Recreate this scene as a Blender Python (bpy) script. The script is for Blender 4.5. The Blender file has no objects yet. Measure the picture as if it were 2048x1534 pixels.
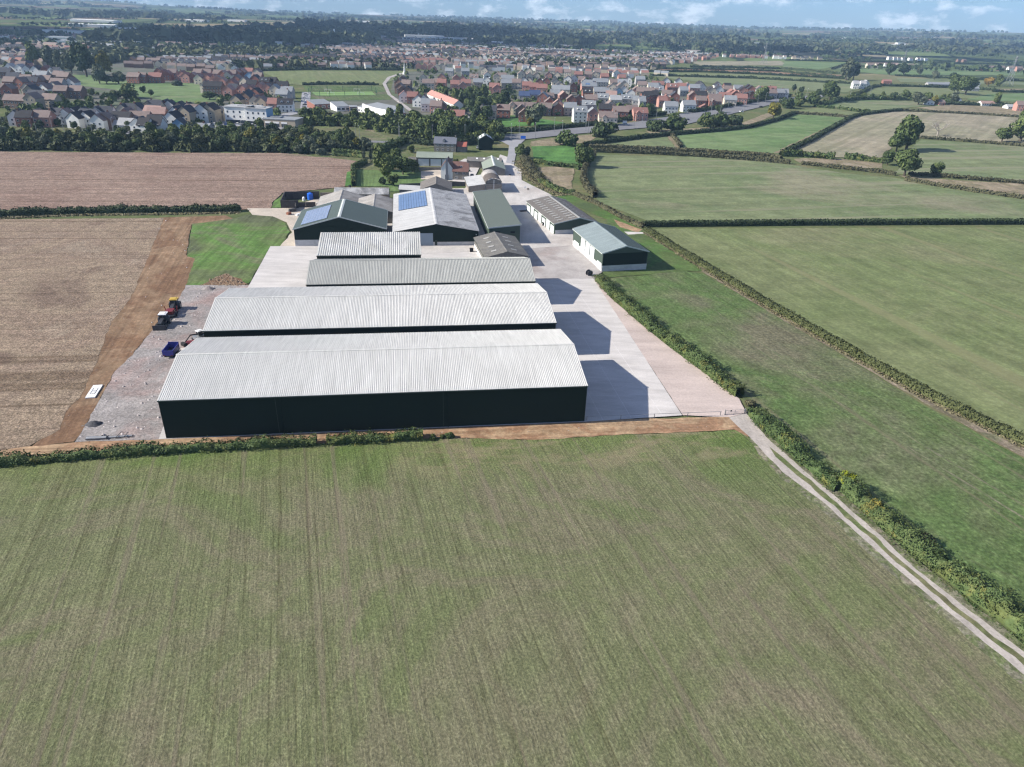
import bpy, math, random
import numpy as np
from mathutils import Vector, Matrix, noise as mnoise
SC = bpy.context.scene
COL = SC.collection
rnd = random.Random(7)
npr = np.random.RandomState(11)
R = math.radians

# ---------------------------------------------------------------- camera
F_PX, PITCH, ROLL, CAM_H = 1420.0, R(27.4), R(2.0), 70.0      # focal length in px of a 2048 px wide frame
FW = Vector((0, math.cos(PITCH), -math.sin(PITCH)))
_rt = Vector((1, 0, 0)); _up = _rt.cross(FW)
RT = _rt * math.cos(ROLL) + _up * math.sin(ROLL)
UP = _up * math.cos(ROLL) - _rt * math.sin(ROLL)
cd = bpy.data.cameras.new('camera'); cam = bpy.data.objects.new('camera', cd); COL.objects.link(cam)
cd.sensor_width = 36; cd.lens = F_PX / 2048 * 36; cd.clip_start = 0.5; cd.clip_end = 60000
cam.matrix_world = Matrix((( RT.x, UP.x, -FW.x, 0), (RT.y, UP.y, -FW.y, 0), (RT.z, UP.z, -FW.z, CAM_H), (0, 0, 0, 1)))
SC.camera = cam
CAMP = Vector((0, 0, CAM_H))

def at(px, py, z=0.0):
    """surveyed point: where the sight line through photo pixel (px, py) meets height z"""
    d = FW * F_PX + RT * (px - 1024) - UP * (py - 767)
    t = (z - CAM_H) / d.z
    return CAMP + d * t
def topx(p):
    v = Vector(p) - CAMP; w = v.dot(FW)
    return 1024 + F_PX * v.dot(RT) / w, 767 - F_PX * v.dot(UP) / w

# ---------------------------------------------------------------- light
SUN_EL = R(31.8); SHADOW_DIR = R(7.0)       # shadows fall towards this direction (from +x)
sun_d = bpy.data.lights.new('sun', 'SUN'); sun = bpy.data.objects.new('sun', sun_d); COL.objects.link(sun)
sun_d.energy = 5.0; sun_d.angle = R(0.53); sun_d.color = (1.0, 0.935, 0.835)
tosun = Vector((-math.cos(SHADOW_DIR) * math.cos(SUN_EL), -math.sin(SHADOW_DIR) * math.cos(SUN_EL), math.sin(SUN_EL)))
sun.rotation_euler = tosun.to_track_quat('Z', 'Y').to_euler()
sun.location = (0, 0, 200)
W = bpy.data.worlds.new('World'); SC.world = W; W.use_nodes = True
wn = W.node_tree.nodes; wl = W.node_tree.links
bg = wn['Background']; bg.inputs[1].default_value = 0.062
sky = wn.new('ShaderNodeTexSky'); sky.sky_type = 'NISHITA'; sky.sun_disc = False
sky.sun_elevation = SUN_EL; sky.sun_rotation = math.atan2(tosun.x, tosun.y)
sky.altitude = 100; sky.air_density = 1.0; sky.dust_density = 0.1; sky.ozone_density = 5.0
# fair-weather cumulus low over the whole horizon
tc = wn.new('ShaderNodeTexCoord'); mp = wn.new('ShaderNodeMapping'); wl.new(tc.outputs['Generated'], mp.inputs[0])
mp.inputs['Scale'].default_value = (24, 24, 60)
nz = wn.new('ShaderNodeTexNoise'); nz.inputs['Scale'].default_value = 1.0; nz.inputs['Detail'].default_value = 7; nz.inputs['Roughness'].default_value = 0.62
wl.new(mp.outputs[0], nz.inputs[0])
cr = wn.new('ShaderNodeValToRGB'); cr.color_ramp.elements[0].position = 0.50; cr.color_ramp.elements[1].position = 0.64
wl.new(nz.outputs[0], cr.inputs[0])
mx = wn.new('ShaderNodeMix'); mx.data_type = 'RGBA'
mul = wn.new('ShaderNodeMath'); mul.operation = 'MULTIPLY'; mul.inputs[1].default_value = 0.58
wl.new(cr.outputs[0], mul.inputs[0]); wl.new(mul.outputs[0], mx.inputs[0])
tint = wn.new('ShaderNodeMix'); tint.data_type = 'RGBA'; tint.blend_type = 'MULTIPLY'; tint.inputs[0].default_value = 1; tint.inputs[7].default_value = (.60, .84, 1.16, 1); wl.new(sky.outputs[0], tint.inputs[6]); wl.new(tint.outputs[2], mx.inputs[6]); mx.inputs[7].default_value = (15.5, 15.6, 15.8, 1)
wl.new(mx.outputs[2], bg.inputs[0])
SC.view_settings.view_transform = 'Standard'; SC.view_settings.look = 'None'
SC.view_settings.gamma = 1; SC.view_settings.use_curve_mapping = False
SC.view_settings.exposure = 0.84
SC.cycles.max_bounces = 5; SC.cycles.diffuse_bounces = 3; SC.cycles.glossy_bounces = 2; SC.cycles.volume_bounces = 0
SC.cycles.use_denoising = True; SC.cycles.denoiser = 'OPENIMAGEDENOISE'; SC.cycles.denoising_prefilter = 'NONE'; SC.cycles.use_light_tree = False
SC.cycles.filter_width = 1.3

# ---------------------------------------------------------------- material helpers
MATS = {}
def _new(name):
    m = bpy.data.materials.new(name); m.use_nodes = True
    nt = m.node_tree; b = nt.nodes['Principled BSDF']; b.inputs['Specular IOR Level'].default_value = 0.25
    MATS[name] = m
    return m, nt, b
class NT:
    """small node-graph writer"""
    def __init__(s, nt): s.nt = nt; s.n = nt.nodes; s.l = nt.links
    def pos(s, scale=(1, 1, 1), rot=0.0, obj=False, loc=(0, 0, 0)):
        if obj:
            t = s.n.new('ShaderNodeTexCoord').outputs['Object']
        else:
            t = s.n.new('ShaderNodeNewGeometry').outputs['Position']
        m = s.n.new('ShaderNodeMapping'); m.vector_type = 'POINT'
        if rot:
            m0 = s.n.new('ShaderNodeMapping'); m0.inputs['Rotation'].default_value = (0, 0, rot); s.l.new(t, m0.inputs[0]); t = m0.outputs[0]
        m.inputs['Scale'].default_value = scale; m.inputs['Location'].default_value = loc
        s.l.new(t, m.inputs[0]); return m.outputs[0]
    def noise(s, vec, scale, detail=3, rough=0.55, dist=0.0):
        n = s.n.new('ShaderNodeTexNoise'); n.inputs['Scale'].default_value = scale; n.inputs['Detail'].default_value = detail
        n.inputs['Roughness'].default_value = rough; n.inputs['Distortion'].default_value = dist
        s.l.new(vec, n.inputs['Vector']); return n.outputs[0]
    def ramp(s, fac, stops):
        r = s.n.new('ShaderNodeValToRGB'); e = r.color_ramp.elements
        e[0].position, e[0].color = stops[0][0], _c(stops[0][1]); e[1].position, e[1].color = stops[-1][0], _c(stops[-1][1])
        for p, c in stops[1:-1]:
            q = e.new(p); q.color = _c(c)
        s.l.new(fac, r.inputs[0]); return r.outputs[0]
    def mix(s, fac, a, b, mode='MIX'):
        m = s.n.new('ShaderNodeMix'); m.data_type = 'RGBA'; m.blend_type = mode
        for i, v in ((0, fac), (6, a), (7, b)):
            if isinstance(v, (int, float)): m.inputs[i].default_value = v
            elif isinstance(v, tuple): m.inputs[i].default_value = _c(v)
            else: s.l.new(v, m.inputs[i])
        return m.outputs[2]
    def math(s, op, a, b=0.0):
        m = s.n.new('ShaderNodeMath'); m.operation = op
        for i, v in ((0, a), (1, b)):
            if isinstance(v, (int, float)): m.inputs[i].default_value = v
            else: s.l.new(v, m.inputs[i])
        return m.outputs[0]
    def bump(s, h, strength, dist, bsdf):
        b = s.n.new('ShaderNodeBump'); b.inputs['Strength'].default_value = strength; b.inputs['Distance'].default_value = dist
        s.l.new(h, b.inputs['Height']); s.l.new(b.outputs[0], bsdf.inputs['Normal'])
def _c(v):
    if isinstance(v, (int, float)): return (v, v, v, 1)
    return tuple(v)[:3] + (1,)

def field_mat(name, cols, rot=0.0, row=0.8, rowamt=0.5, patch=0.02, fine=0.9, bump=0.5, bdist=0.12, streak=None, patchlo=0.35, patchhi=0.65, fineamt=0.45, gain=1.0, tram=None, lines=None, head=None, midamt=0.55):
    """crop / grass / soil: large patches, streaks along the drilling direction, fine tufts and clods"""
    cols = [tuple(c * gain for c in col) for col in cols]
    m, nt, b = _new(name); g = NT(nt)
    p0 = g.pos(); pr = g.pos((row, row * 0.03, 1), rot)
    big = g.noise(p0, patch, 6, 0.62, 0.6)
    n = len(cols); c = g.ramp(big, [(patchlo + (patchhi - patchlo) * i / (n - 1), cols[i]) for i in range(n)])
    st = g.noise(pr, 1.0, 5, 0.7)
    c = g.mix(rowamt, c, g.ramp(st, [(0.3, 0.5), (0.5, 0.95), (0.72, 1.55)]), 'MULTIPLY')
    mid = g.noise(p0, fine * 0.16, 4, 0.65)
    c = g.mix(midamt, c, g.ramp(mid, [(0.3, 0.62), (0.7, 1.36)]), 'MULTIPLY')
    fn = g.noise(p0, fine, 4, 0.75)
    c = g.mix(fineamt, c, g.ramp(fn, [(0.30, 0.30), (0.5, 0.92), (0.70, 2.0)]), 'MULTIPLY')
    if lines:      # wheelings and drill misses: thin broken dark lines
        for q, (sc_, wd, am) in enumerate(lines):
            nl = g.noise(g.pos((sc_, sc_ * .006, 1), rot, loc=(q * 3.7, 0, 0)), 1.0, 2, 0.4)
            dl = g.math('ABSOLUTE', g.math('SUBTRACT', nl, 0.5)); k_ = g.ramp(dl, [(0.0, 1.0), (wd, 0.0)])
            c = g.mix(g.math('MULTIPLY', k_, am), c, g.mix(1.0, c, (.50, .46, .42), 'MULTIPLY'))
    if head:       # greener unsprayed headland along one side of the field
        hx = g.n.new('ShaderNodeSeparateXYZ'); g.l.new(g.pos((1, 1, 1), head[0]), hx.inputs[0]); hv = g.math('ADD', hx.outputs[1], g.math('MULTIPLY', g.noise(p0, 0.045, 4, .6), head[3]))
        mr = g.n.new('ShaderNodeMapRange'); mr.inputs[1].default_value = head[1]; mr.inputs[2].default_value = head[2]; g.l.new(hv, mr.inputs[0])
        c = g.mix(mr.outputs[0], c, g.mix(1.0, c, head[4], 'MULTIPLY'))
        # dead straw-coloured patches on the turning strip nearest the yard
        m3 = g.n.new('ShaderNodeMapRange'); m3.inputs[1].default_value = 101; m3.inputs[2].default_value = 108; g.l.new(hv, m3.inputs[0]); m4 = g.n.new('ShaderNodeMapRange'); m4.inputs[1].default_value = -8; m4.inputs[2].default_value = 6; g.l.new(hx.outputs[0], m4.inputs[0])
        dry = g.ramp(g.noise(g.pos((.09, .2, 1), head[0]), 1.0, 5, .65), [(.46, 0.0), (.58, .8)])
        c = g.mix(g.math('MULTIPLY', g.math('MULTIPLY', m3.outputs[0], m4.outputs[0]), dry), c, g.mix(.35, (.27, .215, .145), c))
    if streak:
        pr2 = g.pos((streak[1], streak[1] * 0.02, 1), rot); s2 = g.noise(pr2, 1.0, 3, 0.6)
        c = g.mix(g.ramp(s2, [(streak[2], 0.0), (streak[2] + 0.06, streak[3])]), c, streak[0])
    if tram:      # tramlines: pairs of wheelings at a fixed spacing
        pt = g.pos((1, 1, 1), rot); sx = g.n.new('ShaderNodeSeparateXYZ'); g.l.new(pt, sx.inputs[0])
        wob = g.noise(g.pos((0.03, 0.03, 1)), 1.0, 2)
        xx = g.math('ADD', sx.outputs[0], g.math('MULTIPLY', wob, 2.2))
        for off in (0.0, tram[1]):
            f = g.math('PINGPONG', g.math('ADD', xx, off + 1000.0), tram[0] / 2)
            gap = g.noise(g.pos((0.11, 0.11, 1), 0, False, (off, 0, 0)), 1.0, 2)
            k = g.math('MULTIPLY', g.math('LESS_THAN', f, 0.12), g.ramp(gap, [(0.38, 0.0), (0.55, 1.0)]))
            c = g.mix(g.math('MULTIPLY', k, tram[2]), c, tram[3])
    nt.links.new(c, b.inputs['Base Color']); b.inputs['Roughness'].default_value = 0.95; b.inputs['Specular IOR Level'].default_value = 0.08
    if bump: g.bump(g.math('ADD', g.math('MULTIPLY', fn, 1.0), g.math('MULTIPLY', st, 0.5)), bump, bdist, b)
    return m
def surf_mat(name, col, rough=0.8, spots=0.25, scale=0.3, fine=3.0, fineamt=0.15, bump=0.0, bdist=0.02, spec=0.25, metal=0.0, obj=False, streak=None, tint=None, island=0.0):
    """weathered hard surface of one colour"""
    m, nt, b = _new(name); g = NT(nt); p = g.pos(obj=obj)
    n1 = g.noise(p, scale, 5, 0.6); c = g.mix(spots, tuple(col), g.ramp(n1, [(0.3, 0.45), (0.7, 1.5)]), 'MULTIPLY')
    if tint:
        n3 = g.noise(p, scale * 0.6, 4, 0.6, 0.5); c = g.mix(g.ramp(n3, [(0.48, 0.0), (0.66, 1.0)]), c, g.mix(1.0, c, tuple(tint), 'MULTIPLY'))
    n2 = g.noise(p, fine, 3, 0.7); c = g.mix(fineamt, c, g.ramp(n2, [(0.3, 0.5), (0.7, 1.5)]), 'MULTIPLY')
    if streak:
        n4 = g.noise(g.pos(streak, obj=obj), 1.0, 4, 0.65); c = g.mix(0.5, c, g.ramp(n4, [(0.3, 0.68), (0.7, 1.22)]), 'MULTIPLY')
    if island:
        ri = g.n.new('ShaderNodeNewGeometry').outputs['Random Per Island']; oi = g.n.new('ShaderNodeObjectInfo').outputs['Random']
        r_ = g.math('FRACT', g.math('ADD', ri, oi)); c = g.mix(island, c, g.ramp(r_, [(0, 0.6), (1, 1.35)]), 'MULTIPLY')
    nt.links.new(c, b.inputs['Base Color']); b.inputs['Roughness'].default_value = rough; b.inputs['Metallic'].default_value = metal
    b.inputs['Specular IOR Level'].default_value = spec
    if bump: g.bump(n2, bump, bdist, b)
    return m
def leaf_mat(name, dark, mid, light, scale=0.35, gain=1.0):
    dark, mid, light = [tuple(v * gain for v in c) for c in (dark, mid, light)]
    m, nt, b = _new(name); g = NT(nt); p = g.pos()
    n1 = g.noise(p, scale, 4, 0.6); geo = g.n.new('ShaderNodeNewGeometry').outputs['Random Per Island']
    oi = g.n.new('ShaderNodeObjectInfo').outputs['Random']
    f = g.math('ADD', g.math('MULTIPLY', n1, 0.6), g.math('ADD', g.math('MULTIPLY', geo, 0.28), g.math('MULTIPLY', oi, 0.16)))
    c = g.ramp(f, [(0.28, dark), (0.52, mid), (0.8, light)])
    nt.links.new(c, b.inputs['Base Color']); b.inputs['Roughness'].default_value = 0.75; b.inputs['Specular IOR Level'].default_value = 0.15
    return m

# ---------------------------------------------------------------- object helpers
def link(o, parent=None):
    COL.objects.link(o)
    if parent is not None: o.parent = parent
    return o
def mesh(name, verts, faces, mat=None, smooth=False, mats=None, mi=None):
    me = bpy.data.meshes.new(name); me.from_pydata([tuple(v) for v in verts], [], [tuple(f) for f in faces])
    for mm in (mats or ([mat] if mat else [])): me.materials.append(mm)
    if mi is not None: me.polygons.foreach_set('material_index', mi)
    if smooth: me.polygons.foreach_set('use_smooth', [True] * len(me.polygons))
    me.update(); return me
def npmesh(name, V, Fq, mat, smooth=False):
    """numpy quads (n,4) or tris (n,3)"""
    V = np.asarray(V, np.float32); Fq = np.asarray(Fq, np.int32); k = Fq.shape[1]
    me = bpy.data.meshes.new(name); me.vertices.add(len(V)); me.vertices.foreach_set('co', V.ravel())
    me.loops.add(Fq.size); me.loops.foreach_set('vertex_index', Fq.ravel())
    me.polygons.add(len(Fq)); me.polygons.foreach_set('loop_start', np.arange(0, Fq.size, k, dtype=np.int32)); me.polygons.foreach_set('loop_total', np.full(len(Fq), k, np.int32))
    if mat: me.materials.append(mat)
    me.update(calc_edges=True); me.validate(); return me
def ob(name, me, parent=None, loc=(0, 0, 0), rz=0.0, label=None):
    o = bpy.data.objects.new(name, me); link(o, parent); o.location = loc; o.rotation_euler = (0, 0, rz)
    if label: o['label'] = label
    return o
def thing(name, label, cat, loc=(0, 0, 0), rz=0.0, group=None, me=None):
    o = bpy.data.objects.new(name, me); link(o); o.location = loc; o.rotation_euler = (0, 0, rz)
    o['label'] = label; o['category'] = cat
    if group: o['group'] = group
    return o
class MB:
    """collects boxes, prisms and tubes into one mesh"""
    def __init__(s): s.v = []; s.f = []
    def box(s, x0, x1, y0, y1, z0, z1):
        n = len(s.v); s.v += [(x0, y0, z0), (x1, y0, z0), (x1, y1, z0), (x0, y1, z0), (x0, y0, z1), (x1, y0, z1), (x1, y1, z1), (x0, y1, z1)]
        s.f += [(n, n+3, n+2, n+1), (n+4, n+5, n+6, n+7), (n, n+1, n+5, n+4), (n+1, n+2, n+6, n+5), (n+2, n+3, n+7, n+6), (n+3, n, n+4, n+7)]; return s
    def bar(s, a, b, w, h=None):
        a = Vector(a); b = Vector(b); d = (b - a).normalized(); u = d.cross(Vector((0, 0, 1)))
        if u.length < 1e-3: u = Vector((1, 0, 0))
        u.normalize(); v = u.cross(d); h = h or w; n = len(s.v)
        for p in (a, b):
            for su, sv in ((-1, -1), (1, -1), (1, 1), (-1, 1)): s.v.append(tuple(p + u * su * w / 2 + v * sv * h / 2))
        s.f += [(n, n+3, n+2, n+1), (n+4, n+5, n+6, n+7), (n, n+1, n+5, n+4), (n+1, n+2, n+6, n+5), (n+2, n+3, n+7, n+6), (n+3, n, n+4, n+7)]; return s
    def tube(s, a, b, r0, r1=None, n=8, caps=True):
        a = Vector(a); b = Vector(b); r1 = r0 if r1 is None else r1; d = (b - a).normalized(); u = d.orthogonal().normalized(); v = d.cross(u); k = len(s.v)
        for p, r in ((a, r0), (b, r1)):
            for i in range(n): t = 2 * math.pi * i / n; s.v.append(tuple(p + u * math.cos(t) * r + v * math.sin(t) * r))
        for i in range(n): j = (i + 1) % n; s.f.append((k + i, k + j, k + n + j, k + n + i))
        if caps: s.f.append(tuple(k + i for i in reversed(range(n)))); s.f.append(tuple(k + n + i for i in range(n)))
        return s
    def prism(s, poly, z0, z1):
        n = len(s.v); k = len(poly); s.v += [(p[0], p[1], z0) for p in poly] + [(p[0], p[1], z1) for p in poly]
        s.f.append(tuple(n + i for i in reversed(range(k)))); s.f.append(tuple(n + k + i for i in range(k)))
        for i in range(k): j = (i + 1) % k; s.f.append((n + i, n + j, n + k + j, n + k + i))
        return s
    def extr(s, poly, axis, a, b):
        """profile poly [(p,q)] extruded along axis 'x' (poly = y,z) or 'y' (poly = x,z)"""
        n = len(s.v); k = len(poly)
        for t in (a, b):
            for p, q in poly: s.v.append((t, p, q) if axis == 'x' else (p, t, q))
        s.f.append(tuple(n + i for i in reversed(range(k)))); s.f.append(tuple(n + k + i for i in range(k)))
        for i in range(k): j = (i + 1) % k; s.f.append((n + i, n + j, n + k + j, n + k + i))
        return s
    def quad(s, *p):
        n = len(s.v); s.v += [tuple(q) for q in p]; s.f.append(tuple(range(n, n + len(p)))); return s
    def me(s, name, mat, smooth=False): return mesh(name, s.v, s.f, mat, smooth)
    def build(s, name, mat, parent=None, label=None, smooth=False): return ob(name, s.me(name, mat, smooth), parent, label=label)
def copy_thing(o, loc=None, rz=None, label=None, parent=None, scale=None):
    c = o.copy(); COL.objects.link(c); c.parent = parent
    for ch in o.children: copy_thing(ch, parent=c)
    if loc is not None: c.location = loc
    if rz is not None: c.rotation_euler = (0, 0, rz)
    if label: c['label'] = label
    if scale: c.scale = scale
    return c
ORD = ['first', 'second', 'third', 'fourth', 'fifth', 'sixth', 'seventh', 'eighth', 'ninth', 'tenth', 'eleventh', 'twelfth']
def nth(i): return ORD[i] if i < 12 else f"{i+1}{'th' if 10 <= (i+1) % 100 <= 20 else {1:'st',2:'nd',3:'rd'}.get((i+1) % 10, 'th')}"
LAYER = [0]
def sheet(name, pts, mat, ragged=0.0, z=None, step=None, curb=None, lift=0.004):
    """flat ground sheet outlined by photo pixels (or ('w', x, y) ground points); each sheet lies a few mm above the one before"""
    if z is None: LAYER[0] += 1; z = 0.01 + lift * LAYER[0]
    P = [Vector((p[1], p[2], 0)) if p[0] == 'w' else at(p[0], p[1]) for p in pts]
    far = max(p.length for p in P)
    if far > 350: z += 0.03
    if far > 900: z += 0.15
    out = []; n = len(P)
    for i in range(n):
        a, b = P[i], P[(i + 1) % n]; d = (b - a).length; s_ = step or max(1.2, 0.012 * min(a.length, b.length)); k = 1
        if ragged: k = max(1, min(140, int(d / s_)))
        for j in range(k):
            q = a.lerp(b, j / k)
            if ragged:
                r_ = ragged; q = q + Vector((mnoise.noise((q.x * .35, q.y * .35, 3.1)), mnoise.noise((q.x * .35, q.y * .35, 9.7)), 0)) * r_ + Vector((rnd.uniform(-1, 1), rnd.uniform(-1, 1), 0)) * r_ * .3
            out.append((q.x, q.y, 0))
    me = mesh(name, out, [list(range(len(out)))], mat)
    import bmesh
    bm = bmesh.new(); bm.from_mesh(me); bmesh.ops.triangulate(bm, faces=bm.faces[:], ngon_method='BEAUTY'); bmesh.ops.recalc_face_normals(bm, faces=bm.faces[:])
    for f in bm.faces:
        if f.normal.z < 0: f.normal_flip()
    bm.to_mesh(me); bm.free()
    o = ob(name, me, None, (0, 0, z)); o['kind'] = 'structure'
    return o
# ================================================================= terrain
SKYLINE = [(-900, -45), (-300, -22), (0, -10), (150, -3), (236, 2), (308, 8), (376, 12), (444, 15), (547, 20), (650, 24), (819, 30), (976, 34), (1181, 41), (1300, 46), (1523, 54.5), (1718, 57), (1873, 60.5), (2048, 64), (2500, 78), (3000, 90)]
RIDGE_D = 9000.0
_tab = []
for _x, _y in SKYLINE:
    d = FW * F_PX + RT * (_x - 1024) - UP * (_y - 767)
    _tab.append((math.atan2(d.x, d.y), CAM_H + d.z / math.hypot(d.x, d.y) * RIDGE_D - 9.0))
_ta = [t[0] for t in _tab]; _tz = [t[1] for t in _tab]
def ground_z(x, y):
    d = math.hypot(x, y)
    if d < 2300: return 0.0
    zr = float(np.interp(math.atan2(x, y), _ta, _tz))
    t = min(1.0, (d - 2300) / (RIDGE_D - 2300)); s = t * t * (3 - 2 * t) * 0.6 + t * 0.4
    n = mnoise.fractal((x / 1500, y / 1500, 4.2), 1.0, 2.0, 4)
    n2 = mnoise.noise((x / 4200 + 3, y / 2600, 1.5))
    z = zr * s + n * 13 * min(1, t * 5) * (1 - 0.6 * t) + n2 * 8 * min(1, t * 4) * (1 - t)
    if d > RIDGE_D: z -= (d - RIDGE_D) * 0.05
    return z
def ground_grid():
    ys = list(np.arange(-200, 1900, 150)) + list(np.arange(1900, 10300, 75.0)); a_ = np.linspace(R(-60), R(60), 190)
    V = []; Fc = []
    rr = [-1.0] + [float(v) for v in np.concatenate([np.geomspace(60, 1850, 14), np.arange(1900, 10300, 65.0)])]
    V.append((0, -30, 0))
    for r in rr[1:]:
        for a in a_:
            x, y = r * math.sin(a), r * math.cos(a) - 30 * max(0, 1 - r / 1900); V.append((x, y, ground_z(x, y) if r > 1850 else 0.0))
    n = len(a_)
    for j in range(n - 1): Fc.append((0, 1 + j + 1, 1 + j))
    for i in range(len(rr) - 2):
        for j in range(n - 1):
            p = 1 + i * n + j; Fc.append((p, p + 1, p + n + 1, p + n))
    # ground behind and beside the drone
    k = len(V); V += [(-1700, 0, 0), (1700, 0, 0), (1700, -400, 0), (-1700, -400, 0)]
    L = 1 + (len(rr) - 2) * n
    return V, Fc, n
def ground_material():
    m, nt, b = _new('countryside'); g = NT(nt)
    p = g.pos((1, 1.0, 0)); warp = g.noise(p, 0.0012, 2)
    pv = g.pos((1 / 260, 1 / 420, 0), R(18))
    vo = g.n.new('ShaderNodeTexVoronoi'); vo.feature = 'F1'; vo.inputs['Scale'].default_value = 1.0; vo.inputs['Randomness'].default_value = 0.85; g.l.new(pv, vo.inputs['Vector'])
    sx = g.n.new('ShaderNodeSeparateColor'); g.l.new(vo.outputs['Color'], sx.inputs[0])
    fieldc = g.ramp(sx.outputs[0], [(0, (.10, .13, .055)), (.3, (.13, .17, .07)), (.5, (.085, .11, .05)), (.66, (.25, .21, .13)), (.8, (.16, .12, .085)), (1, (.14, .17, .075))])
    fieldc.node.color_ramp.interpolation = 'CONSTANT'
    ve = g.n.new('ShaderNodeTexVoronoi'); ve.feature = 'DISTANCE_TO_EDGE'; ve.inputs['Scale'].default_value = 1.0; ve.inputs['Randomness'].default_value = 0.85; g.l.new(pv, ve.inputs['Vector'])
    c = g.mix(g.ramp(ve.outputs[0], [(0.018, 1.0), (0.032, 0.0)]), fieldc, (.03, .042, .025))
    wood = g.noise(g.pos((1, 1, 0)), 0.0016, 5, 0.7)
    c = g.mix(g.ramp(wood, [(0.56, 0.0), (0.59, 0.92)]), c, (.036, .05, .028))
    c = g.mix(0.6, c, g.ramp(g.noise(p, 0.02, 4, 0.7), [(0.3, 0.55), (0.7, 1.4)]), 'MULTIPLY')
    ln = g.n.new('ShaderNodeVectorMath'); ln.operation = 'LENGTH'; g.l.new(p, ln.inputs[0])
    near = g.ramp(g.math('DIVIDE', ln.outputs['Value'], 10000.0), [(0.125, 1.0), (0.16, 0.0)])
    gr = g.ramp(g.noise(p, 0.035, 6, 0.7), [(0.3, (.075, .10, .042)), (0.5, (.11, .13, .06)), (0.68, (.17, .15, .09))])
    gr = g.mix(0.5, gr, g.ramp(g.noise(p, 0.5, 4, 0.75), [(0.3, 0.5), (0.7, 1.5)]), 'MULTIPLY')
    c = g.mix(near, c, gr)
    nt.links.new(c, b.inputs['Base Color']); b.inputs['Roughness'].default_value = 1; b.inputs['Specular IOR Level'].default_value = 0.0
    return m
_V, _F, _n = ground_grid()
ground = ob('ground', mesh('ground', _V[:-4], _F, ground_material())); ground['kind'] = 'structure'
_back = ob('verge_ground', mesh('verge_ground', [(-3000, 60, -.05), (3000, 60, -.05), (3000, -900, -.05), (-3000, -900, -.05)], [(0, 3, 2, 1)], MATS['countryside'])); _back['kind'] = 'structure'

# ================================================================= ground materials
ROWDIR = R(13)
crop_m = field_mat('young_crop', [(.184, .163, .108), (.168, .166, .096), (.148, .162, .080), (.173, .164, .100), (.143, .160, .076), (.125, .154, .064)], rot=R(-17), row=2.7, rowamt=0.55, patch=0.03, fine=3.0, bump=1.0, bdist=0.22, fineamt=0.60, midamt=0.26, patchlo=.34, patchhi=.64,
                   streak=((.185, .148, .115), 0.5, 0.58, 0.4), lines=[(.16, .005, .5), (.33, .006, .45), (.7, .010, .4)], head=(R(-8.5), 99.0, 114.0, 10.0, (.86, 1.01, .72)))
stub_m = field_mat('maize_stubble', [(.19, .14, .105), (.27, .21, .15), (.235, .175, .13), (.29, .235, .175)], rot=R(82), row=1.1, rowamt=0.35, patch=0.03, fine=2.6, bump=0.9, bdist=0.25, fineamt=0.9, gain=1.02, lines=[(.045, .012, .8), (.12, .008, .4)])
stub2_m = field_mat('far_stubble', [(.21, .145, .115), (.26, .19, .15), (.235, .165, .13)], rot=R(82), row=0.6, rowamt=0.55, patch=0.02, fine=1.8, bump=0.6, bdist=0.25, fineamt=0.85, gain=.95, lines=[(.05, .015, .6)])
soil_m = field_mat('bare_soil', [(.20, .125, .075), (.165, .10, .062), (.24, .165, .105), (.19, .12, .075)], rot=R(-14), row=0.9, rowamt=0.6, patch=0.05, fine=1.5, bump=0.6, bdist=0.1, fineamt=0.35)
soil_red_m = field_mat('red_soil', [(.29, .185, .115), (.25, .15, .09), (.34, .24, .15), (.28, .18, .11)], rot=R(81), row=1.4, rowamt=0.7, patch=0.10, fine=1.6, bump=0.6, bdist=0.08, fineamt=0.35)
paddock_m = field_mat('paddock', [(.13, .132, .080), (.112, .134, .064), (.085, .132, .046), (.102, .135, .056), (.118, .134, .070), (.138, .132, .084)], rot=R(-18), row=0.7, rowamt=0.45, patch=0.02, fine=1.4, bump=0.8, bdist=0.2, fineamt=0.65, streak=((.18, .15, .105), 0.3, 0.62, 0.4), lines=[(.07, .010, .5)])
meadow_m = field_mat('meadow', [(.138, .164, .074), (.152, .172, .083), (.132, .162, .070), (.166, .175, .092)], rot=R(-18), row=0.35, rowamt=0.4, patch=0.012, fine=0.9, bump=0.35, bdist=0.1, fineamt=0.3, streak=((.19, .18, .10), 0.12, 0.58, 0.5))
pale_m = field_mat('pale_pasture', [(.138, .17, .085), (.158, .182, .095), (.128, .162, .078), (.20, .195, .125)], rot=R(75), row=0.15, rowamt=0.35, patch=0.009, fine=0.7, bump=0.3, bdist=0.1, fineamt=0.25, streak=((.23, .215, .15), 0.09, 0.58, 0.6))
hay_m = field_mat('cut_hay_field', [(.24, .215, .155), (.27, .24, .175), (.22, .21, .14), (.30, .265, .195)], rot=R(35), row=0.22, rowamt=0.5, patch=0.008, fine=0.5, bump=0.3, bdist=0.1, fineamt=0.25, streak=((.17, .165, .10), 0.13, 0.57, 0.6))
green_m = field_mat('green_pasture', [(.12, .18, .075), (.145, .195, .09), (.105, .165, .065), (.16, .19, .10)], rot=R(60), row=0.12, rowamt=0.35, patch=0.01, fine=0.5, bump=0.25, bdist=0.1, fineamt=0.2)
bright_m = field_mat('bright_grass', [(.07, .155, .045), (.09, .19, .05), (.06, .13, .04), (.085, .16, .05)], rot=R(10), row=0.25, rowamt=0.35, patch=0.03, fine=0.9, bump=0.3, bdist=0.08, fineamt=0.3)
dirt_m = field_mat('worn_dirt', [(.19, .16, .12), (.155, .14, .09), (.23, .19, .145), (.14, .14, .085)], rot=R(-18), row=0.9, rowamt=0.6, patch=0.08, fine=1.6, bump=0.5, bdist=0.1, fineamt=0.6)
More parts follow.
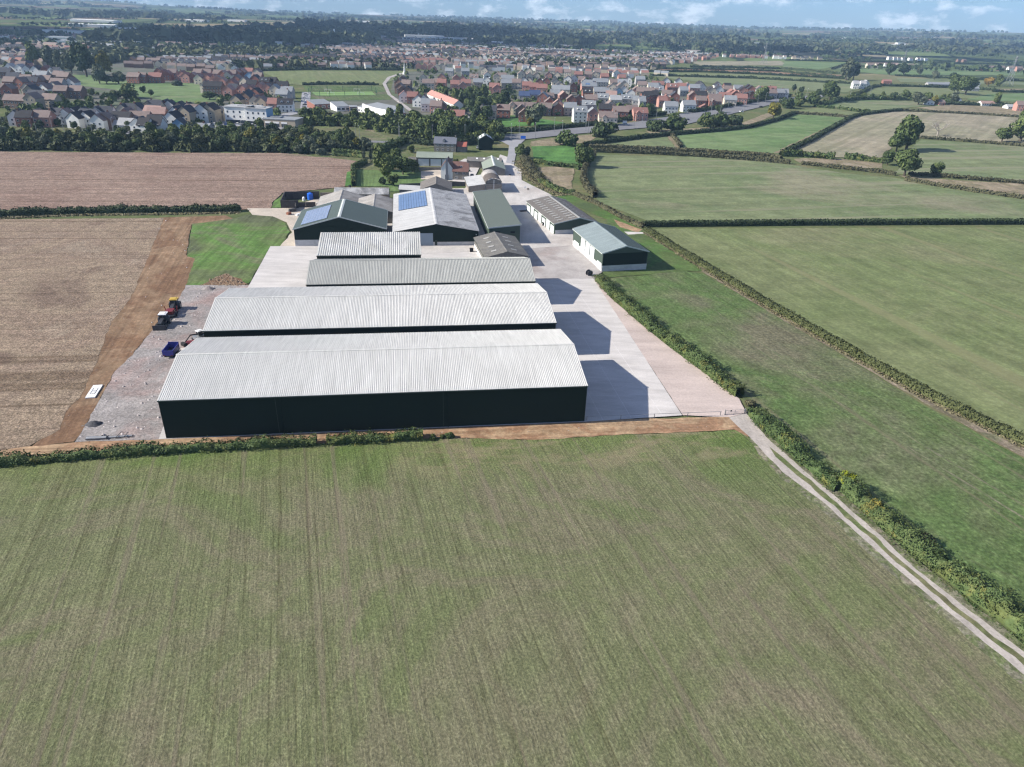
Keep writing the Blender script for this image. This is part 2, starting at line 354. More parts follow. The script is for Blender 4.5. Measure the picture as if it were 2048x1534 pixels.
faint_m = field_mat('worn_grass', [(.14, .145, .085), (.118, .14, .068), (.155, .15, .10), (.11, .138, .062)], rot=R(-18), row=0.9, rowamt=0.5, patch=0.12, fine=1.6, bump=0.5, bdist=0.1, fineamt=0.5)
lawn_m = field_mat('lawn', [(.10, .16, .055), (.12, .175, .07), (.095, .15, .05)], rot=R(-9), row=0.9, rowamt=0.55, patch=0.04, fine=0.8, bump=0.2, bdist=0.05, fineamt=0.2)
verge_m = field_mat('verge_grass', [(.075, .105, .045), (.09, .125, .045), (.075, .14, .038), (.10, .12, .06)], rot=R(-50), row=0.5, rowamt=0.4, patch=0.05, fine=1.0, bump=0.3, bdist=0.08, fineamt=0.35)
patchy_m = field_mat('patchy_grass', [(.10, .115, .062), (.115, .15, .06), (.095, .175, .045), (.135, .15, .08), (.10, .13, .055)], rot=R(-4), row=0.8, rowamt=0.6, patch=0.035, fine=1.2, bump=0.4, bdist=0.1, fineamt=0.35)
verge2_m = field_mat('weedy_verge', [(.12, .125, .065), (.20, .19, .14), (.10, .125, .05), (.24, .215, .165)], rot=R(30), row=0.6, rowamt=0.4, patch=0.25, fine=2.0, bump=0.7, bdist=0.15, fineamt=0.7)
rough_m = field_mat('rough_grass', [(.10, .115, .055), (.14, .135, .075), (.09, .12, .045), (.19, .165, .11)], rot=0, row=0.3, rowamt=0.3, patch=0.05, fine=0.7, bump=0.4, bdist=0.15, fineamt=0.5)
dry_m = field_mat('dry_grass', [(.21, .18, .12), (.25, .205, .145), (.17, .15, .09), (.28, .235, .17)], rot=0, row=0.3, rowamt=0.3, patch=0.05, fine=0.7, bump=0.3, bdist=0.1, fineamt=0.4)
conc_m = surf_mat('new_concrete', (.50, .475, .455), 0.85, 0.16, 0.08, 3.0, 0.14, 0.15, 0.01, tint=(.90, .90, .89), streak=(.12, .5, 1))
conc_old_m = surf_mat('old_concrete', (.36, .335, .32), 0.85, 0.32, 0.10, 2.0, 0.2, 0.2, 0.02, streak=(.25, .25, 1), tint=(.82, .76, .74))
conc_pale_m = surf_mat('pale_concrete', (.47, .445, .42), 0.85, 0.2, 0.08, 2.0, 0.2, 0.15, 0.02, tint=(.85, .82, .80), streak=(.3, .12, 1))
gravel_pink_m = surf_mat('pink_gravel', (.46, .385, .35), 0.9, 0.12, 0.05, 2.5, 0.25, 0.4, 0.03, streak=(.05, .3, 1))
gravel_m = surf_mat('hardcore', (.265, .245, .235), 0.95, 0.4, 0.12, 2.2, 0.75, 1.0, 0.12, tint=(1.10, .90, .86), streak=(.2, .6, 1))
sandy_m = surf_mat('sandy_track', (.44, .385, .32), 0.95, 0.3, 0.15, 2.0, 0.3, 0.4, 0.04)
track_m = surf_mat('farm_track', (.38, .345, .315), 0.95, 0.25, 0.25, 2.5, 0.35, 0.5, 0.04, streak=(.8, .05, 1))
tarmac_m = surf_mat('road_asphalt', (.17, .17, .18), 0.9, 0.2, 0.05, 1.0, 0.15)
lane_m = surf_mat('lane_asphalt', (.27, .27, .285), 0.9, 0.2, 0.08, 1.0, 0.15)
estate_ground_m = surf_mat('estate_ground', (.105, .105, .085), 0.95, 0.5, 0.045, 0.4, 0.5, tint=(.62, .9, .5))

w_ = 'w'
# ---- far fields first, near ones on top
sheet('town_ground', [(-300, 205), (0, 212), (60, 236), (140, 246), (260, 272), (420, 270), (620, 262), (620, 232), (600, 205), (560, 178), (520, 160), (400, 150), (330, 136), (200, 120), (140, 112), (-200, 108)], estate_ground_m)
sheet('town_ground', [(780, 190), (860, 238), (930, 250), (990, 232), (1090, 222), (1180, 245), (1330, 212), (1480, 200), (1580, 192), (1480, 178), (1330, 165), (1240, 150), (1060, 142), (900, 140), (790, 145)], estate_ground_m)
sheet('school_ground', [(600, 200), (770, 190), (880, 235), (860, 245), (640, 228)], estate_ground_m)
def F(name, mat, *pts, ragged=1.0): return sheet(name, list(pts), mat, ragged)
# right-hand distance
F('far_field', hay_m, (1380, 123), (1560, 122), (1580, 131), (1400, 131), ragged=6)
F('far_field', green_m, (1568, 123), (1700, 127), (1640, 139), (1565, 134), ragged=6)
F('far_field', pale_m, (1700, 127), (1840, 127), (1830, 134), (1655, 139), ragged=6)
F('far_field', green_m, (1670, 140), (1830, 134), (1900, 141), (2100, 144), (2400, 160), (2200, 152), (1900, 150), (1780, 150), ragged=6)
F('far_field', soil_m, (1310, 138), (1500, 137), (1680, 150), (1690, 156), (1500, 146), (1340, 143), ragged=4)
F('far_field', meadow_m, (1270, 144), (1330, 145), (1500, 149), (1690, 160), (1690, 165), (1500, 156), (1380, 153), (1290, 152), ragged=3)
F('far_field', pale_m, (1300, 152), (1500, 158), (1700, 168), (1730, 175), (1690, 185), (1640, 183), (1560, 176), (1440, 168), (1360, 160), ragged=3)
F('far_field', meadow_m, (1745, 176), (1830, 174), (1990, 182), (2000, 200), (1900, 196), (1760, 190), (1725, 188), ragged=3)
F('far_field', pale_m, (1790, 155), (2048, 165), (2300, 175), (2300, 182), (2048, 170), (1800, 164), ragged=3)
F('far_field', green_m, (1985, 188), (2100, 186), (2400, 200), (2400, 215), (2048, 205), (1930, 199), ragged=3)
F('far_field', dry_m, (1960, 178), (2100, 178), (2300, 186), (2300, 190), (2100, 183), (1990, 184), ragged=3)
F('pasture', green_m, (1640, 204), (1720, 200), (1890, 204), (1880, 212), (1800, 214), (1740, 221), (1660, 212), ragged=2)
F('pasture', pale_m, (1660, 213), (1700, 203), (1830, 202), (1900, 206), (1880, 210), (1800, 217), (1740, 222), ragged=2)
F('pasture', meadow_m, (1595, 222), (1640, 215), (1720, 225), (1705, 233), (1660, 232), ragged=2)
F('hay_field', dry_m, (1830, 216), (1900, 210), (2048, 216), (2400, 226), (2400, 245), (2048, 234), (1900, 225), ragged=2)
F('hay_field', hay_m, (1720, 230), (1740, 224), (1850, 224), (2010, 232), (2400, 248), (2400, 300), (2048, 290), (1900, 279), (1830, 277), (1790, 285), (1766, 318), (1640, 314), (1574, 304), ragged=2)
F('pasture', pale_m, (1840, 279), (2048, 294), (2400, 310), (2500, 395), (2048, 365), (1900, 355), (1790, 347), (1800, 325), ragged=2)
F('pasture', green_m, (1345, 268), (1500, 256), (1590, 229), (1680, 233), (1700, 236), (1560, 308), (1460, 302), (1362, 296), ragged=1.5)
F('pasture', pale_m, (1190, 291), (1330, 269), (1352, 296), (1250, 292), ragged=1.5)
F('dry_margin', dry_m, (1330, 268), (1342, 267), (1362, 296), (1352, 296), ragged=1)
F('dry_margin', dry_m, (1690, 238), (1704, 236), (1572, 308), (1545, 306), ragged=1)
F('strip_field', pale_m, (1190, 293), (1250, 296), (1400, 302), (1560, 312), (1572, 321), (1400, 311), (1190, 303), ragged=1.5)
F('strip_field', dry_m, (1585, 318), (1640, 316), (1766, 322), (1765, 337), (1700, 336), (1600, 326), ragged=1.5)
F('strip_field', dry_m, (1800, 352), (1900, 360), (2048, 368), (2500, 400), (2500, 440), (2048, 398), (1850, 372), ragged=1.5)
F('long_pasture', pale_m, (1196, 310), (1400, 314), (1560, 327), (1690, 347), (1790, 356), (1880, 374), (2048, 399), (2700, 500), (2700, 462), (2048, 441), (1500, 446), (1300, 446), (1262, 430), (1205, 408), (1172, 375), (1172, 345), (1182, 322), ragged=1.2)
F('grass_field', meadow_m, (1318, 458), (2048, 455), (2800, 470), (3200, 1300), (2600, 1220), (2048, 882), (1850, 785), (1700, 702), (1540, 610), (1420, 538), (1300, 468), ragged=0.8)
F('paddock_field', paddock_m, (1198, 560), (1290, 551), (1360, 542), (1405, 548), (1540, 625), (1700, 722), (1850, 812), (2048, 918), (2700, 1260), (2900, 1900), (2048, 1262), (1900, 1150), (1650, 945), (1500, 810), (1480, 792), (1330, 672), (1230, 592), ragged=0.4)
for _o in (0, 1): F('wheel_track', faint_m, (1400, 598 + _o * 16), (1470, 652 + _o * 17), (1560, 712 + _o * 18), (1700, 800 + _o * 20), (1850, 893 + _o * 22), (2048, 1010 + _o * 26), (2048, 1014 + _o * 26), (1850, 896 + _o * 22), (1700, 802 + _o * 20), (1560, 714 + _o * 18), (1470, 654 + _o * 17), ragged=0.30)
F('dirt_strip', dirt_m, (1398, 540), (1412, 541), (1545, 618), (1700, 710), (1850, 795), (2048, 898), (2700, 1220), (2700, 1240), (2048, 916), (1850, 808), (1700, 720), (1540, 626), ragged=0.4)
F('grass_verge', verge_m, (1110, 388), (1145, 392), (1200, 414), (1260, 445), (1290, 464), (1410, 542), (1360, 544), (1290, 550), (1205, 556), (1215, 440), (1120, 400), ragged=0.4)
F('soil_bank', soil_red_m, (1228, 440), (1285, 460), (1275, 466), (1240, 455), ragged=0.5)
F('concrete_path', conc_pale_m, (1248, 464), (1285, 465), (1288, 468), (1256, 470), ragged=0)
F('paddock_green', bright_m, (1062, 293), (1120, 292), (1150, 292), (1178, 300), (1165, 335), (1120, 332), (1070, 322), ragged=1)
F('dry_paddock', dry_m, (1075, 335), (1110, 334), (1148, 338), (1143, 382), (1118, 376), (1090, 358), ragged=1)
F('dry_verge', dry_m, (1062, 283), (1110, 276), (1200, 268), (1180, 285), (1110, 292), (1064, 293), ragged=1)
F('dry_verge', dry_m, (1290, 262), (1470, 252), (1545, 222), (1560, 226), (1530, 238), (1480, 258), (1300, 268), ragged=1)
# left side
F('park_grass', green_m, (140, 150), (200, 152), (260, 165), (330, 165), (420, 170), (400, 185), (430, 197), (440, 204), (380, 205), (280, 196), (230, 180), (160, 172), ragged=3)
F('park_grass', bright_m, (330, 192), (415, 190), (412, 204), (350, 205), ragged=2)
F('sports_field', meadow_m, (520, 143), (560, 142), (810, 143), (790, 160), (760, 172), (610, 172), (575, 168), (540, 152), ragged=2)
F('verge_grass', rough_m, (0, 242), (70, 244), (200, 258), (230, 268), (0, 262), (-200, 262), (-200, 240), ragged=2)
F('verge_grass', rough_m, (600, 244), (820, 236), (860, 262), (1000, 270), (1000, 285), (860, 296), (740, 306), (620, 312), ragged=2)
F('pitch_surround', paddock_m, (606, 172), (758, 170), (790, 190), (780, 200), (622, 201), ragged=1)
F('green_corner', bright_m, (1000, 233), (1040, 231), (1130, 246), (1108, 250), (1010, 254), (990, 246), ragged=1)
F('stubble_field', stub2_m, (-500, 302), (0, 304), (300, 306), (560, 307), (660, 313), (715, 320), (722, 324), (706, 340), (694, 360), (690, 374), (640, 380), (566, 386), (548, 402), (541, 418), (480, 420), (0, 431), (-600, 440), ragged=0.6)
F('grass_margin', rough_m, (560, 310), (700, 312), (745, 320), (735, 335), (722, 324), (660, 316), ragged=0.6)
F('grass_corner', patchy_m, (549, 402), (566, 392), (565, 416), (543, 417), ragged=0.4)
F('grass_verge', bright_m, (694, 345), (712, 340), (710, 373), (690, 373), ragged=0.2)
F('garden_lawn', lawn_m, (712, 340), (770, 338), (850, 346), (845, 378), (800, 384), (778, 384), (778, 374), (712, 374), ragged=0.2)
F('garden_lawn', bright_m, (850, 346), (880, 344), (880, 356), (860, 360), (848, 372), ragged=0.2)
F('orchard_grass', rough_m, (735, 330), (830, 296), (838, 312), (838, 340), (770, 342), (715, 340), ragged=0.5)
F('stubble_field', stub_m, (-800, 452), (0, 440), (328, 437), (303, 501), (283, 545), (269, 585), (245, 620), (222, 645), (192, 730), (167, 788), (130, 830), (120, 862), (60, 895), (0, 903), (-500, 940), (-900, 960), ragged=0.5)
F('soil_strip', soil_m, (320, 436), (400, 434), (452, 432), (470, 440), (383, 450), (372, 512), (394, 515), (380, 572), (352, 606), (312, 652), (264, 712), (230, 745), (205, 790), (180, 840), (152, 884), (60, 897), (118, 860), (128, 830), (165, 788), (190, 730), (220, 645), (245, 618), (268, 585), (282, 545), (302, 501), ragged=0.4)
F('grass_plot', patchy_m, (385, 449), (470, 438), (495, 430), (545, 434), (570, 448), (579, 464), (562, 494), (541, 494), (498, 568), (372, 573), (390, 518), (374, 514), ragged=0.3)
F('bare_patch', soil_m, (402, 572), (440, 553), (452, 548), (480, 560), (492, 570), ragged=1.0)
F('sandy_track', sandy_m, (494, 418), (590, 417), (610, 405), (650, 395), (700, 398), (700, 440), (600, 470), (592, 494), (560, 494), (584, 466), (574, 446), (545, 434), (505, 431), ragged=0.3)
F('soil_strip_front', soil_red_m, (-500, 950), (0, 902), (60, 895), (155, 886), (330, 878), (1168, 843), (1462, 835), (1504, 872), (1492, 876), (1470, 862), (1300, 868), (1080, 882), (930, 878), (640, 895), (330, 915), (0, 936), (-500, 985), ragged=0.35)
F('crop_field', crop_m, (-900, 1012), (-400, 960), (0, 929), (240, 912), (400, 902), (640, 889), (870, 878), (930, 879), (1080, 882), (1300, 869), (1470, 863), (1500, 878), (1562, 946), (1641, 1006), (1722, 1080), (1793, 1144), (1905, 1236), (2020, 1334), (2600, 1850), (w_, 130, 20), (w_, 120, -80), (w_, -260, -80), (w_, -320, 60), ragged=0.3)
TRK = lambda: F('farm_track', track_m, (1458, 838), (1492, 828), (1533, 877), (1607, 943), (1670, 995), (1756, 1070), (1830, 1140), (1941, 1226), (2048, 1307), (2500, 1650), (2480, 1720), (2020, 1330), (1904, 1233), (1793, 1140), (1722, 1077), (1641, 1003), (1566, 947), (1499, 877), ragged=0.18)
F('track_verge', verge2_m, (1496, 884), (1552, 950), (1632, 1012), (1712, 1088), (1783, 1152), (1894, 1244), (2008, 1342), (2480, 1740), (2520, 1640), (2060, 1300), (1950, 1216), (1842, 1130), (1766, 1062), (1680, 986), (1616, 936), (1545, 872), (1500, 826), ragged=0.5)
TRK()
F('track_grass', rough_m, (1538, 896), (1562, 916), (1622, 963), (1704, 1036), (1793, 1116), (1904, 1209), (2040, 1316), (2480, 1674), (2474, 1692), (2026, 1318), (1891, 1209), (1780, 1116), (1690, 1036), (1608, 964), (1550, 916), ragged=0.34)
sheet('hardcore_yard', [(373, 572), (500, 572), (640, 570), (640, 700), (480, 760), (335, 881), (152, 886), (180, 840), (206, 790), (231, 745), (265, 712), (313, 652), (352, 608)], gravel_m, 0.3)
sheet('concrete_yard', [(541, 494), (1040, 490), (1070, 560), (1080, 720), (700, 720), (480, 600), (498, 573)], conc_m)
sheet('old_yard', [(955, 500), (1060, 494), (1146, 490), (1205, 545), (1196, 552), (1180, 553), (1188, 560), (1070, 562)], conc_old_m, 0.15)
sheet('concrete_yard', [(640, 492), (592, 494), (600, 430), (680, 402), (800, 398), (870, 378), (930, 378), (948, 352), (985, 348), (1000, 310), (1027, 319), (1028, 332), (1043, 340), (1043, 361), (1060, 370), (1099, 389), (1105, 394), (1058, 421), (1112, 465), (1146, 466), (1146, 492), (1040, 500), (945, 505), (640, 520)], conc_pale_m)
sheet('farm_forecourt', [(880, 362), (940, 366), (952, 350), (962, 330), (930, 318), (905, 330), (905, 362)], conc_m)
sheet('farm_drive', [(842, 344), (882, 340), (882, 360), (842, 360)], sandy_m, 0.2)
sheet('concrete_apron', [(1060, 561), (1187, 559), (1364, 833), (1168, 846), (318, 881), (331, 845), (1080, 700)], conc_m)
sheet('gravel_strip', [(1187, 560), (1196, 570), (1226, 602), (1270, 640), (1330, 690), (1400, 742), (1478, 800), (1492, 828), (1460, 837), (1365, 833)], gravel_pink_m, 0.12)
sheet('gravel_edge', [(1180, 553), (1196, 556), (1206, 566), (1200, 574), (1187, 560)], gravel_m, 0.12)
# joints between the concrete bays: shallow saw cuts filled with pale sealant
def joint(a, b, w=0.07):
    A, B = at(*a), at(*b); d = (B - A).normalized(); nrm = Vector((-d.y, d.x, 0)) * w / 2
    LAYER[0] += 0.05; z = 0.01 + 0.004 * (LAYER[0] + 1)
    o = ob('concrete_joint', mesh('concrete_joint', [(*(A + nrm).xy, z), (*(A - nrm).xy, z), (*(B - nrm).xy, z), (*(B + nrm).xy, z)], [(0, 1, 2, 3)], MATS['joint'])); o['kind'] = 'structure'
surf_mat('joint', (.62, .6, .6), 0.9, 0.1, 1, 1, 0.1)
for a, b in (((1104, 570), (1262, 838)), ((1075, 600), (1205, 842)), ((1142, 565), (1325, 834)), ((1075, 706), (1268, 701)), ((1150, 724), (1292, 719)), ((1085, 625), (1218, 622)), ((1160, 795), (1338, 790))):
    joint(a, b)
# ---- roads
def road(name, pts, w, mat, **k):
    P = [at(*p) for p in pts]; L, Rr = [], []
    for i, p in enumerate(P):
        d = (P[min(i + 1, len(P) - 1)] - P[max(i - 1, 0)]).normalized(); n = Vector((-d.y, d.x, 0)) * w / 2
        L.append((w_, *(p + n).xy)); Rr.append((w_, *(p - n).xy))
    return sheet(name, L + Rr[::-1], mat, **k)
sheet('approach_lane', [(1012, 326), (1028, 330), (1030, 318), (1035, 295), (1050, 280), (1042, 274), (985, 276), (1005, 285), (1018, 292), (1016, 310)], lane_m)
sheet('main_road', [(990, 277), (1010, 271), (1130, 259), (1250, 248), (1340, 234), (1420, 222), (1480, 210), (1540, 200), (1640, 190), (1650, 194), (1560, 206), (1500, 220), (1440, 234), (1370, 250), (1250, 260), (1120, 272), (1050, 280), (1020, 281)], tarmac_m)
sheet('road_verge', [(1040, 270), (1130, 262), (1215, 253), (1216, 256), (1130, 265), (1050, 273)], dry_m)
sheet('side_road', [(1330, 236), (1370, 226), (1400, 224), (1392, 236), (1375, 248), (1360, 250), (1372, 238)], tarmac_m)
sheet('main_road', [(-200, 262), (0, 268), (230, 268), (300, 262), (360, 264), (620, 278), (770, 283), (990, 280), (985, 285), (770, 287), (620, 283), (360, 270), (230, 274), (-200, 268)], tarmac_m)
sheet('car_park', [(430, 243), (540, 240), (600, 245), (600, 256), (520, 262), (430, 260)], lane_m)
sheet('estate_road', [(230, 268), (250, 258), (320, 258), (360, 264), (330, 272)], lane_m)
sheet('estate_road', [(545, 232), (600, 222), (604, 185), (622, 185), (618, 224), (560, 236)], lane_m)
sheet('path', [(800, 147), (775, 155), (765, 168), (775, 190), (820, 225), (880, 262), (890, 262), (826, 222), (782, 190), (772, 168), (782, 156), (806, 148)], conc_old_m)
# ================================================================= vegetation
L_OAK = leaf_mat('oak_leaves', (.038, .057, .021), (.075, .108, .038), (.144, .178, .060))
L_DARK = leaf_mat('dark_leaves', (.024, .041, .020), (.047, .072, .030), (.088, .112, .045))
L_LIGHT = leaf_mat('light_leaves', (.052, .075, .023), (.098, .127, .039), (.161, .184, .063))
L_YEL = leaf_mat('yellowing_leaves', (.07, .075, .018), (.15, .145, .03), (.25, .21, .045))
L_GREY = leaf_mat('willow_leaves', (.060, .074, .045), (.113, .132, .082), (.171, .192, .118))
L_BELT = leaf_mat('belt_leaves', (.034, .046, .02), (.066, .08, .034), (.12, .125, .055))
L_HEDGE = leaf_mat('hedge_leaves', (.038, .061, .020), (.075, .113, .035), (.138, .181, .061), scale=0.6)
def mixed_leaf(name, base, a2, a3, scale=.16):
    m = leaf_mat(name, *base, scale=.7); nt = m.node_tree; g = NT(nt); b = nt.nodes['Principled BSDF']; lk = b.inputs['Base Color'].links[0]; src = lk.from_socket
    p = g.pos(); c = g.mix(g.ramp(g.noise(p, scale, 3, .6), [(.50, 0.0), (.58, .85)]), src, g.mix(1.0, src, a2, 'MULTIPLY')); c = g.mix(g.ramp(g.noise(g.pos(loc=(31, 7, 0)), scale * 1.7, 3, .6), [(.60, 0.0), (.66, .9)]), c, g.mix(1.0, c, a3, 'MULTIPLY'))
    c = g.mix(.6, c, g.ramp(g.noise(p, 1.6, 3, .7), [(.3, .55), (.7, 1.35)]), 'MULTIPLY'); nt.links.new(c, b.inputs['Base Color']); return m
L_HEDGE = mixed_leaf('mixed_hedge_leaves', ((.032, .056, .020), (.066, .102, .036), (.118, .155, .060)), (1.15, .98, .9), (1.9, 1.35, 1.1))
L_HEDGE_B = leaf_mat('brown_hedge_leaves', (.047, .049, .027), (.084, .084, .046), (.135, .128, .074), scale=0.5)
L_HEDGE_D = leaf_mat('dark_hedge_leaves', (.023, .038, .018), (.044, .064, .029), (.081, .101, .047), scale=0.5)
L_ORANGE = leaf_mat('orange_leaves', (.12, .075, .02), (.25, .16, .035), (.36, .26, .06))
L_REED = leaf_mat('verge_grass_blades', (.10, .10, .05), (.17, .15, .085), (.25, .22, .14), scale=0.8)
BARK = surf_mat('bark', (.085, .07, .055), 0.95, 0.4, 1.0, 6.0, 0.4)
DEADWOOD = surf_mat('dead_wood', (.30, .27, .24), 0.95, 0.3, 1.0, 4.0, 0.3)

def leafquads(C, N, size, rs, aspect=1.0):
    """C centres, N preferred normals -> quads with jittered normals"""
    n = len(C); N = N + rs.normal(0, 0.55, (n, 3)); N /= np.linalg.norm(N, axis=1)[:, None] + 1e-9
    A = rs.normal(0, 1, (n, 3)); T = np.cross(N, A); T /= np.linalg.norm(T, axis=1)[:, None] + 1e-9; B = np.cross(N, T)
    s = (size * rs.uniform(0.6, 1.3, n))[:, None] * 0.5
    c0 = C - T * s - B * s * aspect; c1 = C + T * s * .7 - B * s; c2 = C + T * s + B * s * aspect; c3 = C - T * s * .7 + B * s
    V = np.stack([c0, c1, c2, c3], 1).reshape(-1, 3); Fq = np.arange(4 * n, dtype=np.int32).reshape(n, 4); return V, Fq
def crown_mesh(name, seed, mat, rx=1.0, rz=1.0, z0=0.0, n=900, size=0.14, lobes=14, lobe_r=0.42, droop=0.0, core=True):
    """crown of unit size: leaf faces on the skins of many overlapping clumps; centre at height z0"""
    rs = np.random.RandomState(seed); L = []
    for i in range(lobes):
        while True:
            p = rs.uniform(-1, 1, 3)
            if np.dot(p, p) < 1: break
        p *= 0.62; L.append((p * [rx, rx, rz], lobe_r * rs.uniform(0.65, 1.15)))
    C = []; N = []
    per = int(n * 1.9 / lobes)
    for k, (c, r) in enumerate(L):
        d = rs.normal(0, 1, (per, 3)); d /= np.linalg.norm(d, axis=1)[:, None]
        rr = r * rs.uniform(0.80, 1.10, per)[:, None]; p = c + d * rr * [rx ** .5, rx ** .5, rz ** .5]
        keep = np.ones(per, bool)
        for j, (c2, r2) in enumerate(L):
            if j != k: keep &= np.linalg.norm((p - c2) / [rx ** .5, rx ** .5, rz ** .5], axis=1) > r2 * 0.82
        C.append(p[keep]); N.append(d[keep])
    C = np.concatenate(C); N = np.concatenate(N)
    V, Fq = leafquads(C, N, size, rs)
    if core:     # dark inner twig mass so the crown is not hollow
        for c, r in L:
            k = len(V); ic = np.array([[0, 0, 1], [0, 0, -1], [1, 0, 0], [-1, 0, 0], [0, 1, 0], [0, -1, 0]]) * r * 0.72 + c
            V = np.concatenate([V, ic]); q = np.array([[0, 2, 4, 4], [0, 4, 3, 3], [0, 3, 5, 5], [0, 5, 2, 2], [1, 4, 2, 2], [1, 3, 4, 4], [1, 5, 3, 3], [1, 2, 5, 5]]) + k
            Fq = np.concatenate([Fq, q])
    V = V + [0, 0, z0]
    # drop the degenerate 4th corner of core triangles
    me = bpy.data.meshes.new(name); faces = [tuple(f) if f[2] != f[3] else tuple(f[:3]) for f in Fq.tolist()]
    me.from_pydata(V.tolist(), [], faces); me.materials.append(mat); me.update(); return me
def trunk_mesh(name, h, r, seed, spread=0.5, top=1.0, limbs=5):
    rs = random.Random(seed); b = MB(); b.tube((0, 0, -0.15), (0.02, 0, h * 0.55), r, r * 0.7, 7); b.tube((0.02, 0, h * 0.5), (0, .03, h), r * 0.7, r * 0.25, 6)
    for i in range(limbs):
        a = i * 2.4 + rs.random(); z = h * rs.uniform(.4, .75)
        b.tube((0, 0, z), (math.cos(a) * spread, math.sin(a) * spread, z + spread * rs.uniform(.5, 1.0) * top), r * 0.4, r * 0.12, 5)
    return b.me(name, BARK)
# prototypes: unit radius 1, tree height about 2 (scaled per tree)
PROTO = {}
def proto(key, mat, seed, rx, rz, trunk_h, r=.09, **k):
    PROTO[key] = (crown_mesh('crown', seed, mat, rx, rz, trunk_h, **k), trunk_mesh('trunk', trunk_h + .1, r, seed, spread=rx * .45))
for i in range(3):
    proto(f'oak{i}', L_OAK, 20 + i, 1.0, .75, 1.05, n=1500, size=.13, lobes=17)
    proto(f'dark{i}', L_DARK, 30 + i, .9, .95, .98, n=900, size=.17, lobes=12)
    proto(f'light{i}', L_LIGHT, 40 + i, .9, .9, 1.0, n=900, size=.17, lobes=12)
for i in range(2): proto(f'olive{i}', L_BELT, 45 + i, .95, .85, .98, n=900, size=.165, lobes=13)
proto('yellow0', L_YEL, 50, .85, .9, 1.0, n=800, size=.17, lobes=11)
proto('yellow1', L_YEL, 51, .9, .8, .9, n=800, size=.17, lobes=11)
proto('orange0', L_ORANGE, 52, .8, .9, .95, n=700, size=.17, lobes=10)
proto('grey0', L_GREY, 60, 1.0, .85, .95, n=900, size=.16, lobes=13)
proto('grey1', L_GREY, 61, .9, 1.0, .98, n=900, size=.16, lobes=13)
proto('poplar0', L_GREY, 62, .42, 1.7, 1.9, n=700, size=.16, lobes=16, lobe_r=.36)
proto('bush0', L_HEDGE, 70, 1.0, .7, .55, n=900, size=.16, lobes=12, r=.05)
proto('bush1', L_DARK, 71, 1.1, .65, .5, n=900, size=.16, lobes=12, r=.05)
proto('bushgrey0', L_GREY, 72, 1.05, .65, .5, n=800, size=.17, lobes=12, r=.05)
proto('bushyellow0', leaf_mat('lime_leaves', (.10, .13, .01), (.20, .235, .02), (.32, .33, .05)), 73, 1.0, .75, .6, n=1500, size=.11, lobes=13, r=.05)
proto('bushbrown0', L_HEDGE_B, 74, 1.1, .65, .5, n=900, size=.16, lobes=12, r=.05)
TREES = []
def tree(kind, p, r, label, group=None, name=None, cat='tree', vs=1.0, trunk=True):
    """r = crown radius in metres; vs = vertical stretch"""
    cm, tm = PROTO[kind]; z = ground_z(p[0], p[1]) if math.hypot(p[0], p[1]) > 1900 else 0.0
    name = name or {'oak': 'oak_tree', 'pop': 'poplar_tree', 'bus': 'shrub'}.get(kind[:3], 'broadleaf_tree')
    o = thing(name, label, cat if kind[:3] != 'bus' else 'shrub', (p[0], p[1], z), rnd.uniform(0, 6.28), group)
    o.scale = (r, r, r * vs)
    ob('crown', cm, o)
    if trunk: ob('trunk', tm, o)
    TREES.append(o); return o
def poly_pts(pts, n, seed, mind=0.0):
    """n random ground points inside a photo-pixel polygon, evenly by image area in x and by ground depth in y"""
    rs = random.Random(seed); P = [at(*p) for p in pts]; q = [(p.x, p.y) for p in P]; out = []; tries = 0
    x0, x1 = min(a[0] for a in q), max(a[0] for a in q); y0, y1 = min(a[1] for a in q), max(a[1] for a in q)
    def inside(x, y):
        c = False; j = len(q) - 1
        for i in range(len(q)):
            if (q[i][1] > y) != (q[j][1] > y) and x < (q[j][0] - q[i][0]) * (y - q[i][1]) / (q[j][1] - q[i][1]) + q[i][0]: c = not c
            j = i
        return c
    while len(out) < n and tries < n * 400:
        tries += 1; x, y = rs.uniform(x0, x1), rs.uniform(y0, y1)
        if inside(x, y) and all((x - a) ** 2 + (y - b) ** 2 > mind * mind for a, b in out): out.append((x, y))
    return out

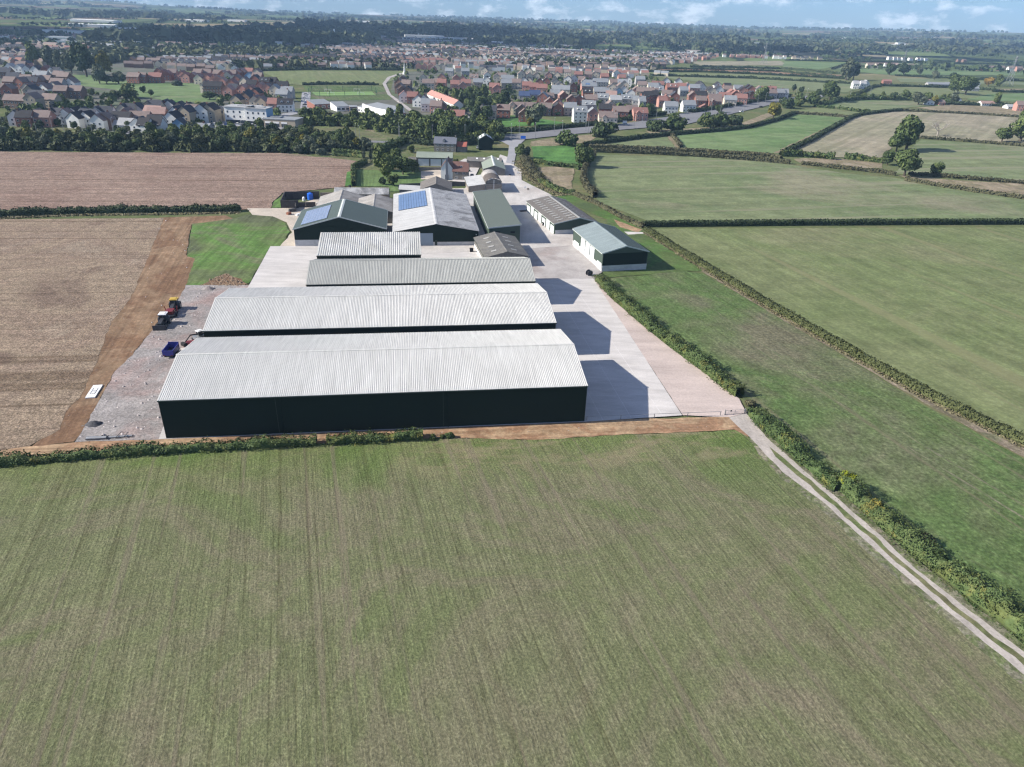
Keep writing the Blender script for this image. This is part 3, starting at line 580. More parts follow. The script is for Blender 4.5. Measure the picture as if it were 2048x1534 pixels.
# ---------------------------------------------------------------- hedges
PBUSH = []
def hedge(label, pts, w=1.8, h=1.8, mat=None, name='hedge', cat='hedge', size=None, dens=1.0, rough=0.3, gaps=0.0, trimmed=False, scruff=0.0, offset=0.0):
    mat = mat or L_HEDGE; P = [at(*p) for p in pts]; seg = []; tot = 0
    for a, b in zip(P[:-1], P[1:]): seg.append((tot, (b - a).length)); tot += (b - a).length
    cen = sum(P, Vector()) / len(P); dist = max(60.0, min(p.length for p in P))
    rs = np.random.RandomState(abs(hash(label)) % 9999 if False else int(sum(ord(c) for c in label)) % 9999)
    size = size or max(0.26, dist * 0.0016)
    area = (2 * h + w) * tot * 0.85; n = int(min(60000, area / (size * size) * 1.5 * dens)) + 20
    S = rs.uniform(0, tot, n); idx = np.searchsorted([s for s, _ in seg], S, side='right') - 1
    Pa = np.array([(p.x, p.y) for p in P]); s0 = np.array([s for s, _ in seg]); ln = np.array([l for _, l in seg])
    t = ((S - s0[idx]) / ln[idx])[:, None]; base = Pa[idx] * (1 - t) + Pa[idx + 1] * t; D = (Pa[idx + 1] - Pa[idx]) / ln[idx][:, None]; Nn = np.stack([-D[:, 1], D[:, 0]], 1)
    th = rs.uniform(-0.12, 1.12, n) * math.pi; wild = rs.random_sample(n) < .07      # round the arch, foot to foot
    # lumpy modulation along the hedge: every shrub has its own height and width
    ph = rs.uniform(0, 6.28, 5); fr = np.array([.35, .8, 1.7, 3.1, 5.3]) / max(1.0, w * .6)
    lump = sum(np.sin(S * f + p) * a for f, p, a in zip(fr, ph, (1, .8, .7, .5, .35))) / 3.0
    lump2 = sum(np.sin(S * f * 1.31 + p * 2 + th * 2) * a for f, p, a in zip(fr, ph, (1, .8, .7, .5, .35))) / 3.0
    rr = (0 if trimmed else rough)
    hw = w / 2 * (1 + rr * lump2); hh = h * (1 + rr * lump); e = 0.55 if not trimmed else 0.3
    cx = np.sign(np.cos(th)) * np.abs(np.cos(th)) ** e; cz = np.sign(np.sin(th)) * np.abs(np.sin(th)) ** e
    k = rs.uniform(0.74, 1.06 + rr * .25, n) + wild * rs.uniform(0, .55, n) * (rr > .15)
    off = hw * cx * k; z = np.maximum(0.02, hh * 0.5 + hh * 0.5 * cz * k); 
    C = np.stack([base[:, 0] + Nn[:, 0] * off, base[:, 1] + Nn[:, 1] * off, z], 1)
    Nv = np.stack([Nn[:, 0] * cx, Nn[:, 1] * cx, cz + .15], 1)
    if gaps:
        keep = (np.sin(S * .13 + ph[0]) + np.sin(S * .31 + ph[1])) > -2 + gaps; C, Nv = C[keep], Nv[keep]
    V, Fq = leafquads(C, Nv, size, rs)
    # inner twig core
    m = max(2, int(tot / max(1.5, size * 3))); ss = np.linspace(0, tot, m + 1); cv = []; cf = []
    for j, s in enumerate(ss):
        i = min(len(seg) - 1, int(np.searchsorted(s0, s, side='right') - 1)); tt = (s - s0[i]) / ln[i]; p = Pa[i] * (1 - tt) + Pa[i + 1] * tt; d = (Pa[i + 1] - Pa[i]) / ln[i]; nn = np.array([-d[1], d[0]])
        lu = sum(math.sin(s * f + q) * a for f, q, a in zip(fr, ph, (1, .8, .7, .5, .35))) / 3.0
        a_ = w / 2 * .72; hz = h * .82 * (1 + rr * lu)
        for sx, z_ in ((-1, 0), (-1, hz * .75), (-.5, hz), (.5, hz), (1, hz * .75), (1, 0)): q = p + nn * a_ * sx; cv.append((q[0], q[1], z_))
    for j in range(m):
        for i in range(5): a = j * 6 + i; cf.append((a, a + 1, a + 7, a + 6))
    if not gaps:
        k0 = len(V); V = np.concatenate([V, np.array(cv)]); Fq = np.concatenate([Fq, np.array(cf) + k0])
    o0 = np.array([cen.x, cen.y, 0]); me = npmesh(name, V - o0, Fq, mat)
    return thing(name, label, cat, (cen.x, cen.y, 0), me=me)

hedge('dense green hedge beside the pink gravel strip, from hose reel to field gate', [(1196, 562), (1232, 597), (1274, 635), (1332, 682), (1402, 735), (1442, 768), (1478, 795)], 2.9, 2.5, L_HEDGE, rough=.5, size=.24)
hedge('long bushy hedge beside the farm track, near the field gate', [(1504, 832), (1530, 856), (1580, 902), (1630, 945), (1676, 984)], 2.7, 2.4, L_HEDGE, rough=.55, size=.21)
hedge('long bushy hedge beside the farm track, running off the lower right of the photo', [(1684, 978), (1735, 1022), (1800, 1075), (1880, 1138), (1960, 1200), (2048, 1266), (2300, 1450), (2450, 1570)], 3.1, 2.6, L_HEDGE, rough=.58, size=.19)
hedge('low ragged hedge along the near field edge, left of the barn gap', [(-260, 958), (-60, 936), (60, 925), (240, 911), (400, 901), (634, 889)], 2.2, 1.55, L_HEDGE, rough=.55, size=.22)
hedge('short dark hedge in front of the nearest barn, right of the gap', [(654, 888), (740, 883), (846, 877)], 2.2, 1.7, L_HEDGE, rough=.5, size=.22)
for _i, (_x, _y, _r) in enumerate(((866, 879, .9), (884, 878, .7), (901, 877, 1.0))): PBUSH.append((_x, _y, _r))
hedge('clipped olive hedge between the dirt strip and the big right-hand grass field', [(1292, 461), (1330, 486), (1420, 541), (1540, 614), (1700, 706), (1850, 790), (2048, 889), (2500, 1108)], 2.2, 1.7, leaf_mat('olive_hedge_leaves', (.04, .05, .02), (.075, .088, .034), (.12, .13, .055)), rough=.2, trimmed=False, size=.33)
hedge('long dark clipped hedge between the pale pasture and the big right-hand field', [(1284, 453), (1400, 452), (1600, 450), (1800, 449), (2048, 448), (2500, 452)], 2.4, 2.2, L_HEDGE_D, rough=.1)
hedge('thin brown twiggy hedge beside the grass verge of the brown-roofed shed', [(1148, 390), (1190, 408), (1230, 430), (1262, 447), (1286, 456)], 1.8, 1.6, L_HEDGE_B, rough=.3)
hedge('thick dark hedge between the yard and the dry paddock', [(1080, 366), (1100, 377), (1120, 386), (1148, 389)], 2.6, 2.4, L_HEDGE, rough=.25)
hedge('scrubby hedge along the lane edge beside the dry paddock', [(1048, 318), (1054, 332), (1066, 348), (1082, 366)], 4.5, 2.6, L_HEDGE_B, rough=.4)
hedge('dark curved hedge beside the long pale pasture', [(1188, 312), (1176, 328), (1168, 345), (1166, 362), (1174, 380), (1190, 396)], 2.8, 3.0, L_HEDGE_B, rough=.2)
hedge('hedge between the green paddock and the dry paddock', [(1062, 324), (1100, 332), (1150, 335), (1160, 340)], 2.6, 2.0, L_HEDGE, rough=.35)
hedge('dark straight hedge across the left stubble fields', [(-500, 444), (0, 432), (150, 426), (300, 424), (440, 423), (482, 422)], 3.0, 2.2, L_HEDGE_D, rough=.35)
hedge('tall clipped hedge along the left side of the garden lawn', [(707, 373), (707, 338)], 2.0, 2.6, L_HEDGE, trimmed=True)
hedge('short clipped hedge at the top of the garden lawn', [(710, 337), (733, 327)], 2.2, 2.6, L_HEDGE, trimmed=True)
hedge('clipped hedge above the upper stubble field beside the poplars', [(666, 312), (700, 314), (728, 317)], 3.5, 4.0, L_HEDGE, trimmed=True)
hedge('dark hedge running up from the poplars to the main road', [(752, 309), (780, 300), (800, 290), (812, 284)], 5.0, 4.0, L_HEDGE, rough=.25)
hedge('long dark hedge behind the stone farmhouse beside the road', [(812, 287), (860, 291), (930, 290), (985, 286)], 4.5, 4.0, L_HEDGE_D, rough=.35)
hedge('long dark hedge along the far kerb of the main road', [(1005, 263), (1060, 264), (1110, 259), (1180, 251), (1240, 243), (1300, 233), (1330, 229)], 4.0, 2.6, L_HEDGE_D, rough=.2)
hedge('dark hedge along the far kerb right of the side road', [(1380, 226), (1430, 219), (1480, 210), (1540, 199), (1580, 193)], 4.0, 2.8, L_HEDGE_D, rough=.4)
hedge('dark field hedge below the road verge', [(1168, 293), (1200, 288), (1260, 280), (1340, 271), (1450, 262), (1500, 256), (1560, 240), (1588, 228)], 3.0, 2.6, L_HEDGE_D, rough=.15)
hedge('hedge along the top of the strip field', [(1178, 295), (1250, 298), (1400, 305), (1540, 314), (1562, 318)], 2.6, 2.2, L_HEDGE_B, rough=.15)
hedge('hedge along the foot of the strip field', [(1186, 304), (1300, 308), (1400, 314), (1500, 321), (1580, 328)], 2.8, 2.4, L_HEDGE_B, rough=.15)
hedge('short hedge between the pale field and the green pasture', [(1340, 268), (1352, 282), (1362, 296)], 2.4, 2.0, L_HEDGE_B, rough=.2)
hedge('dark clipped hedge running up between the green pasture and the hay field', [(1572, 305), (1620, 283), (1660, 260), (1700, 238), (1716, 232), (1760, 226), (1800, 222)], 3.4, 2.6, L_HEDGE_D, rough=.1)
hedge('hedge at the foot of the hay field, left half', [(1560, 312), (1600, 313), (1640, 316), (1668, 319)], 4.5, 3.4, L_HEDGE, rough=.35)
hedge('hedge at the foot of the hay field, right half', [(1688, 318), (1730, 322), (1764, 326)], 4.0, 3.2, L_HEDGE, rough=.35)
hedge('thin hedge between the two hay fields', [(1800, 222), (1860, 225), (1960, 230), (2048, 236), (2400, 252)], 2.6, 2.0, L_HEDGE_B, rough=.15)
hedge('hedge between the hay field and the pale right-hand pasture', [(1840, 277), (1900, 281), (1990, 288), (2048, 293), (2400, 312)], 2.4, 1.8, L_HEDGE_B, rough=.25)
hedge('low hedge below the oak row, left half', [(1602, 329), (1680, 338), (1740, 344), (1790, 351)], 2.4, 2.0, L_HEDGE_B, rough=.15)
hedge('low hedge below the oak row, right half', [(1810, 362), (1860, 371), (1950, 385), (2048, 399), (2500, 462)], 2.4, 2.0, L_HEDGE_B, rough=.15)
hedge('hedge at the foot of the pale right-hand pasture', [(1816, 350), (1880, 354), (1960, 361), (2048, 368), (2500, 402)], 2.4, 1.8, L_HEDGE_B, rough=.25)
hedge('short hedge between the two small green fields', [(1578, 227), (1640, 231), (1700, 236)], 2.6, 2.2, L_HEDGE_B, rough=.2)
hedge('broken hedge between the small fields, left part', [(1628, 214), (1668, 218)], 3.0, 2.4, L_HEDGE, rough=.4)
hedge('broken hedge between the small fields, right part', [(1676, 218), (1720, 224), (1740, 225)], 3.0, 2.4, L_HEDGE, rough=.4)
hedge('dark hedge along the back of the small pale field', [(1640, 212), (1680, 203), (1740, 199), (1840, 201), (1900, 205)], 5.0, 4.0, L_HEDGE, rough=.5)
hedge('hedge along the lane below the bungalows', [(1885, 209), (1960, 211), (2048, 215), (2300, 223)], 4.0, 3.0, L_HEDGE_D, rough=.4)
for k, (lab, pts) in enumerate([
    ('first far hedge, along the edge of the pale far field', [(1300, 152), (1500, 157), (1640, 165), (1700, 168)]),
    ('second far hedge, above the dark green far field', [(1270, 144), (1400, 144), (1520, 149), (1690, 158)]),
    ('third far hedge, along the brown far field', [(1310, 138), (1450, 140), (1560, 144), (1690, 157)]),
    ('fourth far hedge, at the front of the tan far field', [(1380, 134), (1480, 136), (1560, 138), (1690, 149)]),
    ('fifth far hedge, slanting up from the white farmhouse', [(1722, 188), (1742, 176), (1760, 173)]),
    ('sixth far hedge, beyond the white farmhouse', [(1760, 172), (1900, 176), (1990, 182)]),
    ('seventh far hedge, behind the green corner field', [(1985, 184), (2100, 187), (2400, 200)]),
    ('eighth far hedge, slanting between the far green fields', [(1664, 139), (1700, 127)]),
    ('ninth far hedge, crossing the far right pastures', [(1790, 152), (1900, 157), (2048, 163), (2300, 172)]),
    ('tenth far hedge, beyond the long far field', [(1570, 121), (1700, 124), (1850, 126), (2048, 130), (2300, 138)]),
    ('eleventh far hedge, behind the sports field', [(520, 143), (600, 140), (700, 140), (810, 141)]),
    ('twelfth far hedge, between sports field and floodlit pitch', [(606, 171), (660, 170), (757, 171)])]):
    hedge(lab, pts, 3.6, 2.8, L_HEDGE_D, rough=.5, size=1.1)
for _i, (_x, _y, _r) in enumerate(PBUSH): tree('bush0', at(_x, _y), _r, f'small dark shrub, {nth(_i)} of three from the left at the barn hedge end')
# coloured shrubs standing in the track hedge
tree('bushyellow0', at(1690, 980), 2.1, 'bright lime-yellow shrub in the track hedge', vs=1.15)
tree('bushyellow0', at(1752, 1030), 1.9, 'yellow-green shrub with reddish foot in the track hedge, second from the gate').children[0].data = crown_mesh('crown', 90, leaf_mat('gold_leaves', (.12, .11, .03), (.24, .21, .05), (.33, .29, .08)), 1.0, .75, .6, n=1500, size=.11, lobes=13)
tree('bushgrey0', at(1672, 972), 1.5, 'pale grey-green leaning shrub beside the lime-yellow one', vs=1.2)
tree('bushbrown0', at(1500, 812), 1.3, 'brown twiggy bramble bush behind the field gate')
tree('bushbrown0', at(1846, 1088), 1.6, 'reddish-brown bramble clump in the track hedge')

# ---------------------------------------------------------------- tree lists
TL = []   # kind, px, py, crown diameter in photo px, stretch, phrase
def ph_r(px, py, dpx): p = at(px, py); return p, dpx / 2 * (p - CAMP).dot(FW) / F_PX
for kind, px, py, dpx, vs, lab in [
    ('oak0', 1812, 300, 66, 1.15, 'largest oak, dark and full, in the hedge line at the hay field corner'),
    ('oak1', 1792, 303, 44, .95, 'spreading green oak just left of the largest oak'),
    ('oak2', 1774, 330, 28, 1.1, 'small narrow oak left of the pair below the hay field'),
    ('oak1', 1808, 352, 58, 1.0, 'wide airy oak at the corner of the long pasture'),
    ('oak2', 1872, 352, 32, .95, 'small round oak on the hedge right of the airy oak'),
    ('oak0', 2040, 283, 62, .95, 'big oak at the right edge below the hay field'),
    ('oak1', 2003, 284, 34, .9, 'low dark oak at the left of the right-edge group'),
    ('oak2', 2054, 254, 44, 1.0, 'dark oak cut by the right edge above the big oak'),
    ('oak0', 1166, 335, 48, 1.05, 'feathery grey-green oak at the corner of the green paddock'),
    ('oak1', 1040, 316, 24, 1.3, 'bright green tree beside the lane junction'),
    ('grey0', 1052, 316, 20, 1.3, 'pale silvery tree right of the bright green lane tree'),
    ('light0', 760, 342, 44, 1.25, 'tall yellow-green tree at the left of the garden group'),
    ('oak1', 790, 338, 40, 1.15, 'dark brownish tree behind the garden group'),
    ('light1', 778, 356, 46, 1.1, 'pale leafy birch in the middle of the garden'),
    ('oak2', 806, 350, 38, 1.05, 'round green garden tree left of the workshop'),
    ('oak0', 826, 346, 32, 1.0, 'round green garden tree nearest the workshop'),
    ('light2', 787, 372, 27, 1.05, 'small bright yellow-green tree casting a shadow on the lawn'),
    ('dark1', 766, 370, 18, 1.1, 'small dark thin tree left of the bright lawn tree'),
    ('light1', 822, 306, 20, .9, 'round grey-green shrub tree behind the small shed'),
    ('poplar0', 728, 324, 16, 1.35, 'left one of the two narrow poplars'),
    ('poplar0', 742, 324, 15, 1.1, 'right one of the two narrow poplars'),
    ('bush1', 860, 289, 16, .9, 'dark shrub left of the slate-roofed stone house'),
    ('bush0', 845, 320, 10, 1.0, 'small round shrub in the yard behind the workshop'),
    ('bush1', 912, 324, 12, 1.0, 'round bush against the long grey stable roof'),
    ('bush1', 938, 344, 8, 1.2, 'small dark bush at the corner of the farmhouse'),
    ('grey0', 1070, 252, 52, .95, 'large grey-green sallow clump on the roadside green'),
    ('yellow1', 1060, 254, 20, 1.1, 'small brownish tree in front of the sallow clump'),
    ('bush0', 1130, 291, 50, .9, 'rounded roadside thicket nearest the lane junction'),
    ('bush1', 1210, 274, 54, 1.05, 'tall roadside thicket, second from the lane junction'),
    ('bush1', 1310, 262, 40, 1.05, 'roadside thicket left of the side road, left part'),
    ('bush0', 1345, 262, 48, 1.05, 'roadside thicket left of the side road, right part'),
    ('bush0', 1410, 254, 40, 1.05, 'roadside thicket right of the side road, left part'),
    ('bush0', 1440, 253, 42, 1.0, 'roadside thicket right of the side road, middle part'),
    ('bush1', 1472, 251, 40, .95, 'roadside thicket right of the side road, right part'),
    ('yellow1', 1546, 237, 38, 1.0, 'golden-green round tree on the dry bank by the road'),
    ('oak2', 1436, 226, 18, 1.0, 'small round tree on the road verge by the lamp posts'),
    ('oak0', 1520, 204, 36, .95, 'dark full tree behind the hedge at the end of the estate'),
    ('bush1', 1570, 216, 34, 1.1, 'roadside tree clump, leftmost beyond the golden tree'),
    ('bush0', 1596, 213, 36, 1.1, 'roadside tree clump, second beyond the golden tree'),
    ('bush0', 1622, 208, 30, 1.1, 'roadside tree clump, third beyond the golden tree'),
    ('oak1', 1658, 203, 44, .95, 'dark spreading roadside tree beyond the clumps'),
    ('dark0', 1634, 196, 16, 1.2, 'small upright tree by the far road'),
    ('dark1', 1646, 194, 14, 1.2, 'second small upright tree by the far road'),
    ('dark2', 1586, 184, 12, 1.4, 'pointed conifer behind the estate end'),
    ('dark1', 1602, 186, 12, 1.3, 'second pointed conifer behind the estate end'),
    ('grey1', 1692, 160, 34, 1.3, 'tall pale willow left of the white farmhouse'),
    ('dark0', 1706, 160, 30, 1.2, 'dark tall tree beside the willow and white farmhouse'),
    ('dark1', 1778, 150, 26, 1.1, 'dark rounded tree of the far pair, left one'),
    ('dark2', 1806, 152, 28, 1.0, 'dark rounded tree of the far pair, right one'),
    ('grey1', 1838, 149, 16, 1.2, 'lone pale tree right of the far dark pair'),
    ('grey0', 1868, 160, 18, 1.1, 'lone hazy tree in the far pastures'),
    ('oak0', 1908, 187, 36, 1.1, 'big dark tree group by the long farm shed, left tree'),
    ('oak1', 1930, 190, 40, 1.0, 'big dark tree group by the long farm shed, right tree'),
    ('dark2', 1906, 166, 24, .9, 'low tree behind the long farm shed'),
    ('grey0', 1836, 210, 34, .8, 'low spreading grey willow near the bungalows'),
    ('oak2', 1852, 208, 22, 1.1, 'dark tree beside the grey willow'),
    ('yellow0', 1868, 210, 18, 1.1, 'brownish tree between willow and bungalows'),
    ('grey1', 1906, 208, 26, 1.1, 'grey leafy tree in front of the bungalows'),
    ('light0', 1990, 212, 22, 1.2, 'light green tree between two bungalows'),
    ('orange0', 1976, 173, 24, .8, 'reddish-brown low tree near the far caravans'),
    ('light1', 1998, 172, 26, .9, 'pale green low tree near the far caravans'),
    ('orange0', 835, 242, 12, 1.4, 'slim orange autumn tree by the school end'),
    ('orange0', 521, 278, 16, 1.0, 'orange autumn tree in the roadside belt'),
    ('yellow0', 925, 208, 14, 1.1, 'small yellow tree beside the white terrace'),
    ('yellow0', 208, 152, 42, 1.2, 'yellow-green tree behind the park, right of the poplar group'),
    ('light0', 66, 132, 34, 1.3, 'first rounded tree of the big park row'),
    ('grey1', 104, 140, 36, 1.35, 'second tree of the big park row, pale green'),
    ('grey1', 124, 144, 28, 1.6, 'third tree of the big park row, tall and narrow'),
    ('grey0', 144, 148, 34, 1.5, 'fourth tree of the big park row, grey-green'),
    ('dark0', 174, 154, 54, 1.3, 'largest dark tree of the park row'),
    ('dark1', 84, 128, 30, 1.2, 'dark round tree at the left of the park row'),
    ('grey0', 200, 168, 32, 1.3, 'round grey-green tree standing out in the park'),
    ('dark2', 214, 168, 26, .8, 'low dark bush beside the standing-out park tree'),
    ('grey0', 238, 168, 34, .75, 'broad low grey bush on the park grass'),
    ('bush0', 258, 196, 50, .8, 'big low green thicket at the foot of the park'),
    ('bush0', 230, 198, 30, .8, 'low green thicket left of the big one below the park'),
    ('bushgrey0', 356, 172, 24, .8, 'pale low bush by the brick estate'),
    ('dark1', 287, 186, 14, 1.2, 'small dark tree at the right of the park thicket'),
    ('dark2', 302, 193, 16, .9, 'small dark bush on the park slope'),
    ('oak1', 420, 200, 30, .6, 'long low bush above the white flats'),
    ('oak2', 165, 190, 18, .95, 'round clipped tree in the lower left park row'),
    ('oak0', 184, 192, 18, .95, 'second round tree in the lower left park row'),
    ('light2', 150, 194, 10, 1.0, 'small light tree in the lower left park row'),
    ('oak0', 104, 252, 26, .95, 'round green tree in front of the white houses'),
    ('light1', 60, 252, 12, 1.2, 'slim light green tree in front of the leftmost white house'),
    ('light0', 124, 214, 26, .9, 'wide light green bush behind the white houses'),
    ('light2', 162, 212, 16, .9, 'small light green bush behind the white houses'),
    ('dark1', 100, 214, 22, .9, 'brown-green bush behind the white houses'),
    ('bush0', 148, 254, 20, .9, 'green shrub in front of the second pair of white houses'),
    ('yellow0', 218, 255, 18, 1.0, 'yellow-green small tree beside the road junction'),
    ('dark0', 174, 246, 16, 1.0, 'dark shrub between the white houses and the verge')]:
    p, r = ph_r(px, py, dpx); tree(kind, p, r, lab, vs=vs)

# dead tree: bare limbs
def dead_tree(p, h):
    rs = random.Random(5); t = thing('dead_tree', 'bare pale dead tree standing in the hay field', 'tree', (p.x, p.y, 0)); b = MB(); b.tube((0, 0, 0), (0, 0, h * .35), .55, .42, 8); b.build('trunk', DEADWOOD, t)
    def br(mb, a, d, l, r, k):
        e = a + d * l; mb.tube(a, e, r, r * .6, 5)
        if k:
            for _ in range(3 if k > 1 else 2):
                dd = (d + Vector((rs.uniform(-.8, .8), rs.uniform(-.8, .8), rs.uniform(-.25, .5)))).normalized(); br(mb, e, dd, l * rs.uniform(.6, .85), r * .6, k - 1)
    for i in range(6):
        mb = MB(); a = i * 1.05; br(mb, Vector((0, 0, h * .3)), Vector((math.cos(a), math.sin(a), .8)).normalized(), h * .30, .36, 3); mb.build('branch', DEADWOOD, t)
dead_tree(at(1874, 272), 11)

def scatter(kinds, poly, n, rr, seed, name, phrase, group, vs=(.85, 1.15), mind=5, cat=None):
    """individual trees of a belt, each labelled by its look and its count from the left"""
    pts = poly_pts(poly, n, seed, mind); rs = random.Random(seed); pts.sort(key=lambda q: topx((q[0], q[1], 0))[0]); LK = {'oli': 'olive', 'oak': 'mid green', 'dar': 'dark green', 'lig': 'light green', 'yel': 'yellowing', 'gre': 'grey-green', 'ora': 'orange', 'bus': 'bushy green', 'pop': 'tall narrow'}
    for i, (x, y) in enumerate(pts):
        k = rs.choice(kinds); r = rs.uniform(*rr)
        tree(k, (x, y), r, f"{LK[k[:3]]} {name}, {nth(i)} from the left {phrase}", group, vs=rs.uniform(*vs), trunk=True)
BELT = ['oak0', 'oak1', 'olive0', 'olive1', 'olive0', 'dark1', 'olive1', 'light0', 'light1', 'yellow0', 'grey0', 'bush0']
scatter(BELT, [(-120, 276), (0, 278), (120, 276), (300, 280), (300, 300), (0, 298), (-120, 296)], 56, (3.1, 4.5), 1, 'tree', 'in the belt above the upper stubble field', 'trees of the left roadside belt')
scatter(BELT, [(300, 276), (420, 272), (560, 268), (690, 284), (740, 300), (640, 305), (560, 302), (300, 302)], 96, (3.3, 4.9), 2, 'tree', 'in the dense belt below the white flats', 'trees of the dense middle belt', vs=(.85, 1.15))
scatter(['bushgrey0', 'grey0', 'bush0'], [(545, 303), (560, 306), (645, 311), (640, 306)], 9, (2.6, 3.6), 3, 'shrub', 'along the edge of the upper stubble field', 'shrubs on the stubble edge', mind=5)
scatter(['bush0', 'bushgrey0', 'light0', 'oak0', 'dark1', 'bushbrown0'], [(600, 243), (700, 240), (800, 240), (860, 250), (880, 262), (800, 262), (700, 252), (610, 250)], 46, (3.6, 6), 4, 'scrub bush', 'in the scrub below the school', 'scrub below the school', vs=(.7, 1.1))
scatter(['light0', 'oak1', 'light1', 'dark0', 'bush0', 'oak2'], [(850, 262), (880, 254), (1000, 262), (1000, 278), (900, 283), (840, 282)], 38, (4.2, 6.8), 5, 'tree', 'in the wood beside the road junction', 'trees of the junction wood', vs=(.9, 1.2))
scatter(['oak0', 'dark0', 'bush0', 'bush1'], [(592, 234), (640, 228), (660, 240), (610, 246)], 9, (3.4, 5), 6, 'tree', 'in front of the school', 'trees in front of the school')
scatter(['dark0', 'oak0', 'light0', 'oak1'], [(880, 205), (940, 190), (1010, 200), (1040, 228), (980, 246), (930, 236)], 26, (4.5, 6.8), 7, 'tree', 'between white terrace and estate', 'trees beside the white terrace')
scatter(['dark0', 'grey0', 'oak1', 'light0'], [(0, 238), (60, 248), (230, 262), (300, 266), (230, 268), (0, 262)], 16, (2.2, 3.6), 8, 'shrub tree', 'on the verge below the white houses', 'shrub trees on the left verge', vs=(.8, 1))
scatter(['bush1', 'bush0', 'oak0'], [(1330, 222), (1350, 226), (1262, 240), (1180, 248), (1190, 243)], 9, (3.6, 5.4), 9, 'tree', 'along the estate front by the road', 'trees along the estate front')
scatter(['oak0', 'oak1', 'dark0', 'dark1', 'light1'], [(1660, 199), (1720, 196), (1900, 200), (1900, 204), (1720, 201), (1660, 203)], 14, (3.5, 5.5), 10, 'tree', 'in the hedge beyond the small field', 'trees of the far hedge line')

# ---------------------------------------------------------------- uncut grass and weeds along verges and hedge feet
def tufts(label, pts, w, n, mat=L_REED, size=.35, h=.35):
    P = [at(*p) for p in pts]; rs = np.random.RandomState(n % 999); L_ = [0]
    for a, b in zip(P[:-1], P[1:]): L_.append(L_[-1] + (b - a).length)
    S = rs.uniform(0, L_[-1], n); i = np.clip(np.searchsorted(L_, S, side='right') - 1, 0, len(P) - 2); A = np.array([(p.x, p.y) for p in P]); t = ((S - np.array(L_)[i]) / (np.array(L_)[i + 1] - np.array(L_)[i]))[:, None]
    q = A[i] * (1 - t) + A[i + 1] * t; d = A[i + 1] - A[i]; d /= np.linalg.norm(d, axis=1)[:, None]; off = rs.normal(0, w / 2.2, n)[:, None] * (.5 + .5 * np.sin(S * .4)[:, None] ** 2); q = q + np.stack([-d[:, 1], d[:, 0]], 1) * off
    C = np.stack([q[:, 0], q[:, 1], rs.uniform(.05, h, n)], 1); V, Fq = leafquads(C, np.tile([0, -.3, .8], (n, 1)), size, rs); o = ob('verge_grass_tufts', npmesh('verge_grass_tufts', V, Fq, mat)); o['kind'] = 'stuff'; o['label'] = label; o['category'] = 'grass'
tufts('dry grass fringe at the foot of the clipped right-hand hedge', [(1288, 466), (1414, 545), (1536, 619), (1694, 711), (1846, 796), (2048, 897)], 1.0, 5200)
tufts('weeds along the hedge side of the farm track', [(1500, 838), (1560, 892), (1620, 948), (1690, 1003), (1770, 1070), (1850, 1140), (1950, 1222), (2048, 1298), (2300, 1500)], 1.2, 7000, L_HEDGE, .22, .25)
tufts('pale weeds on the crop side of the farm track', [(1500, 884), (1558, 952), (1634, 1010), (1714, 1086), (1785, 1150), (1896, 1242), (2010, 1338), (2300, 1600)], 1.0, 3500, leaf_mat('pale_weeds', (.12, .13, .08), (.2, .2, .14), (.30, .28, .22)), .18, .18)
tufts('rough grass fringe of the dark hedge across the stubble', [(-300, 442), (0, 437), (150, 431), (300, 429), (480, 426)], 2.0, 3000, L_REED, .5)
tufts('tall grass bank along the lane', [(1040, 322), (1048, 340), (1064, 356), (1092, 378), (1130, 392)], 5.0, 4000, L_REED, .55, .5)
tufts('grass fringe in front of the barn hedge', [(-200, 956), (0, 936), (240, 918), (400, 908), (640, 895), (900, 880)], .9, 6000, L_HEDGE, .2, .2)
# ================================================================= farm buildings
ROOF_PALE = surf_mat('pale_fibre_cement', (.53, .525, .50), 0.75, 0.10, 0.12, 3.0, 0.08, obj=True, streak=(2.0, .12, .3))
ROOF_GREYRIB = surf_mat('grey_fibre_cement', (.36, .365, .34), 0.8, 0.12, 0.12, 3.0, 0.12, obj=True, streak=(2.0, .12, .3))
ROOF_MID = surf_mat('mid_fibre_cement', (.50, .50, .48), 0.8, 0.15, 0.2, 3.0, 0.2, obj=True, streak=(1.2, .12, .3), tint=(.85, .85, .83))
ROOF_GREEN = surf_mat('green_roof_sheet', (.072, .095, .082), 0.55, 0.08, 0.2, 3.0, 0.06, obj=True, spec=.4)
ROOF_OLD = surf_mat('weathered_asbestos', (.40, .40, .40), 0.9, 0.25, 0.25, 2.6, 0.65, obj=True, streak=(.6, .12, .3), tint=(.55, .55, .55))
ROOF_TAN = surf_mat('tan_weathered_roof', (.36, .34, .315), 0.9, 0.25, 0.2, 2.0, 0.25, obj=True, streak=(.6, .1, .3), tint=(.7, .7, .7))
ROOF_OLDPALE = surf_mat('pale_weathered_roof', (.50, .50, .49), 0.9, 0.14, 0.2, 2.0, 0.15, obj=True, streak=(.6, .1, .3))
ROOF_BROWN = surf_mat('brown_grey_roof', (.19, .175, .16), 0.9, 0.2, 0.3, 3.0, 0.3, obj=True, streak=(.8, .12, .3))
ROOF_DARKGREY = surf_mat('dark_grey_roof', (.17, .165, .155), 0.9, 0.2, 0.4, 3.0, 0.4, obj=True, tint=(1.3, 1.28, 1.2))
ROOF_LIGHTBLUE = surf_mat('pale_blue_green_roof', (.225, .27, .275), 0.7, 0.1, 0.2, 3.0, 0.1, obj=True, streak=(1.2, .1, .3))
ROOF_SAGE = surf_mat('sage_roof', (.25, .285, .235), 0.8, 0.12, 0.3, 3.0, 0.15, obj=True)
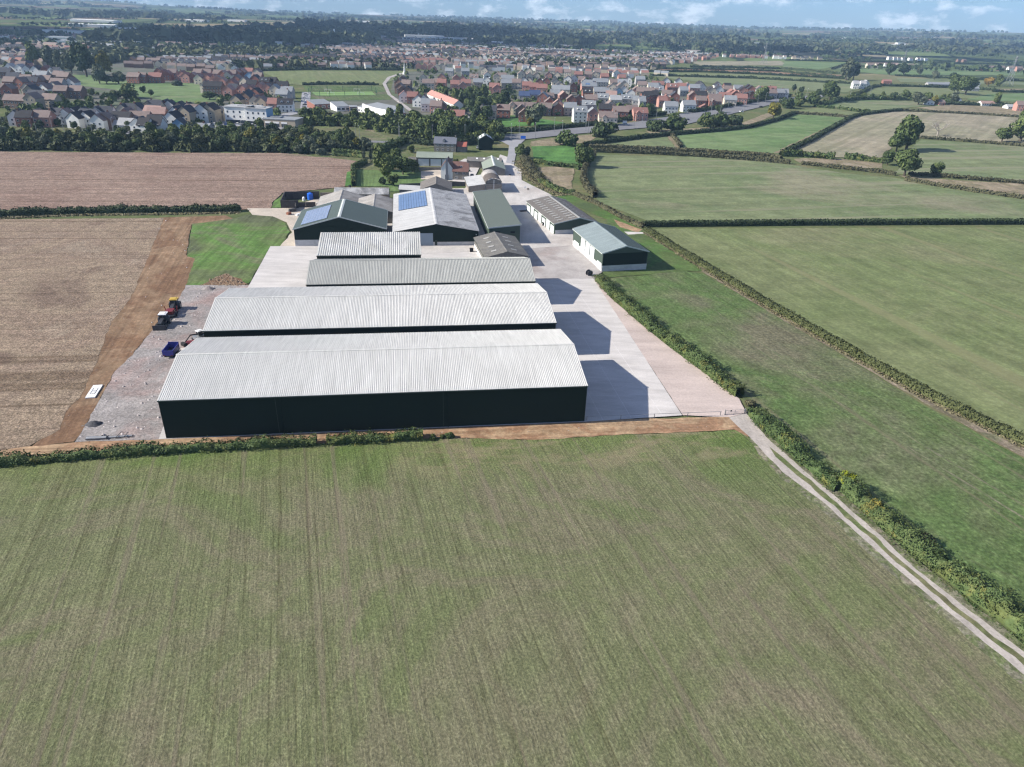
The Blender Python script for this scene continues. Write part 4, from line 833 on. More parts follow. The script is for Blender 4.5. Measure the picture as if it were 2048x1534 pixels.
CLAD = surf_mat('shaded_dark_green_cladding', (.010, .020, .014), 0.75, 0.08, 0.1, 3.0, 0.05, obj=True, spec=.12)  # dark green sheeting, near black because shade is put into its colour
CLAD_LIT = surf_mat('sunlit_green_cladding', (.055, .078, .06), 0.6, 0.1, 0.3, 3.0, 0.08, obj=True)  # lighter copy of the same sheeting, sunlight put into its colour
CLAD_GREY = surf_mat('grey_boarding', (.16, .155, .145), 0.9, 0.3, 0.5, 4, 0.3, obj=True, streak=(4, 4, .2))
PANEL = surf_mat('precast_panel', (.52, .52, .515), 0.85, 0.12, 0.4, 3.0, 0.12, obj=True, streak=(.4, .4, 3), island=.15)
DOOR_W = surf_mat('white_door_sheet', (.62, .65, .66), 0.6, 0.05, 0.4, 3.0, 0.05, obj=True)
DOOR_G = surf_mat('grey_roller_door', (.26, .32, .38), 0.5, 0.04, 0.4, 3.0, 0.04, obj=True)
TRIM = surf_mat('pale_trim', (.50, .53, .50), 0.6, 0.05, 0.5, 3, 0.05, obj=True)
TRIM_D = surf_mat('dark_trim', (.03, .045, .035), 0.5, 0.05, 0.5, 3, 0.05, obj=True)
DARK = surf_mat('dark_interior', (.02, .02, .022), 0.95, 0.2, 0.5, 3, 0.2)
STEEL = surf_mat('galvanised_steel', (.30, .31, .32), 0.5, 0.2, 1, 5, 0.2, metal=.5)
RUST = surf_mat('rusty_sheet', (.23, .10, .065), 0.9, 0.3, 0.5, 3, 0.4, obj=True)
STONE_M = surf_mat('grey_stone_wall', (.20, .185, .165), 0.95, 0.3, 0.8, 3.0, 0.5, obj=True)
WHITE_M = surf_mat('white_render', (.72, .72, .71), 0.85, 0.06, 0.3, 3, 0.05, obj=True)
TIMBER = surf_mat('grey_timber', (.25, .22, .19), 0.95, 0.3, 0.8, 4, 0.4, obj=True, island=.3)
TILE_R = surf_mat('red_brown_tiles', (.17, .095, .08), 0.9, 0.25, 0.5, 3, 0.35, obj=True)
SLATE = surf_mat('blue_grey_slate', (.13, .14, .17), 0.7, 0.15, 0.4, 3, 0.25, obj=True, spec=.4)
GLASS_D = surf_mat('window_glass', (.03, .04, .055), 0.15, 0.1, 1, 1, 0.05, spec=.6)
SOLAR = surf_mat('solar_cells', (.12, .19, .33), 0.3, 0.05, 1, 4, 0.05, spec=.7, island=.2)
SOLAR2 = surf_mat('pale_solar_cells', (.20, .25, .36), 0.35, 0.05, 1, 4, 0.05, spec=.6, island=.2)
SOLARFR = surf_mat('panel_frame', (.55, .58, .62), 0.4, 0.05, 1, 4, 0.05, metal=.3)
LIGHTSHEET = surf_mat('translucent_rooflight', (.30, .295, .275), 0.5, 0.15, 1, 3, 0.15)

def corr_slope(s0, s1, t0, z0, t1, z1, pitch, depth=0.09, th=0.04):
    """one roof slope of trapezoidal corrugated sheet between eave (t0,z0) and ridge (t1,z1)"""
    n = int(round((s1 - s0) / pitch)); p = (s1 - s0) / n; V = []; F_ = []; sg = []
    for i in range(n):
        a = s0 + i * p; sg += [(a, 0), (a + p * .42, 0), (a + p * .52, depth), (a + p * .90, depth)]
    sg.append((s1, 0))
    d = Vector((t1 - t0, z1 - z0)).normalized(); nx, nz = (-d.y, d.x) if d.x > 0 else (d.y, -d.x)
    for (t, z) in ((t0, z0), (t1, z1)):
        for s, h in sg: V.append((s, t + nx * h, z + nz * h))
    m = len(sg)
    for i in range(m - 1): F_.append((i, i + 1, m + i + 1, m + i) if t1 > t0 else (i + 1, i, m + i, m + i + 1))
    k = len(V)      # underside and edges
    V += [(s0, t0, z0 - th), (s1, t0, z0 - th), (s1, t1, z1 - th), (s0, t1, z1 - th)]
    F_ += [(k, k + 3, k + 2, k + 1), (0, m - 1, k + 1, k), (0, k, k + 3, m), (m - 1, 2 * m - 1, k + 2, k + 1)]
    return V, F_
def slope_pt(t0, z0, t1, z1, f, up=0.0):
    d = Vector((t1 - t0, z1 - z0)); n = Vector((-d.y, d.x)).normalized()
    if n.y < 0: n = -n
    return t0 + d.x * f + n.x * up, z0 + d.y * f + n.y * up
def shed(name, label, pose, roof, wall, pitch=.33, rk=.5, over=.35, endover=.12, plinth=0.0, plinth_mat=None, lower=None, ridge_mat=None, mono=False, depth=.09, roof_r=None, trim=None, cat='farm building', open_sides=()):
    """portal-frame shed: x,y,angle,L,W,eave,ridge ; local x along the ridge, local y across"""
    x, y, a, L, W_, he, hr = pose
    t = thing(name, label, cat, (x, y, 0), R(a)); tr = W_ * rk
    prof = [(0, 0), (W_, 0), (W_, hr if mono else he)] + ([] if mono else [(tr, hr)]) + [(0, he)]
    w = MB(); z0 = plinth
    def wall_box(mb, zz0, zz1, s0=0, s1=L, th=.18):
        mb.box(s0, s1, 0, th, zz0, zz1); mb.box(s0, s1, W_ - th, W_, zz0, zz1); mb.box(s0, s0 + th, th, W_ - th, zz0, zz1); mb.box(s1 - th, s1, th, W_ - th, zz0, zz1)
    wall_box(w, z0, min(he, hr) - .02)
    lo = min(he, hr) - .02
    for s in (0, L - .18):
        pr = [(0.0, lo), (W_, lo)] + ([(W_, hr - .03), (0, he - .03)] if mono else [(W_, he - .03), (tr, hr - .04), (0, he - .03)])
        if mono and he > hr: pr = [(0, lo), (W_, lo), (W_, hr - .02), (0, he - .03)]
        w.extr(pr, 'x', s, s + .18)
    if mono:
        if hr > he: w.box(.18, L - .18, W_ - .18, W_, lo, hr - .03)
        else: w.box(.18, L - .18, 0, .18, lo, he - .03)
    w.build('wall', wall, t)
    if plinth:
        pm = plinth_mat or PANEL; nbay = max(2, round(W_ / 6)); nl = max(2, round(L / 6))
        for e, (s0, s1) in enumerate(((-.03, .16), (L - .16, L + .03))):
            me = MB().box(s0, s1, .02, W_ / nbay - .02, 0, plinth - .01).me('concrete_panel', pm)
            for i in range(nbay): ob('concrete_panel', me, t, (0, i * W_ / nbay, 0))
        for t0, t1 in ((-.03, .16), (W_ - .16, W_ + .03)):
            me = MB().box(.2, L / nl - .02, t0, t1, 0, plinth - .01).me('concrete_panel', pm)
            for i in range(nl): ob('concrete_panel', me, t, (i * L / nl, 0, 0))
    if mono:
        t0, z0_, t1, z1_ = (-over, he - (hr - he) / W_ * over, W_ + over, hr + (hr - he) / W_ * over)
        V, F_ = corr_slope(-endover, L + endover, t0, z0_, t1, z1_, pitch, depth); ob('roof', mesh('roof', V, F_, roof), t)
    else:
        g1 = (hr - he) / tr; g2 = (hr - he) / (W_ - tr)
        V, F_ = corr_slope(-endover, L + endover, -over, he - g1 * over, tr, hr, pitch, depth); ob('roof_slope', mesh('roof_slope', V, F_, roof), t)
        V, F_ = corr_slope(-endover, L + endover, W_ + over, he - g2 * over, tr, hr, pitch, depth); ob('roof_slope', mesh('roof_slope', V, F_, roof_r or roof), t)
        rw = .30 if ridge_mat is None else .55
        MB().extr([(tr - rw, hr - g1 * rw + depth + .05), (tr - rw, hr - g1 * rw + depth + .02), (tr, hr + depth + .02), (tr + rw, hr - g2 * rw + depth + .02), (tr + rw, hr - g2 * rw + depth + .05), (tr, hr + depth + .07)][::-1], 'x', -endover - .03, L + endover + .03).build('ridge_cap', ridge_mat or roof, t)
    if trim:
        for s0, s1 in ((-endover - .1, -endover - .01), (L + endover + .01, L + endover + .1)):
            b = MB()
            if mono: b.extr([(-over, he - .3), (W_ + over, hr - .3), (W_ + over, hr + .16), (-over, he + .16)], 'x', s0, s1)
            else:
                b.extr([(-over, he - g1 * over - .22), (tr, hr - .22), (tr, hr + .15), (-over, he - g1 * over + .15)], 'x', s0, s1); b.extr([(tr, hr - .22), (W_ + over, he - g2 * over - .22), (W_ + over, he - g2 * over + .15), (tr, hr + .15)], 'x', s0 + .002, s1 - .002)
            b.build('barge_flashing', trim, t)
    for tt, zz, f in ((-over - .1, he, -1), (W_ + over - .02, hr if mono else he, 1)):
        MB().box(-endover, L + endover, tt, tt + .12, zz - .28, zz - .12).build('gutter', TRIM_D if trim is None else trim, t)
    return t
def wallpanel(parent, name, mat, side, s0, s1, z0, z1, W_, L, th=.06, label=None):
    """a door or sheet fixed 4 cm proud of wall 'front' (s=0), 'back', 'right' (t=0) or 'left' (t=W)"""
    b = MB()
    if side == 'front': b.box(-.04 - th, -.035, s0, s1, z0, z1)
    elif side == 'back': b.box(L + .035, L + .04 + th, s0, s1, z0, z1)
    elif side == 'right': b.box(s0, s1, -.04 - th, -.035, z0, z1)
    else: b.box(s0, s1, W_ + .035, W_ + .04 + th, z0, z1)
    return b.build(name, mat, parent, label)
def rooflight(parent, s0, s1, pose, side, f0, f1, rk=.5, mat=None, name='rooflight', up=.12, th=.03):
    x, y, a, L, W_, he, hr = pose; tr = W_ * rk
    e = (0, he) if side == 'right' else (W_, he)
    pts = [slope_pt(e[0], e[1], tr, hr, f, u) for f, u in ((f0, up), (f1, up), (f1, up + th), (f0, up + th))]
    return MB().extr(pts, 'x', s0, s1).build(name, mat or LIGHTSHEET, parent)
def solar_array(parent, pose, side, s0, s1, f0, f1, ns, nf, mat, rk=.5, gap=.05, frame=SOLARFR):
    x, y, a, L, W_, he, hr = pose; tr = W_ * rk; e = (0, he) if side == 'right' else (W_, he); ds = (s1 - s0) / ns; df = (f1 - f0) / nf
    slen = math.hypot(tr - e[0], hr - he); gf = gap / slen
    def pm(fa, fb, sa, sb, u0, u1): return MB().extr([slope_pt(*e, tr, hr, f, u) for f, u in ((fa, u0), (fb, u0), (fb, u1), (fa, u1))], 'x', sa, sb)
    for j in range(nf):
        me = pm(f0 + j * df + gf, f0 + (j + 1) * df - gf, gap, ds - gap, .17, .22).me('solar_panel', mat)
        for i in range(ns): ob('solar_panel', me, parent, (s0 + i * ds, 0, 0))
    pm(f0, f1, s0, s1, .12, .165).build('panel_frame', frame, parent)

B1 = (-61.98, 108.31, 8.47, 77.09, 26.74, 8.26, 10.68)
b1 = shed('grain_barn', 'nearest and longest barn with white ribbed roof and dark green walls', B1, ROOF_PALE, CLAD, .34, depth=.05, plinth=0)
for s in (20.6, 50.7): MB().box(s - .9, s - .82, -.03, -.005, .1, 8.0).build('panel_joint', TRIM_D, b1)
for s in (20.6, 50.7): MB().tube((s, -.42, 8.0), (s, -.12, 7.3), .07, n=6).tube((s, -.12, 7.3), (s, -.12, .1), .07, n=6).build('downpipe', CLAD, b1)
MB().box(-.06, .0, -.06, .1, 0, 8.1).box(77.09, 77.15, -.06, .1, 0, 8.1).build('corner_flashing', TRIM_D, b1)
B2 = (-66.21, 138.55, 8.61, 76.59, 26.05, 8.40, 10.76)
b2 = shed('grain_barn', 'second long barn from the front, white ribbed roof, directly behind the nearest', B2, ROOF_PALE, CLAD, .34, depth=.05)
B3 = (-53.86, 173.23, 8.49, 59.75, 20.77, 7.00, 9.87)
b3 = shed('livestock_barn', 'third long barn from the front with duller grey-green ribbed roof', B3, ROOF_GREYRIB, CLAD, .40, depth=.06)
B4 = (-56.74, 194.99, 8.60, 29.39, 13.93, 7.8, 10.3)
b4 = shed('livestock_barn', 'short pale-ribbed barn in front of the solar-panelled green shed', B4, ROOF_MID, CLAD, .62, depth=.11, mono=True)
B5 = (-43.76, 232.23, 98.94, 24.66, 29.57, 5.94, 9.89)
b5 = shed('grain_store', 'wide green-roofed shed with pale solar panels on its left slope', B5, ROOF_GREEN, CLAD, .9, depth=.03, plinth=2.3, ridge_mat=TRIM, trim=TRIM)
solar_array(b5, B5, 'left', 2.2, 20.5, .14, .72, 8, 9, SOLAR2, gap=.07)
wallpanel(b5, 'roller_door', DOOR_W, 'front', 10.6, 15.2, 0.05, 4.6, B5[4], B5[3]); wallpanel(b5, 'roller_door', DOOR_W, 'front', 15.5, 19.9, 0.05, 4.6, B5[4], B5[3])
B6 = (-13.10, 236.00, 98.95, 55.28, 28.30, 5.10, 7.58)
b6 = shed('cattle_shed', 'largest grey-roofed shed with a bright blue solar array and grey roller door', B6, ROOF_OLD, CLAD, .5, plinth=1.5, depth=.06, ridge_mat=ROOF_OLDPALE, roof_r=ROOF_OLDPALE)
solar_array(b6, B6, 'left', 26.5, 51.5, .12, .86, 4, 11, SOLAR, frame=TRIM_D)
wallpanel(b6, 'roller_door', DOOR_G, 'front', 15.3, 21.6, .05, 4.5, B6[4], B6[3]); wallpanel(b6, 'lamp', TRIM, 'front', .6, .9, 3.8, 4.1, B6[4], B6[3], .2); wallpanel(b6, 'side_door', TRIM_D, 'front', 13.9, 14.7, .05, 2.1, B6[4], B6[3])
# soot-dark lichen runs below the ridge come from the roof material streaks
B7 = (0.95, 239.84, 99.23, 54.89, 10.65, 6.85, 5.76)
b7 = shed('machinery_store', 'long narrow lean-to shed with plain olive-green roof', B7, surf_mat('olive_roof_sheet', (.105, .125, .105), 0.6, .05, .2, 3, .05, obj=True, spec=.35), CLAD_LIT, .9, depth=.03, mono=True, trim=TRIM)
for s in (1.8, 6.9): wallpanel(b7, 'vent_window', DARK, 'front', s, s + 1.5, 3.9, 4.5, B7[4], B7[3])
for i in range(3): wallpanel(b7, 'door', CLAD, 'left', 9 + i * 16, 10.2 + i * 16, .05, 2.4, B7[4], B7[3])
B8 = (3.73, 215.17, 102.5, 22.26, 13.54, 3.48, 5.13)
b8 = shed('workshop_shed', 'small dark grey gabled shed with pale rooflights beside the third barn', B8, ROOF_DARKGREY, CLAD_GREY, .4, depth=.05, plinth=1.2, plinth_mat=WHITE_M)
for i in range(4):
    rooflight(b8, 3 + i * 4.7, 4.3 + i * 4.7, B8, 'right', .45, .72); rooflight(b8, 3 + i * 4.7, 4.3 + i * 4.7, B8, 'left', .35, .6)
B9 = (29.0, 257.5, 106.5, 34.96, 16.31, 4.1, 5.9)
b9 = shed('vehicle_shed', 'brown-grey roofed shed with rows of pale rooflights and white doors', B9, ROOF_BROWN, CLAD_LIT, .4, rk=.42, depth=.05, plinth=0, ridge_mat=LIGHTSHEET, trim=TRIM)
for i in range(11):
    rooflight(b9, 2.4 + i * 2.9, 3.2 + i * 2.9, B9, 'left', .18, .42, .42); rooflight(b9, 1.8 + i * 2.9, 2.6 + i * 2.9, B9, 'left', .62, .88, .42); rooflight(b9, 1.8 + i * 2.9, 2.5 + i * 2.9, B9, 'right', .4, .8, .42)
for i in range(7): wallpanel(b9, 'roller_door', DOOR_W, 'left', .6 + i * 4.95, 4.3 + i * 4.95, .05, 3.5 if i % 2 else 2.9, B9[4], B9[3])
for i in range(2): wallpanel(b9, 'concrete_panel', PANEL, 'front', 8.2 - i * 7.9 + .1, 16.0 - i * 7.9, .03, 1.7, B9[4], B9[3])
B10 = (41.04, 216.33, 105.01, 28.46, 14.97, 6.03, 8.00)
b10 = shed('machinery_store', 'tall green shed at the yard corner with pale roof and three tall white doors', B10, ROOF_GREEN, CLAD_LIT, .5, depth=.04, plinth=2.0, ridge_mat=ROOF_LIGHTBLUE, roof_r=ROOF_LIGHTBLUE, trim=TRIM)
MB().box(-.02, -.012, .2, 14.8, 2.02, 5.8).build('painted_shade_sheet', CLAD, b10)  # near-black sheet paints shade onto the gable turned from the sun
for i, (s0, s1) in enumerate(((7.2, 11.0), (11.7, 15.4), (16.1, 20.0))): wallpanel(b10, 'tall_door', DOOR_W, 'left', s0, s1, .9, 5.3, B10[4], B10[3], .09)
for s0, s1 in ((22.0, 26.6), (.3, 4.0)): wallpanel(b10, 'low_door', DOOR_W, 'left', s0, s1, .05, 2.6, B10[4], B10[3], .1)
B11 = (-6.91, 355.22, 95.4, 27.0, 10.6, 3.3, 5.0)
b11 = shed('stock_shed', 'grey-green gabled shed with pale ridge beside the curved-roof barn', B11, ROOF_SAGE, CLAD_GREY, .5, depth=.04, ridge_mat=TRIM, roof_r=ROOF_SAGE)
b14 = shed('open_workshop', 'sage-roofed workshop with two big pale doors beyond the garden trees', (-52.85, 374.0, 3.0, 18.4, 9.5, 4.3, 6.2), ROOF_SAGE, CLAD_GREY, .5, depth=.04)
for s in (1.0, 7.2, 13.2): wallpanel(b14, 'sliding_door', DOOR_W, 'right', s, s + (5.4 if s < 13 else 4.0), .05, 3.5, 9.5, 18.4)
b16 = shed('long_stable', 'long low grey-roofed stable range with small white rooflights', (*at(934, 336).xy, 1.5, 17.5, 8.5, 3.6, 4.8), ROOF_DARKGREY, TIMBER, .5, depth=.04)
for i in range(4): rooflight(b16, 4.5 + i * 3.6, 5.5 + i * 3.6, (0, 0, 0, 17.5, 8.5, 3.6, 4.8), 'right', .45, .8, mat=WHITE_M)
b17 = shed('tall_dark_shed', 'tall dark green shed with pale-striped roof beside the lane junction', (*at(985, 301).xy, 97, 9.5, 8.0, 6.0, 8.4), ROOF_GREEN, CLAD, .6, depth=.04)
for f in (.15, .55):
    for sd in ('left', 'right'): rooflight(b17, 1.0, 8.5, (0, 0, 0, 9.5, 8.0, 6.0, 8.4), sd, f, f + .26, mat=WHITE_M)
b20 = shed('old_stock_barn', 'old asbestos-roofed timber barn with rusty red doors at the end of the garden', (*at(669, 404.5).xy, 6.6, 21.9, 8.5, 3.5, 5.0), ROOF_OLD, TIMBER, .45, depth=.06)
for s0, s1, m in ((1.2, 4.6, RUST), (4.75, 8.0, RUST), (8.4, 12.8, STEEL)): wallpanel(b20, 'sliding_door', m, 'right', s0, s1, .05, 3.0, 8.5, 21.9)
b23 = shed('cattle_shed', 'small pale fibre-cement roofed shed between the solar sheds', (*at(791, 448).xy, 98.9, 21, 15.5, 4.2, 6.4), ROOF_TAN, CLAD_GREY, .5, depth=.05)
b24 = shed('lean_to_shed', 'pale roofed shed behind the left solar-panelled shed', (*at(725, 448).xy, 98.9, 27, 17, 4.0, 6.6), ROOF_TAN, CLAD_GREY, .5, depth=.05)
b22 = shed('old_cow_shed', 'dark low gabled barn just behind the blue solar array', (*at(903, 396).xy, 96, 15.5, 13.0, 3.6, 5.9), ROOF_BROWN, CLAD_GREY, .45, depth=.05)
b21 = shed('lean_to_shed', 'white-roofed open lean-to beside the dark low barn', (*at(852, 398).xy, 96, 9.0, 11, 3.4, 3.9), ROOF_OLDPALE, CLAD_GREY, .45, depth=.05, mono=True)
b25 = shed('yard_building', 'small dark shed behind the sage-roofed workshop', (*at(817, 331).xy, 5, 4.6, 4, 3.2, 3.8), CLAD_GREY, CLAD, .5, depth=.03)
# dutch barn with a curved roof and its open lean-to
def dutch_barn():
    px, py = at(971, 384).xy; a = R(99); L, Wd, he = 24.0, 7.4, 4.2
    p = at(1004, 386); t = thing('dutch_barn', 'round-roofed dutch barn of rusty dark sheets on open steel posts', 'farm building', (p.x, p.y, 0), a)
    b = MB(); n = 12; prof = []
    for i in range(n + 1): th = math.pi * i / n; prof.append((Wd / 2 - math.cos(th) * Wd / 2, he + math.sin(th) * 2.4))
    inner = [(x * .985 + .05, z - .07) for x, z in prof]
    MB().extr(prof[::-1] + inner, 'x', -.2, L * .45).build('curved_roof', surf_mat('rusty_dark_sheet', (.10, .085, .075), .8, .35, .4, 2, .4, obj=True), t)
    MB().extr(prof[::-1] + inner, 'x', L * .45 + .02, L * .8).build('curved_roof', surf_mat('patched_sheet', (.33, .31, .29), .8, .5, .4, 1.5, .6, obj=True), t)
    me = MB().box(0, .15, 0, .15, 0, he + .2).me('post', STEEL)
    for i in range(7):
        for y_ in (0, Wd - .15): ob('post', me, t, (i * 3.15, y_, 0))
    for i in range(5): MB().box(.02, .12, .2, Wd - .2, .1 + i * .78, .80 + i * .78).build('board', TIMBER, t)
    MB().extr([(.3, he - .1), (Wd - .3, he - .1), (Wd - .8, he + 1.2), (Wd / 2, he + 2.2), (.8, he + 1.2)], 'x', .05, .12).build('gable_sheet', CLAD_GREY, t)
    MB().box(.0, .25, Wd / 2 - .15, Wd / 2 + .1, 0, he + 1.5).build('gable_post', WHITE_M, t)
    MB().box(.3, L * .78, Wd - .35, Wd - .25, 0, 3.6).build('side_sheet', CLAD_GREY, t)
    MB().box(1, 15, 1, Wd - 1, 0, 2.4).build('straw_stack', surf_mat('dark_hay', (.12, .10, .07), .95, .3, 1, 3, .4), t)
    s = shed('open_lean_to', 'white-roofed timber-fronted lean-to against the dutch barn', (p.x - 7.6, p.y - 1.0, 99, 20.0, 7.2, 3.9, 2.9), ROOF_OLDPALE, TIMBER, .45, depth=.05, mono=True)
dutch_barn()
# green-framed small items
def window(parent, loc, w=1.0, h=1.1, mat=None, rz=0.0, frame=None):
    o = ob('window', WIN_ME(w, h), parent, loc, rz); ob('pane', PANE_ME(w, h), o); return o
_wm = {}
def WIN_ME(w, h):
    k = ('f', w, h)
    if k not in _wm:
        b = MB(); e = .09; b.box(-w / 2, w / 2, -.05, .03, 0, e).box(-w / 2, w / 2, -.05, .03, h - e, h).box(-w / 2, -w / 2 + e, -.05, .03, e, h - e).box(w / 2 - e, w / 2, -.05, .03, e, h - e).box(-.04, .04, -.045, .03, e, h - e); _wm[k] = b.me('window', WHITE_M)
    return _wm[k]
def PANE_ME(w, h):
    k = ('p', w, h)
    if k not in _wm: _wm[k] = MB().box(-w / 2 + .08, w / 2 - .08, -.02, .02, .08, h - .08).me('pane', GLASS_D)
    return _wm[k]
def gable_house_parts(t, L, D, he, hr, wall, roof, over=.3, ch=1, x0=0, y0=0):
    w = MB(); w.box(x0, x0 + L, y0, y0 + D, 0, he); w.extr([(y0, he), (y0 + D, he), (y0 + D / 2, hr - .03)], 'x', x0, x0 + L); w.build('wall', wall, t)
    r = MB(); th = .12; g = (hr - he) / (D / 2)
    for sgn in (0, 1):
        if sgn == 0: poly = [(y0 - over, he - g * over), (y0 + D / 2, hr), (y0 + D / 2, hr + th), (y0 - over, he - g * over + th)]
        else: poly = [(y0 + D / 2, hr), (y0 + D + over, he - g * over), (y0 + D + over, he - g * over + th), (y0 + D / 2, hr + th)]
        r.extr(poly, 'x', x0 - .25, x0 + L + .25)
    return r.build('roof', roof, t)
def farmhouse():
    p = at(882, 359); t = thing('farmhouse', 'old farmhouse with white gable, dark chimney stack and red-brown tiled roof', 'house', (p.x, p.y, 0), R(0))
    # cross wing, gable to the camera
    W1, D1, e1, r1 = 5.6, 8.5, 5.4, 9.2
    w = MB(); w.box(0, W1, 0, D1, 0, e1); w.extr([(0, e1), (W1, e1), (W1 / 2, r1 - .03)], 'y', 0, D1); w.build('wall', WHITE_M, t)
    g = (r1 - e1) / (W1 / 2)
    for x0, x1, z0, z1 in ((-.3, W1 / 2, e1 - g * .3, r1), (W1 + .3, W1 / 2, e1 - g * .3, r1)):
        MB().extr([(x0, z0), (x1, z1), (x1, z1 + .14), (x0, z0 + .14)] if x0 < x1 else [(x1, z1), (x0, z0), (x0, z0 + .14), (x1, z1 + .14)], 'y', -.2, D1 + .2).build('roof_slope', TILE_R, t)
    MB().box(2.3, 3.3, -.5, -.01, 0, 9.0).box(2.0, 3.5, -.7, -.02, 0, 2.4).box(2.4, 3.2, -.48, .3, 9.0, 10.0).build('chimney', SLATE, t)
    # main range
    t2 = gable_house_parts(t, 7.2, 6.6, 4.3, 8.0, STONE_M, TILE_R, x0=W1 + .01, y0=-.6)
    for x_ in (1.4, 4.9):
        for z_ in (.7, 3.0): window(t, (W1 + x_ + .3, -.62, z_), 1.3, .95)
    window(t, (W1 + 4.0, .75, 5.6), .8, .9); MB().box(W1 + 6.4, W1 + 7.2, 2.3, 3.1, 7.6, 9.0).build('chimney_stack', STONE_M, t)
farmhouse()
def stone_house():
    p = at(868, 303); t = thing('stone_house', 'grey stone house with slate roof and small dormer, beyond the workshop', 'house', (p.x, p.y, 0), R(-1.5))
    gable_house_parts(t, 12.5, 7.5, 4.6, 7.6, STONE_M, SLATE)
    for x_ in (2.0, 5.0, 8.0, 10.4): window(t, (x_, -.02, 3.0), 1.1, .95); window(t, (x_, -.02, .8), 1.1, 1.0)
    d = MB(); d.box(4.9, 6.3, .5, 2.2, 5.2, 6.2).extr([(4.8, 6.2), (6.4, 6.2), (5.6, 6.9)], 'y', .4, 2.4); d.build('dormer', SLATE, t)
    window(t, (5.6, .47, 5.3), .9, .8); MB().box(11.6, 12.3, 3.3, 4.2, 7.0, 8.6).build('chimney_stack', STONE_M, t)
    p = at(914, 304); t = thing('barn_annex', 'small outbuilding with bright red tiled roof beside the slate-roofed house', 'outbuilding', (p.x, p.y, 0), R(-3)); gable_house_parts(t, 5.2, 6.2, 3.2, 5.2, STONE_M, surf_mat('bright_red_tiles', (.34, .11, .08), .9, .2, .5, 3, .25, obj=True))
    MB().box(2.0, 3.1, -.06, -.01, .05, 2.1).build('door', TIMBER, t)
stone_house()
# ---------------------------------------------------------------- walled muck yard
def seg_wall(name, label, pts, h, mat, th=.3, cat='wall', bay=3.0, part='wall_panel'):
    P = [at(*p) for p in pts]; t = thing(name, label, cat, (P[0].x, P[0].y, 0)); o0 = P[0]
    for a, b in zip(P[:-1], P[1:]):
        d = b - a; n = max(1, int(d.length / bay)); u = d.normalized()
        for i in range(n): MB().bar(a - o0 + u * (i * d.length / n + .02) + Vector((0, 0, h / 2)), a - o0 + u * ((i + 1) * d.length / n - .02) + Vector((0, 0, h / 2)), th, h).build(part, mat, t)
    return t
DARKWALL = surf_mat('stained_concrete_wall', (.075, .068, .066), .95, .35, .6, 3, .4, island=.2)
seg_wall('muck_yard_wall', 'dark stained concrete wall round the muck yard, left and back sides', [(598, 417), (563, 417), (571, 399), (640, 398)], 3.2, DARKWALL)
seg_wall('muck_yard_wall', 'paler timber-clad wall from the muck yard to the old barn', [(641, 398), (668, 397)], 2.6, TIMBER)
seg_wall('yard_wall', 'dark wall dividing the pale bays behind the left solar shed', [(592, 424), (592, 416), (632, 415)], 2.2, DARKWALL)
seg_wall('garden_fence', 'long dark boarded fence along the garden behind the barns', [(797, 381), (800, 376), (880, 373), (930, 372)], 1.9, surf_mat('dark_fence', (.10, .095, .10), .95, .3, .6, 3, .3, island=.25), .1, 'fence', 2.0, 'fence_panel')
seg_wall('yard_fence', 'pale slatted yard fence right of the farmhouse', [(920, 371), (950, 371)], 1.5, TIMBER, .1, 'fence', 1.3, 'fence_panel')
seg_wall('drive_wall', 'low stone wall in front of the sage-roofed workshop', [(838, 341), (882, 341)], 1.6, STONE_M)
seg_wall('road_fence', 'white low fence along the path beside the school', [(852, 236), (874, 250), (880, 255)], 1.6, WHITE_M, .15, 'fence', 3.0, 'fence_panel')

# ---------------------------------------------------------------- fence and gate at the front of the apron
def rail_fence(label, a, b, n, h=1.15, rails=1):
    A, B = at(*a), at(*b); t = thing('rail_fence', label, 'fence', (A.x, A.y, 0)); d = B - A
    me = MB().box(-.06, .06, -.06, .06, 0, h + .08).me('fence_post', STEEL)
    for i in range(n + 1): q = d * (i / n); ob('fence_post', me, t, (q.x, q.y, 0))
    for k in range(rails): z = h - k * .42; MB().tube((0, 0, z), (d.x, d.y, z), .045, n=6).build('rail', STEEL, t)
rail_fence('single-rail steel fence along the front of the concrete apron', (1173, 843), (1440, 833), 4, 1.15, 1)
def field_gate():
    A, B = at(1450, 832), at(1488, 829); t = thing('field_gate', 'galvanised five-bar field gate at the start of the farm track', 'gate', (A.x, A.y, 0)); d = B - A
    for z in (.2, .42, .65, .9, 1.25): MB().tube((0, 0, z), (d.x, d.y, z), .03, n=6).build('bar', STEEL, t)
    for f in (0, .5, 1): MB().tube((d.x * f, d.y * f, .15), (d.x * f, d.y * f, 1.3), .035, n=6).build('upright', STEEL, t)
    for f in (-.03, 1.03): MB().tube((d.x * f, d.y * f, 0), (d.x * f, d.y * f, 1.5), .09, n=8).build('gate_post', STEEL, t)
    MB().box(d.x * .28 - .15, d.x * .28 + .15, d.y * .28 - .03, d.y * .28 + .03, 1.0, 1.25).build('latch_plate', DARK, t)
field_gate()
for i, (x, y) in enumerate(((1496, 827), (1502, 829), (1491, 826))):
    p = at(x, y); o = thing('stone_block', f"{('left','right','rear')[i]} grey stone boulder at the gate end by the hedge", 'boulder', (p.x, p.y, 0), i * .8); r = MB(); r.prism([(math.cos(k * 1.05) * (.5 + .1 * (k % 2)), math.sin(k * 1.05) * .42) for k in range(6)], 0, .55); r.build('stone', STONE_M, o)
